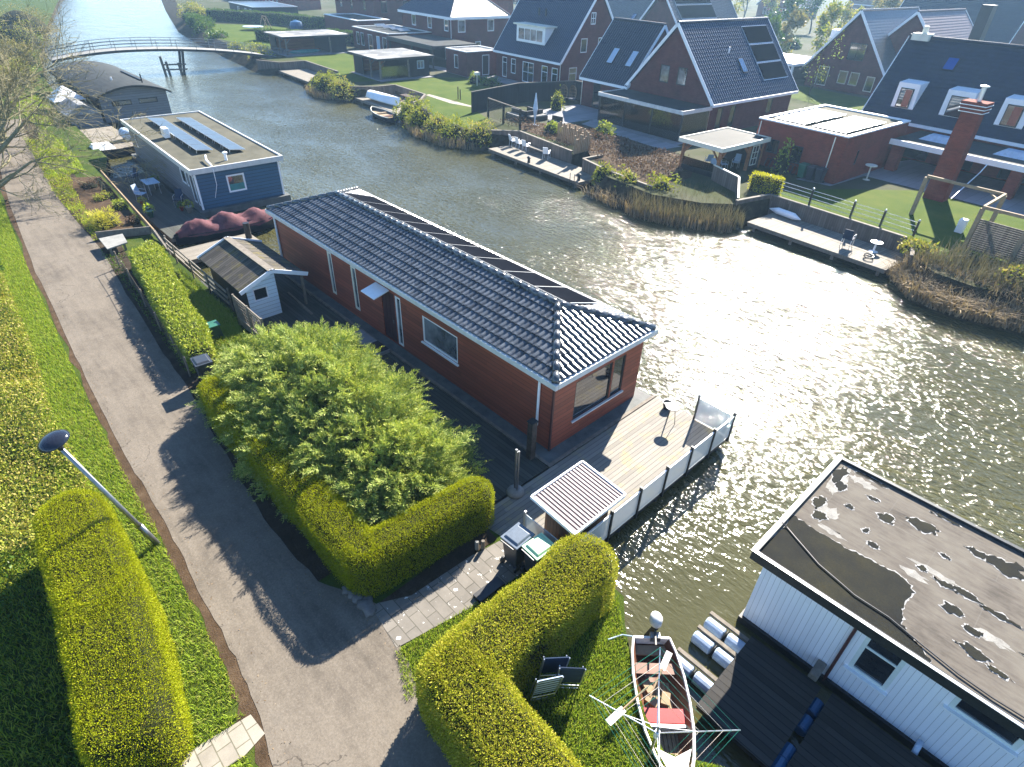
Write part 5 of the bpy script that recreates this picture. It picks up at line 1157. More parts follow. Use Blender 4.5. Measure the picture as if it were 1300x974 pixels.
def chair(fr, label, a, b, z, rz_, mat, group=None, s=1., cat='chair'):
    T = Thing(fr, 'garden_chair', label, cat, (a, b, z), group); T.root.rotation_euler = (0, 0, (ANG[fr] if isinstance(fr, str) else fr)+rz_); T.root.scale = (s, s, s)
    m = MB(); m.box(-.24, .24, -.23, .23, .42, .46); T.part('seat', m, mat)
    m = MB(); m.hexa([(-.23, .22, .46), (.23, .22, .46), (.23, .26, .46), (-.23, .26, .46)], [(-.2, .36, .95), (.2, .36, .95), (.2, .4, .95), (-.2, .4, .95)]); T.part('backrest', m, mat)
    for sx in (-1, 1):
        m = MB(); m.tube([(sx*.22, -.22, 0), (sx*.24, -.2, .64), (sx*.24, .28, .66)], .016, 6); T.part('armrest', m, M['alu'])
        m = MB(); m.tube([(sx*.22, .26, 0), (sx*.22, .2, .42)], .016, 6); T.part('leg', m, M['alu'])
    return T
chair('L', 'blue folding chair by the timber edge on the blue houseboat deck', -42.6, 8.9, .42, 2.2, M['pale_fabric'])
chair('L', 'navy folding chair close to the side wall of the blue houseboat', -40.2, 10.3, .42, 1.0, M['fabric_blue'])
chair('L', 'dark folding chair at the far end of the blue houseboat deck', -46.6, 9.6, .42, .4, M['fabric_blue'])
pots = [(-41.4, 8.6, .16, 'terracotta pot with pale plant by the timber edge'), (-40.3, 8.5, .14, 'blue glazed pot by the timber edge near the covered boat'), (-39.3, 8.35, .2, 'large teal pot at the near end of the deck'), (-38.7, 10.35, .2, 'pot with bushy plant at the corner of the blue houseboat'), (-39.3, 10.1, .13, 'small red pot beside the bushy plant'), (-44.9, 10.45, .18, 'pot with dark shrub by the blue side wall')]
for k, (a, b, r, lab) in enumerate(pots):
    T = Thing('L', 'flower_pot', lab, 'pot', (a, b, .42)); m = T.mb(); m.lathe((a, b, .42), [(.6*r, 0), (r, 1.7*r), (r*1.08, 1.75*r), (r*1.05, 1.9*r), (r*.8, 1.8*r)], 12); T.part('pot', m, (M['brick_red'], M['blue_drum'], M['green_plastic'], M['concrete'], M['red_paint'], M['concrete'])[k], None, True)
    P, N = heap(0, 0, r*1.3, r*1.3, r*2, 130, k); P[:, 2] += 1.8*r; V, F = leaves(P, N, .1, .5, .9); link('foliage', fast_mesh('foliage', V, F, (LEAF_M, LEAF_D, LEAF_G, LEAF_L, LEAF_DK, LEAF_DK)[k]), T.root)
# planted strip
sheet('L', 'garden_strip_soil', [(-50, 5.2), (-36.3, 4.9), (-35.9, 7.3), (-48.4, 8.1)], LZ+.006, M['leaf_dirt'])
bush('L', 'grass_tussock', 'large pale yellow-green tussock in the planted garden strip', -38.8, 5.9, LZ, .95, .8, .95, 2200, .2, leafmat('tussock', [(.16, .17, .04), (.28, .26, .09), (.22, .22, .06)], trans=.3), 61, 'plant', aspect=.12, spread=.5)
bush('L', 'garden_plant', 'round rusty brown plant beside the timber edge', -38.2, 7.2, LZ, .4, .4, .45, 500, .1, HEATH, 62, 'plant')
bush('L', 'garden_plant', 'grey-green cushion plant beside the timber edge board', -41.2, 7.3, LZ, .6, .5, .5, 600, .09, LEAF_D, 63, 'plant')
bush('L', 'garden_plant', 'low olive plant in the middle of the garden strip', -43.6, 7.0, LZ, .6, .5, .4, 500, .1, LEAF_M, 64, 'plant')
bush('L', 'garden_plant', 'rusty heather at the far end of the garden strip', -46.6, 7.0, LZ, .8, .6, .35, 600, .09, HEATH, 65, 'plant')
bush('L', 'garden_plant', 'spotted evergreen plant at the far end of the leafy hedge', -33.6, 6.7, LZ, .7, .5, .6, 700, .1, LEAF_D, 66, 'plant')
cover('L', 'verge_undergrowth', [(-62, 6.2), (-46, 4.95), (-36.6, 4.85), (-36.9, 5.35), (-46, 6.0), (-60, 8.4)], LEAF_GD, 260, .12, LZ, .5, 71, aspect=.3)
cover('L', 'verge_undergrowth', [(-36, 4.7), (-31.8, 4.5), (-21, 3.95), (-21, 4.15), (-31, 4.9), (-33.4, 5.2), (-33.6, 6.2), (-34, 6.2), (-34, 4.75)], LEAF_DK, 160, .08, LZ, .25, 72)
# white sloop and boats between the far houseboats
T = Thing('L', 'sloop', 'dark open sloop with a white cover moored behind the blue houseboat', 'boat', (-56.3, 11.3, 0))
m = T.mb(); rings = []
for y, w, h in ((8.6, .25, .75), (9.5, .8, .62), (11, 1.0, .6), (12.6, .95, .65), (13.6, .6, .7)): rings.append([(-56.3+w*math.copysign(abs(t)**.8, t), y, -.15+(h+.15)*abs(t)**2.2) for t in np.linspace(-1, 1, 9)])
loft(m, rings, True); T.part('hull', m, M['navy'], None, True)
m = T.mb(); m.box(-57.1, -55.5, 9.6, 12.8, .5, .56); T.part('deck', m, M['grey_wood'])
m = T.mb(); m.hexa([(-57, 9.4, .56), (-55.7, 9.4, .56), (-55.7, 11, .56), (-57, 11, .56)], [(-56.6, 9.6, .95), (-56.1, 9.6, .95), (-56.1, 10.8, .9), (-56.6, 10.8, .9)]); T.part('cover', m, M['white'])
T = Thing('L', 'boat_tent', 'small boathouse with a white peaked canvas and grey roof beside the barrel-roofed houseboat', 'boathouse', (-68, 11.4, 0))
m = T.mb(); m.hexa([(-69.4, 10.2, .3), (-65.2, 10.2, .3), (-65.2, 12.6, .3), (-69.4, 12.6, .3)], [(-69.4, 10.2, 1.4), (-65.2, 10.2, 1.4), (-65.2, 12.6, 1.4), (-69.4, 12.6, 1.4)]); T.part('wall', m, M['grey_clad'])
m = T.mb(); m.hexa([(-69.6, 10, 1.4), (-65, 10, 1.4), (-65, 12.8, 1.4), (-69.6, 12.8, 1.4)], [(-69.3, 11.2, 2.1), (-65.3, 11.2, 2.1), (-65.3, 11.6, 2.1), (-69.3, 11.6, 2.1)]); T.part('roof', m, M['roof_pale'])
T = Thing('L', 'white_canopy', 'white peaked canvas canopy beyond the small grey boathouse', 'canopy', (-71.5, 11.4, .4))
m = T.mb(); m.hexa([(-73, 10.2, 1.7), (-70, 10.2, 1.7), (-70, 12.8, 1.7), (-73, 12.8, 1.7)], [(-71.6, 11.4, 2.7), (-71.4, 11.4, 2.7), (-71.4, 11.6, 2.7), (-71.6, 11.6, 2.7)]); T.part('canvas', m, M['white'])
for a, b in ((-72.9, 10.3), (-70.1, 10.3), (-70.1, 12.7), (-72.9, 12.7)):
    m = T.mb(); m.tube([(a, b, .3), (a, b, 1.698)], .04, 6); T.part('post', m, M['alu'])
deck('jetty', 'old planked landing beside the small grey boathouse', 'L', -74, -58.5, 9.8, 12.9, .4, M['jetty'], [(-60, 12.5), (-66, 12.6)])
T = Thing('L', 'rain_barrel', 'blue-grey horizontal tank on the landing behind the blue houseboat', 'tank', (-57.9, 12.9, .4))
m = T.mb(); m.tube([(-59.2, 12.6, .85), (-59.1, 12.6, .85), (-57.7, 12.6, .85), (-57.6, 12.6, .85)], [.3, .42, .42, .3], 14); T.part('tank', m, M['pale_drum'], None, True)
m = T.mb(); m.box(-59, -57.8, 12.4, 12.8, .4, .5); T.part('cradle', m, M['grey_wood'])
# ------------------------------------------------------------------ far bank: houses
TP = dict(pitch=.3, row=.36, amp=.045, step=.03, q=4)
def slope(m, O, e, up, n, W, Ls, left=None, right=None, flat=False, tp=TP):
    O, e, up, n = map(Vector, (O, e, up, n))
    if flat:
        N = max(1, int(Ls/.34))
        for r in range(N):
            t0, t1 = Ls*r/N, Ls*(r+1)/N
            l0, r0 = (left(t0), right(t0)) if left else (0, W); l1, r1 = (left(t1), right(t1)) if left else (0, W)
            m.poly([O+e*l0+up*t0+n*.045, O+e*r0+up*t0+n*.045, O+e*r1+up*t1+n*.02, O+e*l1+up*t1+n*.02])
            m.poly([O+e*l0+up*t0+n*.0, O+e*r0+up*t0+n*.0, O+e*r0+up*t0+n*.045, O+e*l0+up*t0+n*.045])
    else: tiles(m, O, e, up, n, W, Ls, left, right, **tp)
    l0, r0 = (left(0), right(0)) if left else (0, W); l1, r1 = (left(Ls), right(Ls)) if left else (0, W)
    q = [O+e*l0, O+e*r0, O+e*r1+up*Ls, O+e*l1+up*Ls]
    m.hexa([p-n*.14 for p in q], [p-n*.002 for p in q])
def house(fr, label, a0, a1, b0, b1, zb, ze, zr, rdg, wallm, roofm, ops, trim, over=.3, verge=.18, flat=False, parts='abAB', winm=None, gl=None, tp=TP, name='house', cat='house', vtrim=True, group=None, tall=None):
    """gabled house; rdg 'a' or 'b' is the direction of the ridge; ops maps a wall ('a0','a1','b0','b1') to its openings"""
    T = Thing(fr, name, label, cat, ((a0+a1)/2, (b0+b1)/2, zb), group)
    am, bm2 = (a0+a1)/2, (b0+b1)/2
    for nm, ax, pos, s0, s1, out in (('b0', 'b', b0, a0, a1, -1), ('b1', 'b', b1, a0, a1, 1), ('a0', 'a', a0, b0, b1, -1), ('a1', 'a', a1, b0, b1, 1)):
        gab = (ax == rdg); mid = am if ax == 'b' else bm2
        top = [(s0, ze), (mid, zr-.06), (s1, ze)] if gab else ze
        o = ops.get(nm, []); m = T.mb(); walls(m, ax, pos, s0, s1, zb, top, [x[0] for x in o], out); T.part('wall', m, wallm)
        for x in o:
            k = dict(fw=.08, cols=1, rows=1); k.update(x[1] if len(x) > 1 else {}); fm = k.pop('fm', winm or M['white']); gm = k.pop('gm', gl or M['glass']); window(T, ax, pos, out, x[0], fm, gm, **k)
    hw = (a1-a0)/2 if rdg == 'b' else (b1-b0)/2; rise = zr-ze; tn = rise/hw; run = hw+over; L_ = math.hypot(run, run*tn); zo = ze-over*tn
    up_ = Vector((run, run*tn)).normalized(); roofs = []
    for side in (0, 1):
        m = T.mb()
        if rdg == 'b':
            W = b1-b0+2*verge
            if side == 0: slope(m, (a0-over, b1+verge, zo), (0, -1, 0), (up_.x, 0, up_.y), (-up_.y, 0, up_.x), W, L_, flat=flat, tp=tp)
            else: slope(m, (a1+over, b0-verge, zo), (0, 1, 0), (-up_.x, 0, up_.y), (up_.y, 0, up_.x), W, L_, flat=flat, tp=tp)
        else:
            W = a1-a0+2*verge
            if side == 0: slope(m, (a0-verge, b0-over, zo), (1, 0, 0), (0, up_.x, up_.y), (0, -up_.y, up_.x), W, L_, flat=flat, tp=tp)
            else: slope(m, (a1+verge, b1+over, zo), (-1, 0, 0), (0, -up_.x, up_.y), (0, up_.y, up_.x), W, L_, flat=flat, tp=tp)
        roofs.append(T.part('roof', m, roofm))
    m = T.mb()
    if rdg == 'b': ridge(m, (am, b0-verge, zr), (am, b1+verge, zr), .13, .45, .05)
    else: ridge(m, (a0-verge, bm2, zr), (a1+verge, bm2, zr), .13, .45, .05)
    T.part('ridge_tile', m, roofm, roofs[0])
    if vtrim:
        for g in (0, 1):
            for s in (0, 1):
                m = T.mb()
                if rdg == 'b': y = (b0-verge-.03, b1+verge+.03)[g]; x = (a0-over, a1+over)[s]; m.bar((x, y, zo-.04), (am, y, zr-.03), .05, .26)
                else: x = (a0-verge-.03, a1+verge+.03)[g]; y = (b0-over, b1+over)[s]; m.bar((x, y, zo-.04), (x, bm2, zr-.03), .05, .26)
                T.part('bargeboard', m, trim)
    for s in (0, 1):
        m = T.mb()
        if rdg == 'b': x = (a0-over-.06, a1+over+.06)[s]; m.box(x-.07, x+.07, b0-verge, b1+verge, zo-.2, zo+.02)
        else: y = (b0-over-.06, b1+over+.06)[s]; m.box(a0-verge, a1+verge, y-.07, y+.07, zo-.2, zo+.02)
        T.part('gutter', m, trim)
    T.geo = dict(am=am, bm=bm2, tn=tn, ze=ze, zr=zr, a0=a0, a1=a1, b0=b0, b1=b1, roofs=roofs, rdg=rdg, up=up_)
    return T
def on_roof(T, side, s, z0, z1, w, mat, frame, name, tk=.07, fw=.06):
    """a flat panel lying on a roof slope: s is its middle along the ridge, z0..z1 its lower and upper edge"""
    g = T.geo; tn = g['tn']; up = g['up']; hw = (g['a1']-g['a0'])/2 if g['rdg'] == 'b' else (g['b1']-g['b0'])/2
    def P(ds, z, n):
        d = (z-g['ze'])/tn                                   # distance inwards from the wall line
        if g['rdg'] == 'b':
            sg = -1 if side == 0 else 1; return Vector(((g['a0']+d) if side == 0 else (g['a1']-d), s+ds, z)) + Vector((sg*up.y, 0, up.x))*n
        sg = -1 if side == 0 else 1; return Vector((s+ds, (g['b0']+d) if side == 0 else (g['b1']-d), z)) + Vector((0, sg*up.y, up.x))*n
    def slab(m, w0, w1, za, zb_, n0, n1): m.hexa([P(w0, za, n0), P(w1, za, n0), P(w1, zb_, n0), P(w0, zb_, n0)], [P(w0, za, n1), P(w1, za, n1), P(w1, zb_, n1), P(w0, zb_, n1)])
    m = T.mb(); slab(m, -w/2, w/2, z0, z1, .05, .05+tk); f = T.part(name, m, frame, g['roofs'][side])
    return f, (lambda nm, mt: (lambda m: (slab(m, -w/2+fw, w/2-fw, z0+fw, z1-fw, .05+tk, .05+tk+.006), T.part(nm, m, mt, g['roofs'][side])))(T.mb()))
def W_(op, **k): return (op, k)
WT, BK = M['white'], M['black']
G0 = 1.2
def pipe(T, pts, mat, r=.04): m = T.mb(); m.tube(pts, r, 6); return T.part('drainpipe', m, mat)

# the gabled brick house with the glass garden room
T = house('R', 'brick house with white-edged gable to the canal, solar panels and a glass extension', -41.7, -32.4, 47.7, 60.6, G0, 4.2, 9.35, 'b', M['brick'], M['tile_far'],
          {'b0': [W_((-38.35, -37.3, 4.72, 6.12), fm=BK, gm=M['glass_pale']), W_((-36.4, -35.38, 4.76, 6.15), fm=BK, gm=M['glass_pale'])], 'a1': [W_((48.9, 49.7, 1.6, 3.4), fm=BK), W_((50.8, 51.6, 1.6, 3.4), fm=BK), W_((56.6, 57.5, 2.2, 3.5), fm=BK)]}, WT, sum([.34]), .22)
for k, (z0, z1) in enumerate(((7.55, 8.85), (6.2, 7.5), (4.9, 6.15))):
    f, g = on_roof(T, 1, 58.0, z0, z1, 4.0, M['pv'], M['alu'], 'solar_panel', .06, .03); g('cells', M['pv_dull'])
f, g = on_roof(T, 1, 53.8, 5.6, 6.65, .75, None, M['steel_dark'], 'rooflight'); g('pane', M['glass_blue'])
m = T.mb(); m.tube([(-34.6, 52, 7.2), (-34.6, 52, 7.65)], .07, 8); T.part('vent', m, WT)
pipe(T, [(-32.33, 47.62, 4.0), (-32.33, 47.62, 1.2)], M['alu'])
HG = T
# its wing
T = house('R', 'brick side wing with two rooflights in its dark roof, joined to the white-gabled house', -48.0, -41.75, 47.7, 55.3, G0, 4.15, 8.7, 'a', M['brick'], M['tile_black'],
          {'b0': [W_((-46.4, -45.4, 1.25, 3.5), fm=BK)]}, WT, .3, .12, flat=False, name='house_wing')
for a in (-45.45, -43.0):
    f, g = on_roof(T, 0, a, 5.2, 6.5, .8, None, M['steel_dark'], 'rooflight'); g('pane', M['pale_fabric'])
pipe(T, [(-47.9, 47.6, 4.0), (-47.9, 47.6, 1.2)], M['alu'])
# glass garden room
gc = NT('clear_glass'); tr = gc.add('ShaderNodeBsdfTransparent'); tr.inputs[0].default_value = (.8, .85, .85, 1); gs = gc.add('ShaderNodeBsdfGlossy'); gs.inputs['Roughness'].default_value = .03; fr_ = gc.add('ShaderNodeFresnel'); fr_.inputs[0].default_value = 2.0
mx = gc.add('ShaderNodeMixShader'); gc.l(fr_.outputs[0], mx.inputs[0]); gc.l(tr.outputs[0], mx.inputs[1]); gc.l(gs.outputs[0], mx.inputs[2]); gc.l(mx.outputs[0], gc.out.inputs['Surface']); M['clear'] = gc.m
T = Thing('R', 'garden_room', 'dark framed glass garden room with flat roof against the white-gabled house', 'garden room', (-37, 45.8, G0))
m = T.mb(); m.box(-41.8, -32.2, 43.8, 47.68, 3.45, 3.6); T.part('roof', m, M['roof_dark'])
for (x0, x1, y0, y1) in ((-41.86, -32.14, 43.74, 43.8), (-41.86, -41.8, 43.8, 47.68), (-32.2, -32.14, 43.8, 47.68)):
    m = T.mb(); m.box(x0, x1, y0, y1, 3.38, 3.68); T.part('fascia', m, M['gutter'])
for x in (-41.7, -38.6, -35.5, -32.3):
    m = T.mb(); m.box(x-.06, x+.06, 43.9, 44.02, G0, 3.45); T.part('post', m, M['steel_dark'])
for x0, x1 in ((-41.64, -38.66), (-38.54, -35.56), (-35.44, -32.36)):
    m = T.mb(); m.box(x0, x1, 43.95, 43.97, G0+.05, 3.44); T.part('glass_panel', m, M['clear'])
m = T.mb(); m.box(-32.31, -32.29, 44.1, 47.6, G0+.05, 3.44); T.part('glass_panel', m, M['clear'])
m = T.mb(); m.box(-42.2, -31.8, 43.2, 47.6, G0, G0+.04); T.part('floor', m, M['patio'])
sheet('R', 'terrace', [(-41.5, 41.6), (-31.5, 41.0), (-31.3, 43.18), (-42, 43.18)], G0+.012, M['patio'])
# dormer house
T = house('R', 'brick house with a steep blue-black roof and a wide white dormer, white windows below', -66.5, -54.6, 50.8, 60.8, G0, 4.45, 11.0, 'a', M['brick'], M['tile_far'],
          {'b0': [W_((-65.3, -64.4, 1.3, 3.5), rows=1, bars=(2.9,)), W_((-63.6, -62.7, 1.9, 3.5), bars=(2.9,)), W_((-61.4, -59.35, 1.3, 3.45), cols=2, rows=2), W_((-57.95, -56.9, 1.35, 3.44), bars=(2.8,)), W_((-56.2, -55.2, 1.5, 3.42), bars=(2.8,))],
           'a1': [W_((53.5, 54.5, 4.9, 6.3)), W_((54.75, 55.5, 7.6, 8.75), cols=2, rows=2), W_((52.0, 53.2, 2.0, 3.5), bars=(2.9,)), W_((56.2, 57.1, 4.95, 6.3)), W_((57.5, 58.5, 2, 3.4))]}, WT, .3, .15)
m = T.mb(); dz0, dz1, db = 5.35, 7.05, 51.3
m.poly([(-63.3, db, dz0), (-58.2, db, dz0), (-58.2, db, dz1), (-63.3, db, dz1)])
for x in (-63.3, -58.2): m.poly([(x, db, dz0), (x, db, dz1), (x, db+1.5, dz1), (x, db+.02, dz0)])
dm = T.part('dormer', m, WT)
window(T, 'b', db, -1, (-63.0, -58.5, 5.5, 6.85), WT, M['glass_pale'], .12, 4, 1, proud=True, parent=dm)
m = T.mb(); m.box(-63.6, -57.9, db-.3, db+2.2, dz1, dz1+.16); T.part('dormer_roof', m, M['cream'], dm)
for x in (-61.5, -60.3):
    m = T.mb(); m.tube([(x, 53.1, 8.0), (x, 53.1, 8.75)], .11, 8); T.part('vent', m, BK)
pipe(T, [(-54.7, 50.72, 4.2), (-54.7, 50.72, 1.2)], M['alu'])
# brick annex with flat roof
def flat_box(fr, label, a0, a1, b0, b1, zb, zt, wallm, ops, trim, roofm, name='annex', cat='annex', coping=.12, winm=None, pvs=0):
    T = Thing(fr, name, label, cat, ((a0+a1)/2, (b0+b1)/2, zb))
    for nm, ax, pos, s0, s1, out in (('b0', 'b', b0, a0, a1, -1), ('b1', 'b', b1, a0, a1, 1), ('a0', 'a', a0, b0, b1, -1), ('a1', 'a', a1, b0, b1, 1)):
        o = ops.get(nm, []); m = T.mb(); walls(m, ax, pos, s0, s1, zb, zt-.02, [x[0] for x in o], out); T.part('wall', m, wallm)
        for x in o:
            k = dict(fw=.08); k.update(x[1] if len(x) > 1 else {}); fm = k.pop('fm', winm or WT); gm = k.pop('gm', M['glass']); window(T, ax, pos, out, x[0], fm, gm, **k)
    m = T.mb(); m.box(a0+.1, a1-.1, b0+.1, b1-.1, zt-.22, zt-.12); T.part('roof', m, roofm)
    m = T.mb(); c = coping
    m.box(a0-.06, a1+.06, b0-.06, b0+c+.1, zt-.1, zt); m.box(a0-.06, a1+.06, b1-c-.1, b1+.06, zt-.1, zt); m.box(a0-.06, a0+c+.1, b0+c+.102, b1-c-.102, zt-.1, zt); m.box(a1-c-.1, a1+.06, b0+c+.102, b1-c-.102, zt-.1, zt)
    T.part('coping', m, trim); return T
flat_box('R', 'low brick annex with a pale flat roof and white side door by the dormer house', -71.9, -67.3, 46.9, 52, G0, 3.95, M['brick'], {'b0': [W_((-70.1, -69.2, 1.9, 3.4))], 'a1': [W_((49.2, 50.3, 1.25, 3.5), gm=BK)]}, M['gutter'], M['roof_pale'])
# hip-roofed brick house
def hip(fr, label, a0, a1, b0, b1, zb, ze, zr, wallm, matA, ops, over=.4, name='house'):
    T = Thing(fr, name, label, 'house', ((a0+a1)/2, (b0+b1)/2, zb))
    for nm, ax, pos, s0, s1, out in (('b0', 'b', b0, a0, a1, -1), ('b1', 'b', b1, a0, a1, 1), ('a0', 'a', a0, b0, b1, -1), ('a1', 'a', a1, b0, b1, 1)):
        o = ops.get(nm, []); m = T.mb(); walls(m, ax, pos, s0, s1, zb, ze, [x[0] for x in o], out); T.part('wall', m, wallm)
        for x in o: k = dict(fw=.1); k.update(x[1] if len(x) > 1 else {}); window(T, ax, pos, out, x[0], k.pop('fm', WT), k.pop('gm', M['glass']), **k)
    A0_, A1_, B0_, B1_ = a0-over, a1+over, b0-over, b1+over; hb = (B1_-B0_)/2; rise = zr-ze; Ls = math.hypot(hb, rise); upx, upz = hb/Ls, rise/Ls; W = A1_-A0_; wB = B1_-B0_; tt = hb/Ls
    roofs = []
    for O, e, up, n, w in (((A0_, B0_, ze), (1, 0, 0), (0, upx, upz), (0, -upz, upx), W), ((A1_, B1_, ze), (-1, 0, 0), (0, -upx, upz), (0, upz, upx), W), ((A1_, B0_, ze), (0, 1, 0), (-upx, 0, upz), (upz, 0, upx), wB), ((A0_, B1_, ze), (0, -1, 0), (upx, 0, upz), (-upz, 0, upx), wB)):
        m = T.mb(); slope(m, O, e, up, n, w, Ls, lambda t: t*tt, lambda t, w=w: w-t*tt); roofs.append(T.part('roof', m, matA))
    bm2 = (B0_+B1_)/2
    m = T.mb(); ridge(m, (A0_+hb, bm2, zr), (A1_-hb, bm2, zr), .12, .45, .05); T.part('ridge_tile', m, matA, roofs[0])
    for x, y, x2 in ((A0_, B0_, A0_+hb), (A0_, B1_, A0_+hb), (A1_, B0_, A1_-hb), (A1_, B1_, A1_-hb)):
        m = T.mb(); ridge(m, (x, y, ze), (x2, bm2, zr), .1, .45, .04); T.part('hip_tile', m, matA, roofs[0])
    for b_ in ((A0_-.1, A1_+.1, B0_-.1, B0_), (A0_-.1, A1_+.1, B1_, B1_+.1), (A0_-.1, A0_, B0_, B1_), (A1_, A1_+.1, B0_, B1_)):
        m = T.mb(); m.box(*b_, ze-.3, ze+.02); T.part('gutter', m, WT)
    m = T.mb(); m.box(A0_, A1_, B0_, B1_, ze-.3, ze-.2); T.part('soffit', m, WT)
    return T
T = hip('R', 'two-storey brick house with a hip roof, its sunlit side roof shining pale', -94.8, -81.3, 54.1, 63.9, G0, 6.3, 10.4, M['brick'], M['tile_far'], {'b0': [W_((-92.1, -90.9, 4.5, 5.95)), W_((-87.6, -86.5, 4.5, 6.0)), W_((-83.2, -82.1, 4.5, 5.95))], 'a1': [W_((55.2, 56.5, 4.4, 5.95), gm=M['glass_pale']), W_((60.4, 61.6, 4.4, 5.9), gm=M['glass_pale']), W_((55.5, 56.5, 1.6, 3.2)), W_((58.2, 59.2, 1.6, 3.2))]})
pipe(T, [(-81.15, 53.9, 6.1), (-81.15, 53.9, 3.6), (-81.15, 52.9, 3.5), (-81.15, 52.9, 1.2)], WT)
T = flat_box('R', 'flat-roofed brick extension with tall white windows and tilted solar panels on top', -97.6, -86.5, 46.9, 54.0, G0, 4.1, M['brick'], {'b0': [W_((-96.6, -95.6, 1.8, 3.5)), W_((-95.1, -94.1, 1.8, 3.5)), W_((-92.8, -91.4, 1.3, 3.5)), W_((-90.2, -89.2, 1.3, 3.5), gm=M['pale_fabric']), W_((-88.4, -87.2, 1.3, 3.5))]}, M['gutter'], M['roof_dark'])
pvf0 = None
def flat_pv(fr, a, b, z, label, group, tilt, rz_, w=1.7, l=1.05, sc_=1.):
    global pvf0
    if pvf0 is None:
        T = Thing(fr, 'solar_panel', label, 'solar panel', (0, 0, 0), group); m = T.mb(); m.box(-w/2, w/2, -l/2, l/2, 0, .035); T.part('panel_frame', m, M['alu']); m = T.mb(); m.box(-w/2+.02, w/2-.02, -l/2+.02, l/2-.02, .036, .042); T.part('cells', m, M['pv']); pvf0 = T.root; r = pvf0
    else: r = copy_thing(pvf0, fr, (0, 0, 0), label=label); r['group'] = group
    r.matrix_world = Matrix.Translation(wp(fr, a, b, z+.15+abs(math.sin(tilt))*l/2)) @ Matrix.Rotation((ANG[fr] if isinstance(fr, str) else fr)+rz_, 4, 'Z') @ Matrix.Rotation(tilt, 4, 'X') @ Matrix.Scale(sc_, 4)
for k in range(4): flat_pv('R', -95.5+k*2.3, 50.6, 4.0, 'tilted solar panels in a row on the flat brick extension', 'solar panels on the flat brick extension', rad(14), pi/2)
T = Thing('R', 'carport', 'black carport with a shiny flat roof between the brick extension and the annex', 'carport', (-79.5, 49.5, G0))
m = T.mb(); m.box(-86.3, -74.5, 46.6, 53.6, 3.45, 3.8); T.part('roof', m, M['roof_dark'])
m = T.mb(); m.box(-86.38, -74.42, 46.5, 46.6, 3.35, 3.86); T.part('fascia', m, BK)
for a in (-86, -80, -74.8):
    m = T.mb(); m.box(a-.08, a+.08, 46.7, 46.86, G0, 3.45); T.part('post', m, BK)
m = T.mb(); m.box(-86, -75, 53.2, 53.4, G0, 3.45); T.part('back_wall', m, M['black_clad'])
# timber garden rooms with an open front
def garden_room(label, a0, a1, b0, b1, bsplit, zt, inner, cabin_win=True):
    T = Thing('R', 'garden_shed', label, 'garden shed', ((a0+a1)/2, (b0+b1)/2, G0))
    m = T.mb(); m.box(a0-.5, a1+.5, b0-.5, b1+.5, zt-.22, zt-.02); T.part('roof', m, M['steel_dark'])
    m = T.mb(); m.box(a0-.46, a1+.46, b0-.46, b1+.46, zt-.018, zt); T.part('roof_cover', m, M['roof_pale'])
    m = T.mb(); walls(m, 'a', a1, bsplit, b1, G0, zt-.22, [(bsplit+1.0, bsplit+2.0, 2.1, 3.0)] if cabin_win else [], 1); walls(m, 'b', b1, a0, a1, G0, zt-.22, [], 1); m.box(a0, a1-.02, bsplit, bsplit+.08, G0, zt-.23); T.part('cabin_wall', m, M['black_clad'])
    if cabin_win: window(T, 'a', a1, 1, (bsplit+1.0, bsplit+2.0, 2.1, 3.0), M['pale_fabric'], M['glass_blue'], .1, 2)
    m = T.mb(); m.box(a0, a0+.1, b0, bsplit-.01, G0, zt-.23); T.part('back_wall', m, inner)
    m = T.mb(); m.box(a0+.101, a0+2.4, b0, b0+.1, G0, zt-.23); T.part('side_wall', m, M['black_clad'])
    for (x, y) in ((a1-.1, b0+.1), (a1-2.4, b0+.1), (a1-.1, bsplit-.15)):
        m = T.mb(); m.box(x-.09, x+.09, y-.09, y+.09, G0+.06, zt-.23); p = T.part('post', m, M['grey_wood'])
        m = T.mb(); m.bar((x, y+.1, zt-.9), (x, y+.75, zt-.25), .08, .1, (1, 0, 0)); T.part('brace', m, M['grey_wood'], p)
    m = T.mb(); m.box(a0-.2, a1+.9, b0-.4, b1+.2, G0, G0+.06); T.part('floor', m, M['patio']); return T
T = garden_room('open-fronted garden shed with glass front, wooden braces and a dark cabin end', -76.6, -70.0, 36.5, 43.2, 40.5, 3.5, M['orange_wood'])
m = T.mb(); m.box(-70.1, -70.08, 36.75, 40.3, G0+.1, 2.6); T.part('glass_panel', m, M['clear'])
T = garden_room('open-fronted garden shed with an orange plank back wall and two kayaks inside', -99.5, -93.4, 34.6, 43.6, 41.3, 3.55, M['orange_wood'], False)
for k, (a, mat, lab) in enumerate(((-94.6, M['teal'], 'turquoise kayak lying on the floor of the orange-walled shed'), (-96, M['orange_blind'], 'orange kayak lying behind the turquoise one in the shed'))):
    m = MB((a, 37.8, G0)); m.tube([(a, 35.4+k*.4, 1.5), (a, 36, 1.48), (a, 37.8, 1.45), (a, 39.4, 1.48), (a, 40.1+k*.4, 1.52)], [.04, .24, .32, .24, .04], 10); one('R', 'kayak', lab, 'kayak', m, mat, (a, 37.8, G0), smooth=True)
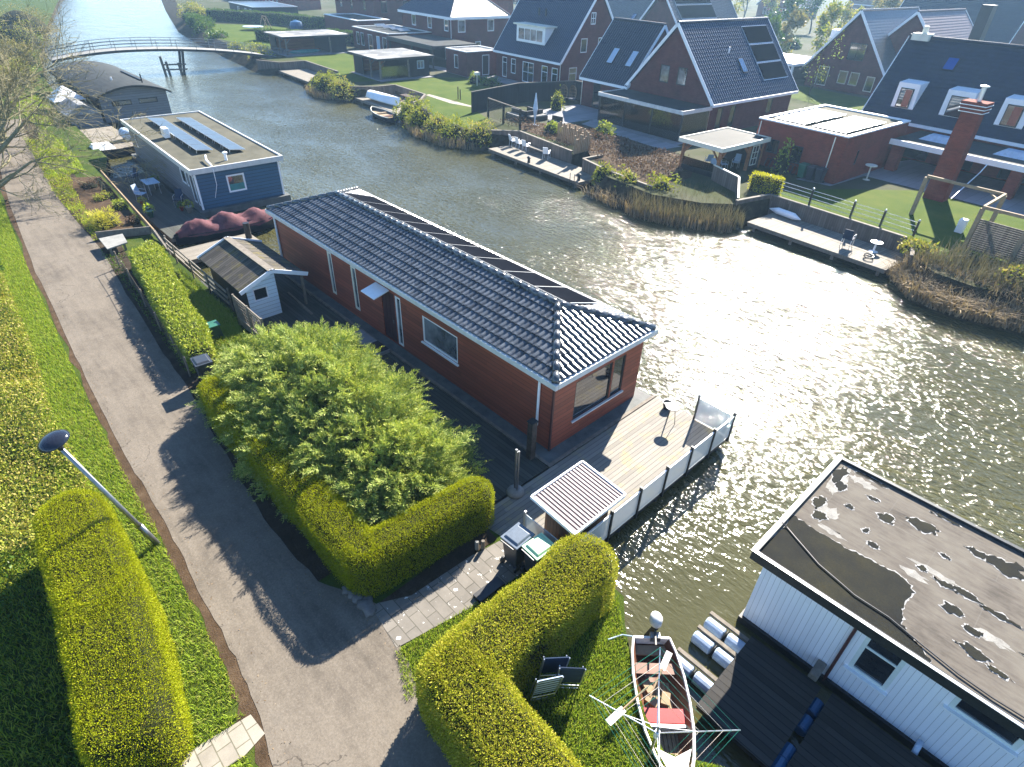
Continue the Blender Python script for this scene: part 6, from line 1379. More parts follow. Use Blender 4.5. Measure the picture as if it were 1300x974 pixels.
# gazebo
T = Thing('R', 'gazebo', 'gazebo with brown timber posts and a white-edged flat roof by the reeds', 'gazebo', (-25.8, 40.7, G0))
a0, a1, b0, b1, zt = -27.4, -24.3, 38.1, 43.3, 3.35
m = T.mb(); m.box(a0-.25, a1+.25, b0-.25, b1+.25, zt-.25, zt-.06); T.part('roof', m, M['roof_dark'])
for b_ in ((a0-.33, a1+.33, b0-.33, b0-.25), (a0-.33, a1+.33, b1+.25, b1+.33), (a0-.33, a0-.25, b0-.25, b1+.25), (a1+.25, a1+.33, b0-.25, b1+.25)):
    m = T.mb(); m.box(*b_, zt-.3, zt); T.part('roof_edge', m, M['cream'])
for x, y in ((a0, b0), (a1, b0), (a0, b1), (a1, b1), (a1, b1-1.6)):
    m = T.mb(); m.box(x-.09, x+.09, y-.09, y+.09, G0, zt-.26); p = T.part('post', m, M['orange_wood'])
    sx = 1 if x == a0 else -1; sy = 1 if y == b0 else -1
    m = T.mb(); m.bar((x, y+.05*sy, zt-1.0), (x, y+.75*sy, zt-.3), .09, .11, (1, 0, 0)); T.part('brace', m, M['orange_wood'], p)
    m = T.mb(); m.bar((x+.05*sx, y, zt-1.0), (x+.7*sx, y, zt-.3), .09, .11, (0, 1, 0)); T.part('brace', m, M['orange_wood'], p)
m = T.mb(); m.box(a0, a1, b1-.04, b1+.04, G0, zt-.26); T.part('back_wall', m, M['black_clad'])
m = T.mb(); m.box(a1-.04, a1+.04, b1-1.5, b1-.1, G0, zt-.26); w = T.part('side_wall', m, M['black_clad'])
window(T, 'a', a1+.04, 1, (b1-1.3, b1-.5, 1.5, 2.9), M['cream'], M['glass'], .06, 2, 3, proud=True, parent=w)
m = T.mb(); m.box(a0+.12, a1-.12, b0-.02, b0, G0+.1, 2.1); T.part('glass_panel', m, M['clear'])
m = T.mb(); m.box(a0+.1, a1-.1, b0-.05, b0+.03, G0, 1.55); T.part('low_wall', m, M['black_clad'])
for k in range(4): chair('R', ('pale blue chair in the gazebo near the water corner', 'pale blue chair in the middle of the gazebo', 'pale blue chair by the closed end of the gazebo', 'pale blue chair at the inner side of the gazebo')[k], (-25.2, -25.3, -25.1, -26.5)[k], (39.1, 40.4, 41.6, 40.2)[k], G0, (1, 2.5, .3, 4)[k], M['pale_fabric'])
for k in range(4): chair('R', ('grey-blue chair inside the glass room, left of the middle post', 'pale chair inside the glass room at the right pane', 'dark chair inside the glass room near the house wall', 'pale chair in the right corner of the glass room')[k], (-36.7, -34.3, -35.6, -33.2)[k], (45.2, 45.0, 46.5, 46.0)[k], G0+.04, (1, 2.5, .3, 4)[k], (M['pale_fabric'], WT, M['fabric_blue'], WT)[k])
# brick annex with solar panels
T = flat_box('R', 'red-brown brick annex with white roof edge and flat solar panels by the big dormer house', -25.5, -18.8, 44.1, 53.5, G0, 4.4, M['brick_red'], {'b0': [W_((-24.45, -23.5, 2.2, 3.15), fm=BK), W_((-22.45, -21.6, 1.9, 3.1), fm=BK)], 'a1': [W_((46.3, 46.6, 2.2, 3.2), fm=BK)]}, WT, M['roof_felt'])
pipe(T, [(-25.3, 44.03, 4.2), (-25.3, 44.03, 1.2)], M['alu']); pipe(T, [(-19.6, 44.03, 4.2), (-19.6, 44.03, 1.2)], M['alu'])
for i in range(2):
    for k in range(4): flat_pv('R', -23.6+i*3.0, 45.6+k*1.5, 4.22, 'nearly flat shiny solar panels on the red-brown brick annex', 'solar panels on the red-brown annex', rad(1.5), 0, sc_=1.42)
# big house with dormers and outdoor chimney
T = house('R', 'long red-brick house with a black flat-tile roof and slanted white dormers', -23.4, 4, 56.3, 63.9, G0, 4.25, 9.2, 'a', M['brick_red'], M['tile_black'], {'b0': [W_((-19.5, -17.6, 1.25, 3.0), fm=BK), W_((-16.6, -14.4, 1.25, 3.0), fm=BK), W_((-12.6, -9.6, 1.25, 3.0), fm=BK), W_((-8.6, -5, 1.25, 3.0), fm=BK)]}, WT, .35, .12, flat=True, vtrim=True)
for k, a in enumerate((-20.85, -17.1, -13.45, -9.8)):
    w = (.8, .95, .85, .85)[k]; z0, z1, bf = 4.75, 6.55, 57.0
    m = T.mb(); m.hexa([(a-w-.05, bf-.45, z0-.35), (a+w+.05, bf-.45, z0-.35), (a+w, bf+1.9, z1), (a-w, bf+1.9, z1)], [(a-w, bf-.5, z1-.15), (a+w, bf-.5, z1-.15), (a+w, bf+1.9, z1+.02), (a-w, bf+1.9, z1+.02)])
    dm = T.part('dormer', m, WT)
    m = T.mb(); m.box(a-w*.62, a+w*.62, bf-.56, bf-.5, z0-.1, z1-.5); f = T.part('window', m, BK, dm)
    m = T.mb(); m.box(a-w*.62+.07, a+w*.62-.07, bf-.575, bf-.56, z0-.03, z1-.57); T.part('pane', m, M['glass'], f)
    if k != 1: m = T.mb(); m.box(a-w*.1, a+w*.5, bf-.578, bf-.576, z0, z1-.6); T.part('blind', m, M['orange_blind'], f)
f, g = on_roof(T, 0, -19.4, 7.3, 8.15, .85, None, M['steel_dark'], 'rooflight'); g('pane', plain('bright_blue_pane', (.02, .1, .4), .2, .1))
m = T.mb(); m.box(-23.2, -21.9, 59.6, 60.5, 9.0, 9.5); T.part('chimney', m, M['cream'], T.geo['roofs'][0])
m = T.mb(); m.tube([(-22.5, 60.05, 9.5), (-22.5, 60.05, 10.0)], .2, 10); T.part('flue', m, M['cream'], T.geo['roofs'][0])
T = Thing('R', 'veranda', 'flat-roofed veranda with white fascia and glass roof domes along the long red-brick house', 'veranda', (-9, 53.5, G0))
m = T.mb(); m.box(-18.7, 4, 51, 56.2, 3.12, 3.38); T.part('roof', m, M['roof_dark'])
m = T.mb(); m.box(-18.7, 4, 50.9, 51, 3.08, 3.45); T.part('fascia', m, WT)
for a in (-16.2, -11.3, -6.4):
    m = T.mb(); m.hexa([(a-1.4, 53, 3.38), (a+1.4, 53, 3.38), (a+1.4, 54.4, 3.38), (a-1.4, 54.4, 3.38)], [(a-.9, 53.3, 3.75), (a+.9, 53.3, 3.75), (a+.9, 54.1, 3.75), (a-.9, 54.1, 3.75)]); T.part('roof_dome', m, M['pale_drum'])
for a in (-18.2, -14.2, -10.5, -7.2):
    m = T.mb(); m.box(a-.35, a+.35, 51.3, 52.0, G0, 3.1); T.part('pillar', m, M['brick_red'])
pipe(T, [(-12.2, 50.86, 3.1), (-12.3, 50.5, 2.6), (-12.5, 47.7, 1.3)], M['alu'])
sheet('R', 'terrace', [(-21, 43.0), (-18.7, 43.6), (-18.5, 48.2), (3, 48.5), (3, 56), (-18.6, 56)], G0+.012, M['patio'])
T = Thing('R', 'outdoor_chimney', 'tall red-brick garden chimney with white bands and a steel flue', 'chimney', (-13.2, 47.0, G0))
m = T.mb(); m.hexa([(-13.85, 46.6, G0), (-12.6, 46.6, G0), (-12.6, 47.5, G0), (-13.85, 47.5, G0)], [(-13.75, 46.65, 6.6), (-12.7, 46.65, 6.6), (-12.7, 47.45, 6.6), (-13.75, 47.45, 6.6)]); T.part('stack', m, M['brick_red'])
for k in range(3):
    m = T.mb(); m.box(-13.9-.03*k, -12.55+.03*k, 46.5-.03*k, 47.6+.03*k, 6.6+.2*k, 6.64+.2*k); T.part('band', m, WT)
    m = T.mb(); m.box(-13.87-.03*k, -12.58+.03*k, 46.53-.03*k, 47.57+.03*k, 6.642+.2*k, 6.798+.2*k); T.part('course', m, M['brick_red'])
m = T.mb(); m.tube([(-13.2, 47.05, 7.2), (-13.2, 47.05, 7.95)], .14, 12); m.lathe((-13.2, 47.05, 7.95), [(.1, 0), (.26, .04), (.26, .1), (.05, .16)], 14); T.part('flue', m, M['alu'])
# house with the white-edged gable behind
T = house('R', 'dark brick house with a broad white-edged gable and a zinc roof, behind the annex', -42.6, -33.4, 82, 96, G0, 4.0, 9.6, 'b', M['brick'], M['tile_grey'], {'b0': [W_((-41.3, -39.9, 1.5, 3.6), fm=M['cream']), W_((-38.6, -37.5, 2.0, 3.4), fm=M['cream']), W_((-37.2, -36.1, 2.0, 3.4), fm=M['cream']), W_((-38.3, -36.3, 4.6, 6.4), cols=2, fm=M['steel_dark']), W_((-35.2, -34.2, 1.6, 3.2), fm=M['cream'])]}, WT, .5, .5, flat=True)
m = T.mb(); m.hexa([(-42.3, 84.5, 4.6), (-39.5, 84.5, 4.6), (-39.5, 90, 4.6), (-42.3, 90, 4.6)], [(-42.3, 84.5, 7.3), (-39.5, 84.5, 7.3), (-39.5, 90, 7.3), (-42.3, 90, 7.3)]); T.part('dormer', m, WT, T.geo['roofs'][0])
T = house('R', 'cross gable with white edges and pale zinc roof beside the broad white-edged gable', -37.0, -30.2, 86, 99, G0, 6.2, 9.7, 'b', M['brick'], M['corrugated'], {}, WT, .3, .3, flat=True, name='house_wing')
m = T.mb(); m.box(-29.6, -28.4, 92, 93.4, 6.2, 10.6); T.part('chimney', m, BK)
T = Thing('R', 'carport', 'white-edged flat carport between the gable houses', 'carport', (-46, 83, G0)); m = T.mb(); m.box(-50, -43, 79, 88, 3.4, 3.7); T.part('roof', m, WT)
for a, b in ((-49.8, 79.2), (-43.2, 79.2)):
    m = T.mb(); m.box(a-.12, a+.12, b-.12, b+.12, G0, 3.398); T.part('post', m, WT)
m = T.mb(); m.box(-49.8, -43.2, 86, 86.2, G0, 3.398); T.part('back_wall', m, M['black_clad'])
# ------------------------------------------------------------------ far bank: distant houses
def win_row(a0, a1, n, z0, z1, w=1.1): return [W_((a0+(a1-a0)*(k+.5)/n-w/2, a0+(a1-a0)*(k+.5)/n+w/2, z0, z1), cols=2) for k in range(n)]
T = house('R', 'long low house with weathered brown tiles and white windows in the background', -46.5, -10, 136.4, 145, G0, 4.1, 8.3, 'a', M['brick_red'], M['tile_red'], {'b0': win_row(-46, -11, 11, 2.0, 3.7, 2.2)}, M['cream'], .3, .2, flat=True)
for a in (-42, -38.4, -33.2): m = T.mb(); m.box(a-.25, a+.25, 138.6, 139, 6.6, 7.3); T.part('vent', m, M['cream'], T.geo['roofs'][0])
T = house('R', 'house with shining pale tiles and two small rooflights behind the dormer house', -92, -73, 88, 97, G0, 4.2, 9.6, 'a', M['brick'], M['tile_grey'], {}, WT, .3, .2)
for a in (-79, -76.6): f, g = on_roof(T, 0, a, 5.2, 6.2, .9, None, BK, 'rooflight'); g('pane', M['glass_blue'])
T = house('R', 'gabled house with a big solar array behind the white-gabled house', -72.5, -62, 82, 96, G0, 4.2, 10.3, 'b', M['brick'], M['tile_grey'], {'b0': [W_((-69.5, -68, 1.8, 3.4)), W_((-66.5, -65, 1.8, 3.4))]}, WT, .4, .6)
for k in range(3): f, g = on_roof(T, 1, 87+k*.01, 5+k*1.7, 6.6+k*1.7, 8.5, None, M['alu'], 'solar_panel', .06, .03); g('cells', M['pv_dull'])
T = house('R', 'brick house with a dark roof far behind the solar roof, between garden trees', -116, -104, 184, 196, G0, 4.5, 10.5, 'b', M['brick_red'], M['tile_black'], {'b0': [W_((-114, -112, 1.8, 3.6), cols=2), W_((-109, -107, 1.8, 3.6), cols=2), W_((-111, -109, 5, 6.6), cols=2)]}, WT, .4, .3, flat=True)
T = house('R', 'dark-roofed house behind the zinc roof', -52, -34, 122, 132, G0, 4.4, 10.4, 'a', M['brick'], M['tile_black'], {'b0': win_row(-51, -35, 5, 2, 3.6)}, WT, .3, .2, flat=True)
# by the bridge
T = flat_box('R', 'long low dark house with a blue solar roof and white windows far beyond the bridge', -156, -141, 47, 56, G0, 3.7, M['black_clad'], {'b0': [W_((-151, -149.6, 2.0, 3.2)), W_((-146.6, -145.3, 1.9, 3.2)), W_((-143.6, -142.4, 1.3, 3.2))]}, M['alu'], M['pv'], 'house', 'house')
T = flat_box('R', 'tall plain brick house far back between the bridge and the hip roof', -128, -112.5, 58.5, 68, G0, 8.8, M['brick'], {'b0': [W_((-126, -125, 4.6, 6.2), fm=BK), W_((-121.6, -120.6, 4.6, 6.2), fm=BK), W_((-116.5, -115.5, 4.6, 6.2), fm=BK)], 'a1': [W_((60, 61.2, 4.5, 6.3), fm=BK), W_((64.5, 65.5, 4.5, 6.3), fm=BK)]}, M['steel_dark'], M['roof_dark'], 'house', 'house')
T = flat_box('R', 'low brick garage with white roof edge in front of the tall plain brick house', -119.5, -106.5, 52.2, 58.2, G0, 4.0, M['brick'], {}, WT, M['roof_dark'], 'garage', 'garage', .3)
T = flat_box('R', 'tall brick block far back to the left of the hip-roofed house', -112, -100, 70, 80, G0, 9.5, M['brick_red'], {'a1': [W_((72, 73, 4.5, 6), fm=BK), W_((76, 77, 4.5, 6), fm=BK)], 'b0': [W_((-110, -109, 5, 7), fm=BK), W_((-105, -104, 5, 7), fm=BK)]}, M['steel_dark'], M['roof_dark'], 'house', 'house')
T = house('R', 'brick house with red roof far along the far bank', -178, -166, 62, 72, G0, 5, 10, 'a', M['brick_red'], M['tile_red'], {'b0': win_row(-177, -167, 4, 2, 3.6)}, WT, .3, .2, flat=True)
T = house('R', 'brick house with black roof far along the far bank', -205, -190, 66, 76, G0, 5, 10.5, 'a', M['brick'], M['tile_black'], {'b0': win_row(-204, -191, 4, 2, 3.6)}, WT, .3, .2, flat=True)
T = house('R', 'pale gabled house farthest along the far bank', -250, -236, 74, 86, G0, 5, 11, 'b', M['brick'], M['tile_grey'], {'b0': win_row(-249, -237, 3, 2, 3.6)}, WT, .3, .2, flat=True)
T = house('R', 'red-roofed house in the row behind the hip-roofed house', -98, -84, 96, 106, G0, 5, 10.5, 'a', M['brick_red'], M['tile_red'], {'b0': win_row(-97, -85, 4, 2, 3.6)}, WT, .3, .2, flat=True)
T = house('R', 'black-roofed house at the back right beyond the brown tiled row', 4, 22, 122, 132, G0, 5, 11, 'a', M['brick'], M['tile_black'], {'b0': win_row(5, 21, 4, 2, 3.6)}, WT, .3, .2, flat=True)
T = house('R', 'small red-brick house at the right edge behind the black roof', -4, 10, 84, 94, G0, 4.5, 9.5, 'a', M['brick_red'], M['tile_red'], {'b0': win_row(-3, 9, 4, 2, 3.6)}, WT, .3, .2, flat=True)

pr = [house('R', 'brick house with a dark roof far in the background among trees', -35, -23, 168, 178, G0, 5, 10.5, 'a', M['brick_red'], M['tile_black'], {'b0': win_row(-34, -24, 3, 2, 3.6)}, WT, .3, .2, flat=True, group='dark-roofed houses far in the background'),
      house('R', 'brick house with a weathered red roof far in the background among trees', -12, 0, 172, 182, G0, 5, 10, 'a', M['brick'], M['tile_red'], {'b0': win_row(-11, -1, 3, 2, 3.6)}, WT, .3, .2, flat=True, group='red-roofed houses far in the background')]
for k, (a, b, rz_) in enumerate(((14, 186, 0), (36, 170, .3), (-70, 212, 0), (-98, 218, 0), (-128, 152, .2), (-150, 140, 0), (58, 200, 0), (-42, 222, 0), (-14, 232, 1.57), (22, 245, 0), (-140, 190, 0), (-176, 150, .2), (-84, 255, 0), (-50, 262, 0), (80, 250, 0), (40, 290, 0), (100, 300, 0), (-230, 140, 0))):
    copy_thing(pr[k % 2].root, 'R', (a, b, G0), ANG['R']+rz_)
# bridge and dolphin
T = Thing('R', 'footbridge', 'slender arched footbridge with thin railings across the canal', 'bridge', (-94, 20, 0))
N = 26; ys = [7+k*(36.5-7)/N for k in range(N+1)]; bz = lambda y: 2.9-.0052*(y-15)**2 if y > 15 else 2.9-.011*(y-15)**2
m = T.mb()
for p, q in zip(ys, ys[1:]): m.hexa([(-95.6, p, bz(p)-.1), (-93.2, p, bz(p)-.1), (-93.2, q, bz(q)-.1), (-95.6, q, bz(q)-.1)], [(-95.6, p, bz(p)), (-93.2, p, bz(p)), (-93.2, q, bz(q)), (-95.6, q, bz(q))])
T.part('deck', m, M['concrete'])
for x in (-95.66, -93.14):
    m = T.mb()
    for p, q in zip(ys, ys[1:]): m.bar((x, p, bz(p)-.14), (x, q, bz(q)-.14), .1, .24)
    T.part('girder', m, M['steel_dark'])
    r_ = []
    for h_ in (1.0, .66, .33):
        m = T.mb(); m.tube([(x, y, bz(y)+h_) for y in ys], .03, 6); r_.append(T.part('rail', m, M['steel']))
    for y in ys[::2]: m = T.mb(); m.tube([(x, y, bz(y)-.1), (x, y, bz(y)+1.0)], .035, 5); T.part('baluster', m, M['steel'])
for x in (-95, -93.5):
    m = T.mb(); m.tube([(x, 20.6, -1), (x, 21.2, bz(21.2)-.3)], .16, 8); T.part('pile', m, M['black'])
T = Thing('R', 'dolphin', 'timber guard posts with cross beams in the water by the footbridge', 'guard posts', (-92.4, 19.5, 0))
for y, h_ in ((18.4, 2.1), (18.9, 1.5), (20.3, 1.3)):
    m = T.mb(); m.tube([(-92.4, y, -1), (-92.5, y-.15, h_)], .15, 8); T.part('pile', m, M['grey_wood'])
for z in (.55, 1.1):
    m = T.mb(); m.bar((-92.3, 18.2, z+.1), (-92.3, 21, z), .14, .16); T.part('beam', m, M['grey_wood'])
# ------------------------------------------------------------------ far bank: gardens
sheet('R', 'lawn', [(-69.3, 36.4), (-59.8, 36.6), (-57.5, 34.6), (-50.5, 31.4), (-45.6, 31.6), (-46.8, 35.2), (-52, 36.8), (-53.8, 43), (-55, 47.5), (-67, 46.2), (-68.8, 44)], G0+.01, M['lawn'])
sheet('R', 'lawn', [(-92.3, 34.8), (-79, 35.2), (-70.8, 31.4), (-70, 36), (-77.4, 36), (-77.6, 46.5), (-92.5, 45)], G0+.01, M['lawn'])
sheet('R', 'lawn', [(-20.3, 38.2), (-10.6, 38.1), (-9.2, 36.2), (-3, 36), (3, 40), (3, 48.3), (-14.6, 48), (-17.6, 44), (-19.2, 41.4)], G0+.02, M['lawn'])
sheet('R', 'lawn', [(-130, 33), (-102, 32), (-101, 46), (-118, 51.5), (-135, 46), (-140, 36)], G0+.01, M['lawn'])
sheet('R', 'lawn', [(-46, 74), (-31, 70), (-30, 80), (-44, 81)], G0+.01, M['lawn'])
sheet('R', 'garden_path', [(-77.4, 46.6), (-54.5, 47.8), (-54.2, 50.7), (-66.8, 50.7), (-67.2, 46.8), (-72, 46.8), (-72, 49), (-86, 46.4)], G0+.016, M['patio'])
sheet('R', 'garden_path', [(-55.2, 36.3), (-52.2, 37.2), (-52.4, 37.5), (-60.2, 37.0), (-60, 36.4)], G0+.018, M['pavers_pale'])
sheet('R', 'terrace', [(-48, 40.2), (-42.4, 40.2), (-42.3, 47.6), (-48.2, 47.6)], G0+.014, M['patio'])
sheet('R', 'heather_bed', [(-42.6, 35.4), (-34.6, 35.6), (-32.4, 34), (-25.2, 32.6), (-25.4, 36.8), (-28, 40.8), (-41.6, 41.4), (-45, 37)], G0+.01, M['leaf_dirt'])
cover('R', 'heather_plants', [(-39.0, 36.3), (-36, 36.2), (-32.2, 34.4), (-26, 33.6), (-26.2, 36.5), (-28.4, 40.4), (-38.6, 40.8)], HEATH, 55, .17, G0, .6, 81)
cover('R', 'heather_plants', [(-46, 35.4), (-41.2, 34.9), (-36.2, 34.4), (-36.4, 36.6), (-45, 38.3)], HEATH, 40, .15, G0, .35, 82)
# retaining walls and docks
def retaining(label, pts, z1, mat, z0=-.2):
    T = Thing('R', 'retaining_wall', label, 'wall', (*pts[0], z0))
    for (a, b), (c, d) in zip(pts, pts[1:]):
        m = T.mb(); m.bar((a, b, (z0+z1)/2), (c, d, (z0+z1)/2), .12, z1-z0); w = T.part('wall', m, mat)
        m = T.mb(); m.bar((a, b, z1+.03), (c, d, z1+.03), .2, .05); T.part('capping', m, M['grey_wood'], w)
retaining('tall grey plank retaining wall behind the jetty with the folding chair', [(-20.2, 34.6), (-19.7, 37.6), (-10.7, 37.4), (-9.7, 34.9)], 1.42, M['fence_wood'])
retaining('grey sheet retaining wall behind the jetty with white chairs', [(-43.3, 32.2), (-41.6, 34.4), (-34.5, 33.8)], 1.4, M['fence_wood'])
retaining('short grey plank retaining wall right of the garden steps', [(-32.6, 35.3), (-32.6, 33.2), (-29.6, 32.6), (-25.2, 32.4)], 1.35, M['fence_wood'])
retaining('grey plank wall around the sunken seat by the small motor boat', [(-67.4, 31.2), (-66, 33.8), (-65.9, 36.1), (-59.6, 36.1), (-57.4, 34.2), (-56.2, 32.2)], 1.35, M['fence_wood'])
retaining('pale plank wall of the quay below the orange-walled shed', [(-90.2, 29.2), (-87, 31), (-86.9, 34.5), (-77.1, 34.5)], 1.35, M['fence_wood'])
deck('jetty', 'plank jetty with white chairs and a stake fence shadow on the far bank', 'R', -41.4, -30.6, 30.9, 33.7, .5, M['jetty'], [(-41, 31.1), (-38, 31.1), (-35, 31.1), (-31, 31.1)])
deck('jetty', 'long sunlit plank jetty below the tall retaining wall on the far bank', 'R', -18.9, -10.4, 34.2, 37.3, .55, M['jetty'], [(-18.5, 34.5), (-16, 34.5), (-13.4, 34.5), (-10.8, 34.5)])
deck('jetty', 'grey jetty with an upturned white boat on the far bank', 'R', -66.2, -56.4, 31.2, 35.9, .45, M['jetty'], [(-65, 31.4), (-61, 31.4), (-57, 31.4)])
deck('jetty', 'grey plank quay below the orange-walled shed', 'R', -86.6, -77.2, 30.6, 34.3, .5, M['jetty'], [(-86, 30.9), (-82, 30.9), (-78, 30.9)])
for k in range(3): chair('R', ('leftmost of the white garden chairs against the jetty wall', 'middle white garden chair against the jetty wall', 'third white garden chair against the jetty wall')[k], -41.0+k*.95, 33.2-k*.08, .5, pi+.2*k-.2, WT)
chair('R', 'single white armchair at the right end of the jetty bench', -36.5, 33.0, .5, pi+.5, WT)
m = MB((-37.9, 33.3, .5)); m.box(-39, -36.9, 33.1, 33.5, .85, .92); m.box(-38.9, -38.8, 33.15, 33.45, .5, .85); m.box(-37.1, -37, 33.15, 33.45, .5, .85); one('R', 'bench', 'low grey bench on the jetty with the white chairs', 'bench', m, M['grey_wood'], (-37.9, 33.3, .5))
for k, (a, b) in enumerate(((-36.4, 31.1), (-31.0, 31.3))):
    m = MB((a, b, .5)); m.lathe((a, b, .5), [(.12, 0), (.1, .3), (.16, .34), (.16, .42), (.05, .5)], 10); one('R', 'bollard', ('small dark bollard in the middle of the jetty edge', 'small dark bollard by the ladder of the jetty')[k], 'bollard', m, M['steel_dark'], (a, b, .5))
T = Thing('R', 'swim_ladder', 'dark ladder hanging from the right end of the jetty', 'ladder', (-31.2, 30.8, 0))
for s in (-.22, .22):
    m = T.mb(); m.tube([(-31.2+s, 30.85, -.6), (-31.2+s, 30.82, 1.0)], .025, 6); T.part('stile', m, M['steel_dark'])
for z in (-.1, .2, .5):
    m = T.mb(); m.tube([(-31.42, 30.84, z), (-30.98, 30.84, z)], .02, 6); T.part('rung', m, M['steel_dark'])
T = chair('R', 'dark folding chair with a white cushion facing the water on the long jetty', -13.3, 35.6, .55, pi+.15, M['fabric_blue'], s=1.15)
m = MB((-12.0, 36.2, .55)); m.lathe((-12.0, 36.2, .55), [(.25, 0), (.06, .05), (.05, .5), (.33, .53), (.33, .57), (0, .58)], 14); one('R', 'side_table', 'small round white side table at the right end of the long jetty', 'table', m, WT, (-12.0, 36.2, .55))
m = MB((-11.4, 34.9, .55)); m.tube([(-11.7+.25*math.cos(t*.6), 34.95+.25*math.sin(t*.6), .6+.01*t) for t in range(22)], .03, 6); one('R', 'rope_coil', 'coil of dark hose at the right end of the long jetty', 'hose', m, BK, (-11.4, 34.9, .55))
m = MB((-18, 37, .55)); m.tube([(-19.2, 37.1, .75), (-18.6, 37.0, .8), (-17.4, 36.9, .8), (-16.9, 36.85, .75)], [.03, .2, .2, .03], 10); one('R', 'surfboard', 'white surfboard lying against the tall retaining wall', 'surfboard', m, WT, (-18, 37, .55))
T = Thing('R', 'rail_fence', 'black post fence with horizontal wires above the tall retaining wall', 'fence', (-15, 38.3, G0))
fp = [(-20.4, 38.3), (-17.3, 38.2), (-14.6, 38.1), (-12.8, 38.05), (-10.9, 37.9)]
for a, b in fp:
    m = T.mb(); m.box(a-.05, a+.05, b-.05, b+.05, G0, 2.3); p = T.part('post', m, BK); m = T.mb(); m.lathe((a, b, 2.3), [(.06, 0), (.07, .05), (.02, .1)], 8); T.part('cap', m, M['alu'], p)
for z in (1.5, 1.75, 2.0, 2.22):
    m = T.mb(); m.tube([(a, b, z) for a, b in fp], .014, 5); T.part('wire', m, M['alu'])
# pergola and trellis on the right lawn
T = Thing('R', 'pergola', 'pale timber pergola of posts and corner beams on the right lawn', 'pergola', (-10.5, 41, G0))
P0, P1, P2, P3 = (-12.8, 42.4), (-8.7, 42.4), (-8.6, 38.9), (-4.2, 39.1)
for a, b in (P0, P1, P2, (-6.4, 39.0), P3, (-4.2, 42.2)):
    m = T.mb(); m.box(a-.1, a+.1, b-.1, b+.1, G0, 3.5); T.part('post', m, M['pale_wood'])
for p, q in ((P0, P1), (P1, P2), (P2, P3), (P3, (-4.2, 42.2))):
    m = T.mb(); m.bar((*p, 3.56), (*q, 3.56), .12, .16); T.part('beam', m, M['pale_wood'])
for p, q in (((-9.3, 42.3, 3.44), (-8.8, 41.6, 3.44)), ((-8.5, 39.6, 3.44), (-7.8, 39.1, 3.44))):
    m = T.mb(); m.bar(p, q, .08, .08); T.part('brace', m, M['pale_wood'])
T = Thing('R', 'slat_screen', 'grey slatted timber screen below the pergola', 'screen', (-6.4, 39, G0))
for k in range(2):
    m = T.mb()
    for j in range(15): m.box((-8.5, -6.3)[k], (-6.5, -4.3)[k], 38.97, 39.03, G0+.1+.11*j, G0+.19+.11*j)
    T.part('slat_panel', m, M['fence_wood'])
m = MB((-8.6, 42.2, G0)); m.box(-10.0, -9.6, 41.4, 41.8, G0, 2.0); one('R', 'white_crate', 'white plastic box standing by the pergola post', 'box', m, WT, (-8.6, 42.2, G0), bevel=.04)
T = Thing('R', 'stake_fence', 'fence of rough vertical stakes at the head of the garden steps', 'fence', (-36, 35.8, G0))
for k in range(17): a = -38.3+k*.22; h_ = 1.35+.2*math.sin(k*2.3); m = T.mb(); m.tube([(a, 35.75, G0), (a+.02, 35.75, G0+h_)], .07, 6); T.part('stake', m, M['pale_wood'])
for k in range(9): a = -34.5+.02*k; b = 35.65-.22*k; h_ = 1.2+.2*math.sin(k*1.7); m = T.mb(); m.tube([(a, b, G0), (a, b, G0+h_)], .07, 6); T.part('stake', m, M['pale_wood'])
# tall black garden screen around the lounge corner
T = Thing('R', 'board_fence', 'tall black board fence between the dormer house garden and the lounge corner', 'fence', (-50, 43, G0))
for p, q in (((-50.4, 35.6), (-52.0, 42.6)), ((-52.0, 42.6), (-50.4, 49.0)), ((-50.4, 49.0), (-48.2, 49.2))):
    m = T.mb(); m.bar((*p, 2.1), (*q, 2.1), .08, 1.8); w = T.part('board_panel', m, M['black_clad']); m = T.mb(); m.bar((*p, 3.03), (*q, 3.03), .12, .06); T.part('capping', m, M['grey_wood'], w)
T = Thing('R', 'mesh_screen', 'see-through black mesh screen on posts along the water side of the lounge corner', 'screen', (-45, 35, G0))
q_ = [(-47.9, 35.7), (-45.2, 35.4), (-42.6, 35.2)]
for a, b in q_:
    m = T.mb(); m.box(a-.07, a+.07, b-.07, b+.07, G0, 2.9); T.part('post', m, BK)
for p, q in zip(q_, q_[1:]):
    m = T.mb()
    for k in range(12): z = 1.35+k*.13; m.bar((*p, z), (*q, z), .012, .012)
    n_ = 14
    for k in range(n_): x = p[0]+(q[0]-p[0])*k/n_; y = p[1]+(q[1]-p[1])*k/n_; m.bar((x, y, 1.3), (x, y, 2.85), .012, .012, (1, 0, 0))
    s_ = T.part('mesh_panel', m, BK); m = T.mb(); m.bar((*p, 2.9), (*q, 2.9), .1, .07); T.part('top_rail', m, M['grey_wood'], s_)
m = MB((-43.2, 37.4, G0)); m.tube([(-43.2, 37.4, G0), (-43.2, 37.4, 1.7), (-43.2, 37.4, 2.6), (-43.2, 37.4, 3.9)], [.03, .05, .22, .04], 10); m.lathe((-43.2, 37.4, G0), [(.35, 0), (.35, .06), (.05, .1)], 12); one('R', 'parasol', 'closed grey parasol beside the dark lounge sofas', 'parasol', m, M['pale_drum'], (-43.2, 37.4, G0))
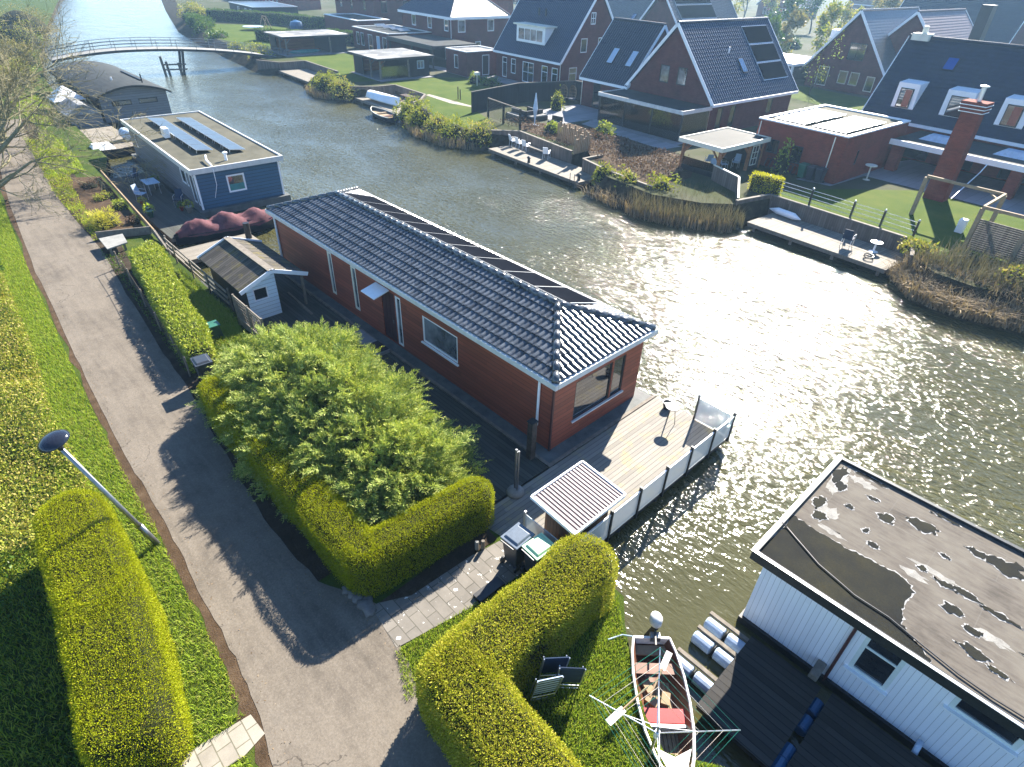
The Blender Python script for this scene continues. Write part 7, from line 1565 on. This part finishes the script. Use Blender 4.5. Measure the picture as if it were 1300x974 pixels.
for k, (a, b, rz_) in enumerate(((-46.2, 37.6, 0), (-44.8, 39.0, 1.57), (-42.2, 38.9, .2), (-45.9, 39.9, 3.1))):
    T = Thing('R', 'lounge_sofa', ('dark wicker sofa nearest the mesh screen', 'dark wicker sofa in the middle of the lounge corner', 'dark wicker armchair right of the closed parasol', 'dark wicker sofa farthest from the water')[k], 'sofa', (a, b, G0)); T.pos = Vector((0, 0, 0)); T.root.rotation_euler = (0, 0, ANG['R']+rz_); w = (1.0, 1.0, .55, .9)[k]
    m = MB(); m.box(-w, w, -.42, .42, 0, .36); T.part('base', m, BK); m = MB(); m.box(-w+.05, w-.05, -.38, .3, .361, .46); T.part('cushion', m, M['roof_pale'] if k != 2 else M['fabric_blue']); m = MB(); m.box(-w, w, .3, .46, .361, .8); T.part('backrest', m, BK)
for k, a in enumerate((-49.6, -48.8)):
    T = Thing('R', 'hanging_chair', ('left of two wicker egg chairs by the black fence', 'right of two wicker egg chairs by the black fence')[k], 'egg chair', (a, 46.6+k*.5, G0)); b = 46.6+k*.5
    m = T.mb()
    for j in range(9): an = pi*j/8; m.tube([(a+.5*math.sin(t)*math.cos(an), b+.5*math.sin(t)*math.sin(an)*.6+.1, 2.2-.75*math.cos(t)) for t in np.linspace(.15, pi-.15, 9)], .022, 4)
    for z in (1.65, 1.95, 2.25, 2.55): r_ = .5*math.sin(math.acos(max(-1, min(1, (2.2-z)/.75)))); m.tube([(a+r_*math.cos(t), b+.1+.6*r_*math.sin(t), z) for t in np.linspace(0, pi, 9)], .022, 4)
    T.part('basket', m, M['wicker']); m = T.mb(); m.lathe((a, b+.1, 1.62), [(.0, 0), (.4, .02), (.42, .12), (0, .14)], 12); T.part('cushion', m, M['fabric_blue'])
    m = T.mb(); m.tube([(a, b+.5, G0), (a, b+.6, 2.6), (a, b+.35, 3.1), (a, b+.1, 2.98)], .03, 6); T.part('stand', m, BK)
T = Thing('R', 'plank_gate', 'grey vertical plank gate fence beside the gazebo sloping down to the water', 'fence', (-23, 37, G0))
for p, q, z0, z1 in (((-24.3, 37.6), (-21.6, 36.6), 2.2, 2.2), ((-21.6, 36.6), (-20.3, 34.9), 2.2, 1.5)):
    m = T.mb(); m.hexa([(*p, .4), (*q, .4), (q[0], q[1]+.07, .4), (p[0], p[1]+.07, .4)], [(*p, z0), (*q, z1), (q[0], q[1]+.07, z1), (p[0], p[1]+.07, z0)]); w = T.part('board_panel', m, M['fence_wood']); m = T.mb(); m.bar((p[0], p[1], z0+.03), (q[0], q[1], z1+.03), .12, .06); T.part('capping', m, M['cream'], w)
hedge('R', 'clipped_hedge', 'small block of hedge with golden top beside the gazebo', [(-21.2, 38.2, .45), (-19.9, 38.4, .45)], 1.15, G0, leafmat('golden_hedge_leaf', [(.1, .12, .02), (.35, .28, .02), (.3, .26, .03)], trans=.3), M['yew_core'], 400, .09, .2, 91)
for k, (a, lab, c) in enumerate(((-20.9, 'green wheelie bin against the red-brown annex', 'green_plastic'), (-20.25, 'dark wheelie bin in the middle against the red-brown annex', 'bin'), (-19.6, 'dark wheelie bin nearest the corner of the red-brown annex', 'bin'))): wheelie(lab, 'R', a, 43.55, G0, 0, M[c], M[c])
T = Thing('R', 'bike_rack', 'row of dark bicycles and tools leaning on the red-brown annex wall', 'bicycle rack', (-22.4, 43.7, G0))
for k in range(7): a = -23.8+k*.36; m = T.mb(); m.tube([(a+.03*math.cos(t), 43.7+.33*math.cos(t), G0+.35+.33*math.sin(t)) for t in np.linspace(0, 2*pi, 15)], .025, 5); m.tube([(a, 43.45, G0+.35), (a, 43.6, G0+.9), (a, 43.9, G0+.8)], .02, 5); T.part('bicycle', m, M['steel_dark'])
m = MB((-18.0, 47.4, G0)); m.lathe((-18.0, 47.4, G0), [(.25, 0), (.05, .06), (.05, .95), (.4, .98), (.4, 1.04), (0, 1.05)], 14); one('R', 'patio_table', 'round pale standing table on the shaded terrace by the annex', 'table', m, M['cream'], (-18.0, 47.4, G0))
# small boats on the far bank
def small_boat(label, a, b, z, L_, W, ang, hullm, inm, name='motor_boat', cat='boat', motor=True, upturned=False):
    T = Thing('R', name, label, cat, (a, b, z)); T.pos = Vector((0, 0, 0)); T.root.rotation_euler = (pi if upturned else 0, 0, ANG['R']+ang)
    if upturned: T.root.location.z += .75
    m = MB(); rings = []
    for t, w, h in ((-.5, .75, .5), (-.3, .98, .5), (0, 1, .52), (.25, .8, .58), (.42, .42, .66), (.5, .04, .74)): rings.append([(t*L_, W/2*w*math.copysign(abs(s)**.8, s), -.1+(h+.1)*abs(s)**2.3) for s in np.linspace(-1, 1, 9)])
    idx = loft(m, rings); m.f.append(idx[0][::-1]); h_ = T.part('hull', m, hullm, None, True)
    m = MB(); m.poly([(-.48*L_, -.34*W, .34), (-.3*L_, -.45*W, .34), (0, -.46*W, .34), (.25*L_, -.36*W, .36), (.42*L_, -.15*W, .42), (.42*L_, .15*W, .42), (.25*L_, .36*W, .36), (0, .46*W, .34), (-.3*L_, .45*W, .34), (-.48*L_, .34*W, .34)]); T.part('floor', m, inm)
    for s in (-1, 1): m = MB(); m.tube([(t*L_, s*W/2*w, z_) for t, w, z_ in ((-.5, .75, .5), (-.3, .98, .5), (0, 1, .52), (.25, .8, .58), (.42, .42, .66), (.5, .04, .74))], .045, 6); T.part('gunwale', m, M['cream'])
    if not upturned:
        for t in (-.25, .1): m = MB(); m.box(t*L_-.14, t*L_+.14, -.42*W, .42*W, .42, .47); T.part('seat', m, M['maroon'] if t < 0 else M['pale_wood'])
    if motor: m = MB(); m.box(-.5*L_-.3, -.5*L_-.02, -.14, .14, .45, .85); m.box(-.5*L_-.22, -.5*L_-.12, -.05, .05, -.2, .45); T.part('outboard_motor', m, BK)
small_boat('dark open motor boat with red seats moored at the grey jetty on the far bank', -57.6, 29.95, .0, 4.4, 1.7, pi, M['navy'], M['pale_wood'])
small_boat('upturned white boat lying on the grey jetty on the far bank', -62, 32.6, .5, 5.4, 1.5, .12, WT, WT, 'upturned_boat', 'boat', False, True)
T = Thing('R', 'picnic_table', 'dark wooden picnic table in the sunken seat behind the upturned boat', 'table', (-60.6, 34.6, .45)); m = T.mb(); m.box(-61.6, -59.6, 34.2, 35, 1.15, 1.22); T.part('tabletop', m, M['dark_wood'])
for s in (33.7, 35.35): m = T.mb(); m.box(-61.6, -59.6, s-.14, s+.14, .85, .91); T.part('bench', m, M['dark_wood'])
for a in (-61.3, -59.9): m = T.mb(); m.bar((a, 33.7, .47), (a, 34.9, 1.13), .07, .07, (1, 0, 0)); m.bar((a, 35.4, .47), (a, 34.3, 1.13), .07, .07, (1, 0, 0)); T.part('leg', m, M['dark_wood'])
# garden odds by the bridge
m = MB((-126.6, 41.5, G0)); m.lathe((-126.6, 41.5, G0+.5), [(1.6, 0), (1.75, 0), (1.75, .1), (1.6, .1), (0, .06)], 20); one('R', 'trampoline', 'round blue-edged trampoline on the lawn beyond the bridge', 'trampoline', m, M['pale_drum'], (-126.6, 41.5, G0))
m = MB((-126.5, 49.5, G0)); m.lathe((-126.5, 49.5, G0), [(1.2, 0), (1.25, .5), (1.0, 1.1), (.1, 1.4)], 14); one('R', 'play_tent', 'blue and white covered heap by the far hedge beyond the bridge', 'tent', m, M['blue_drum'], (-126.5, 49.5, G0))
T = Thing('R', 'swing_frame', 'pale swing frame on the lawn beyond the bridge', 'swing', (-128, 44, G0))
for a, b in ((-129, 43.5), (-127, 43.5), (-129, 45), (-127, 45)): m = T.mb(); m.tube([(a, b, G0), (a, 44.25, 3.2)], .07, 6); T.part('post', m, M['pale_wood'])
m = T.mb(); m.tube([(-129, 44.25, 3.2), (-127, 44.25, 3.2)], .07, 6); T.part('beam', m, M['pale_wood'])
for k, (lab, pts, h_) in enumerate((('dark clipped garden hedge beyond the far end of the bridge', [(-112, 37.5, .7), (-101, 44.5, .7)], 1.6), ('dark hedge in front of the low solar-roofed house', [(-146, 40, .8), (-134, 50, .8), (-121, 54, .8)], 1.9), ('dark hedge behind the orange-walled shed', [(-106, 47, .7), (-99, 50, .7)], 1.7), ('hedge along the near edge of the lawn by the bridge end', [(-142, 35, .9), (-131, 34, .9)], 1.6))): hedge('R', 'garden_hedge', lab, pts, h_, G0, LEAF_DK, M['yew_core'], 60, .2, .3, 100+k, .1)
m = MB((-63, 45.5, G0)); m.tube([(-62, 44.6, G0), (-62, 44.6, 2.3)], .05, 6); m.box(-62.25, -61.75, 44.35, 44.85, 2.3, 2.6); one('R', 'bird_house', 'bird house on a pole in front of the brick annex', 'bird house', m, M['cream'], (-63, 45.5, G0))
m = MB((-56.5, 38.3, G0)); m.tube([(-56.5, 38.2, G0), (-56.5, 38.2, 2.4)], .06, 6); m.tube([(-56.1, 38.2, G0), (-56.1, 38.2, 2.2)], .06, 6); one('R', 'tree_stakes', 'pair of dark stakes standing in the middle of the lawn', 'stakes', m, M['dark_wood'], (-56.5, 38.3, G0))

# shrubs and reeds on the far bank slopes
sb = [(-71.8, 30.6, 2.6, 1.5, 1.7, LEAF_L, 'lime green shrub on the bank slope, in front of the glass-fronted garden shed'), (-68.4, 31.0, 2.3, 1.5, 1.6, LEAF_M, 'olive green shrub on the bank slope beside the upturned boat jetty'), (-75.2, 31.2, 1.6, 1.2, 1.2, LEAF_L, 'lime shrub at the quay end of the bank slope'),
      (-54.6, 31.6, 2.0, 1.6, 1.7, LEAF_L, 'lime green shrub right of the small motor boat'), (-51.6, 30.9, 2.0, 1.6, 1.8, LEAF_L, 'big lime green shrub on the bank below the lawn'), (-48.6, 30.7, 1.9, 1.4, 1.3, LEAF_M, 'browning shrub on the bank below the lawn'), (-46.2, 30.9, 1.7, 1.5, 1.2, LEAF_L, 'bright green shrub left of the white chairs jetty'), (-43.9, 31.9, 1.6, 1.6, 1.4, LEAF_M, 'darker green shrub next to the white chairs jetty'),
      (-29.6, 32.3, .9, .8, 1.5, LEAF_L, 'bright green shrub at the foot of the short plank wall'), (-27.3, 32.6, 1.5, 1.0, 1.4, LEAF_M, 'wide green shrub on the bank below the heather'), (-25.0, 33.2, 1.3, 1.1, 1.4, LEAF_L, 'lime shrub left of the reeds'), (-100, 33, 3.2, 2.0, 1.5, LEAF_L, 'broad green shrub at the far bridge end'), (-104.5, 31.5, 2.5, 1.5, 1.2, LEAF_L, 'light green shrub under the far bridge end'), (-95.5, 31.6, 2.6, 1.6, 1.5, LEAF_M, 'rounded green shrub beside the pale quay wall'),
      (-118, 33, 3, 2, 1.6, LEAF_DK, 'dark shrub on the bank beyond the bridge'), (-128, 33.5, 3, 2, 2.2, LEAF_DK, 'big dark shrub on the far bank beyond the bridge'), (-136, 35, 3.4, 2.4, 2.2, LEAF_DK, 'dark round shrub farther along the far bank'), (-150, 38, 4, 3, 3, LEAF_M, 'olive thicket far along the far bank'), (-40.5, 37.0, .9, .7, 1.0, LEAF_D, 'small round olive shrub by the stake fence'), (-37.5, 40.2, 1.0, .8, 1.3, LEAF_D, 'grey-green shrub in front of the glass room'), (-47.2, 43.6, .7, .6, 2.0, LEAF_L, 'upright yellow-green bush beside the egg chairs'),
      (-63.6, 45.4, .9, .8, 1.2, LEAF_D, 'pale flowering bush by the brick annex'), (-61.4, 46, 1.3, .9, 1.0, LEAF_DK, 'dark shrub before the white-windowed facade'), (-76.2, 43.9, .6, .6, 1.7, LEAF_D, 'potted light bush at the cabin end of the shed'), (-22.6, 43.6, .5, .5, 2.6, LEAF_D, 'slim young evergreen against the red-brown annex'), (-5, 36.5, 1.5, 1.0, 1.2, LEAF_M, 'green bush at the right edge above the reeds'), (-10.0, 36.4, 1.0, .8, .6, LEAF_M, 'low green bush at the end of the tall retaining wall')]
for k, (a, b, rx, ry, h_, mat, lab) in enumerate(sb):
    far = a < -90; n_ = int((650 if not far else 260)*rx*ry*.6+250)
    bush('R', 'bank_shrub' if b < 35 else 'garden_shrub', lab, a, b, .25 if b < 34 else G0, rx, ry, h_+(.6 if b < 34 else 0), n_, .2 if not far else .32, mat, 200+k)
def reeds(name, poly, mat, dens, h_, w, z, lean=.35):
    P = scatter(poly, dens); P = np.c_[P, np.full(len(P), z)]; V, Q, Tn = blades(P, h_, w, lean); o = link(name, mesh_qt(name, V, Q, Tn, mat), None, Vector((0, 0, 0)), ANG['R']); o['kind'] = 'stuff'; return o
reeds('reed_bed', [(-26, 31.2), (-24.4, 29.8), (-21.5, 31), (-19.2, 32.9), (-18.9, 34), (-20.4, 34.6), (-21.8, 35.8), (-24.4, 36.6), (-26, 33.6)], REED_G, 130, 1.2, .035, .15)
reeds('reed_fringe', [(-26.2, 30.4), (-24.4, 29.7), (-21.4, 30.8), (-18.9, 32.9), (-19.6, 33.4), (-22, 32), (-25.6, 31.4)], REED, 90, .9, .04, .05)
reeds('reed_bed', [(-10.4, 34.5), (-8.4, 32.4), (-6.5, 32.3), (-3.5, 33.3), (2, 36), (6, 38.5), (4, 39.5), (-2, 37.2), (-6, 36.2), (-9.7, 36.6)], REED, 170, .95, .05, .2, .9)
reeds('reed_bed', [(-9.8, 35), (-3, 34.6), (4, 38.6), (1, 40), (-4.2, 38.4), (-8.6, 37.6)], REED_G, 90, 1.4, .04, .8, .6)
reeds('reed_bed', [(-10, 34.4), (-3, 34.2), (4, 38), (4, 39.4), (-3, 36.2), (-9.6, 36)], REED, 110, .9, .05, .7, .8)
reeds('reed_fringe', [(-29.4, 30.2), (-26, 29.8), (-26, 31), (-29.4, 31.6)], REED, 60, .8, .05, .1, .8)
reeds('reed_fringe', [(-50.4, 28.6), (-45.4, 28.8), (-42.8, 30.6), (-43.4, 31.2), (-46, 29.8), (-50.6, 29.5), (-56.5, 32), (-56.6, 31.4)], REED, 60, .8, .06, .05, .5)
reeds('reed_fringe', [(-74.6, 28.9), (-70, 28.2), (-66.4, 30.6), (-66.8, 31.2), (-70.2, 29), (-74.5, 29.9)], REED, 60, .7, .06, .05, .4)
# ------------------------------------------------------------------ trees
BARK = plain('mossy_bark', (.3, .27, .15), .9, .45, 5, fine=30, bump=.5)
BARK_D = plain('grey_bark', (.1, .085, .065), .9, .4, 5, bump=.4)
def grow(m, p, d, L_, r, lev, maxlev, rnd, spread=.6, up=.12, tips=None, kids=3, rmin=.004):
    n = 4; pts = [p]; rs = [r]; q = p.copy(); dd = d.normalized()
    for k in range(n):
        dd = (dd + Vector((rnd.gauss(0, .13), rnd.gauss(0, .13), rnd.gauss(0, .1)+up*.3))).normalized(); q = q + dd*L_/n; pts.append(q.copy()); rs.append(r*(1-.5*(k+1)/n))
    m.tube(pts, rs, 6 if lev < 2 else 4 if lev < 3 else 3, lev == 0)
    if tips is not None and lev >= maxlev-1: tips += [tuple(x) for x in pts[1:]]
    if lev >= maxlev: return
    nk = kids + (1 if lev == 0 else 0)
    for k in range(nk):
        i = rnd.randint(1, n) if k else n; a = rnd.uniform(0, 2*pi); x = dd.orthogonal().normalized(); y = dd.cross(x); s = spread*rnd.uniform(.6, 1.3)
        nd = (dd*math.cos(s) + (x*math.cos(a)+y*math.sin(a))*math.sin(s) + Vector((0, 0, up))).normalized(); grow(m, pts[i], nd, L_*rnd.uniform(.55, .8), max(rmin, rs[i]*.68), lev+1, maxlev, rnd, spread, up, tips, kids, rmin)
def tree(fr, label, a, b, z, h, r, seed, leafm, nleaf, size, lev=4, d=(0, 0, 1), spread=.6, up=.14, kids=3, bark=None, group=None, name='tree', rmin=.004):
    T = Thing(fr, name, label, 'tree', (a, b, z), group); rnd = random.Random(seed); m = MB(); tips = []
    grow(m, Vector((0, 0, -.2)), Vector(d), h*.42, r, 0, lev, rnd, spread, up, tips, kids, rmin); T.part('trunk', m, bark or BARK_D)
    if nleaf:
        tp_ = np.array(tips); i = RNG.integers(0, len(tp_), nleaf); P = tp_[i] + RNG.normal(0, h*.035, (nleaf, 3)); N = unit(P-np.array([0, 0, h*.5])); V, F = leaves(P, N, size, .5, .9); link('crown', fast_mesh('crown', V, F, leafm), T.root)
    return T
BUD = leafmat('yellow_green_buds', [(.12, .12, .04), (.22, .2, .07), (.16, .15, .06), (.2, .16, .09)], trans=.25, k=1.3, bl=1.)
tree('L', 'bare spreading tree with mossy branches at the left edge, by the path', -60, 4.6, LZ, 15, .26, 5, BUD, 2600, .08, 5, (.15, .35, .9), .6, .04, 4, BARK, rmin=.016)
tree('L', 'low bare tree leaning over the path towards the blue houseboat', -50.5, 1.4, LZ, 11.5, .2, 11, BUD, 1500, .07, 5, (.2, .7, .6), .55, -.03, 4, BARK, rmin=.012)
tree('L', 'bare bush-like tree arching over the path at the far end of the garden strip', -47, 1.0, LZ, 10, .13, 17, BUD, 700, .06, 6, (.25, .75, .45), .5, -.05, 3, BARK, rmin=.011)
tree('L', 'twiggy half bare tree with drooping pale branches over the far end of the path', -55, 2.2, LZ, 11, .16, 29, BUD, 1500, .08, 5, (.3, .55, .75), .55, .0, 4, BARK, rmin=.012)
tree('L', 'half bare tree beyond the first one at the left edge', -72, 4.5, LZ, 14, .26, 23, BUD, 2000, .08, 6, (.1, .2, .95), .6, .06, 3, BARK, rmin=.018)
bush('L', 'evergreen_bush', 'dark glossy evergreen bush at the left edge under the bare tree', -64, 2.6, LZ, 2.6, 2.4, 3.0, 3500, .2, LEAF_DK, 301)
bush('L', 'evergreen_bush', 'mid-green bush left of the path at the left edge', -54, .6, LZ, 2.2, 2.0, 1.9, 2500, .16, LEAF_M, 302)
for k, (a, b, rx, h_) in enumerate(((-90, 10.6, 3, 2.4), (-104, 12.5, 4, 3), (-84, 6.5, 4, 3), (-120, 16, 5, 4), (-140, 20, 6, 4.5), (-100, 5, 5, 4))): bush('L', 'bank_thicket', ('reedy thicket on the near bank behind the barrel-roofed houseboat', 'olive thicket on the near bank under the bridge end', 'brown thicket behind the bare tree', 'thicket on the near bank past the bridge', 'far thicket on the near bank where the canal bends', 'tall thicket left of the bridge end')[k], a, b, LZ, rx, rx*.8, h_, 4200, .17, (LEAF_M, BUD, BUD, LEAF_M, BUD, LEAF_M)[k], 310+k)
spots = [(-108, 150, 11), (-96, 160, 12), (-80, 150, 10), (-66, 165, 13), (-90, 130, 9), (-74, 128, 8), (-60, 140, 10), (-56, 112, 8), (-20, 160, 13), (-4, 150, 12), (12, 165, 14), (28, 150, 12), (-34, 172, 14), (-52, 180, 14), (-136, 170, 13), (-150, 120, 11), (-170, 100, 12), (-190, 110, 13), (-215, 95, 12), (-235, 100, 12), (-160, 80, 10), (-130, 95, 9), (-75, 190, 14), (-120, 210, 15), (-160, 200, 15), (-20, 200, 15), (30, 200, 16), (-200, 160, 15), (-270, 110, 14), (-300, 130, 14), (-62, 108, 7), (-48, 100, 6), (-58, 98, 6), (-40, 150, 10), (-28, 152, 9), (2, 158, 11), (24, 168, 11), (46, 180, 11), (-64, 192, 11), (-86, 200, 11), (-112, 172, 11), (-20, 212, 11), (6, 215, 11), (34, 225, 11), (60, 235, 11), (-60, 240, 11), (-100, 240, 11), (-30, 250, 11), (0, 270, 11), (70, 275, 11), (30, 320, 11), (-10, 310, 11), (-140, 225, 11), (-180, 190, 11), (-46, 128, 7), (-68, 136, 8), (-80, 116, 7)]
kinds = [('hazy budding tree', BUD), ('half bare tree with pale green buds', LEAF_M), ('dark evergreen tree', LEAF_DK)]
for k, (a, b, h_) in enumerate(spots):
    kn, mt = kinds[k % 3]; kn2 = kn + ' in the background behind the far houses'
    tree('R', kn2, a, b, G0, min(h_, 11.5), .02*h_, 400+k, mt, 1500, .5 if b > 90 else .35, 3, spread=.55, group='background trees: '+kn)
for k, (a, b) in enumerate(((-58, 120), (-52, 116), (-66, 118), (-47, 112), (-60, 104))): bush('R', 'garden_shrub', ('rust-tinged garden shrub between the far houses, leftmost', 'yellow-green garden shrub between the far houses', 'dark garden shrub between the far houses, farthest back', 'pale garden shrub by the white carport', 'round garden shrub nearest the solar roof')[k], a, b, G0, 2.5, 2.2, 2, 700, .4, (HEATH, LEAF_L, LEAF_DK, LEAF_D, LEAF_M)[k], 500+k)
tree('R', 'slim bare young tree in front of the dark brick gable', -38.5, 76, G0, 7, .08, 77, LEAF_D, 250, .2, 3)

# ------------------------------------------------------------------ the air
hz = bpy.data.materials.new('haze'); hz.use_nodes = True; ht = hz.node_tree; ht.nodes.remove(ht.nodes['Principled BSDF'])
pv_ = ht.nodes.new('ShaderNodeVolumePrincipled'); pv_.inputs['Color'].default_value = (.42, .7, 1, 1); pv_.inputs['Density'].default_value = .0005; pv_.inputs['Anisotropy'].default_value = .35
ht.links.new(pv_.outputs[0], ht.nodes['Material Output'].inputs['Volume'])
m = MB(); m.box(-1400, 1400, -1400, 1400, -2.2, 24); struct('W', 'haze', m, hz, kind='stuff')
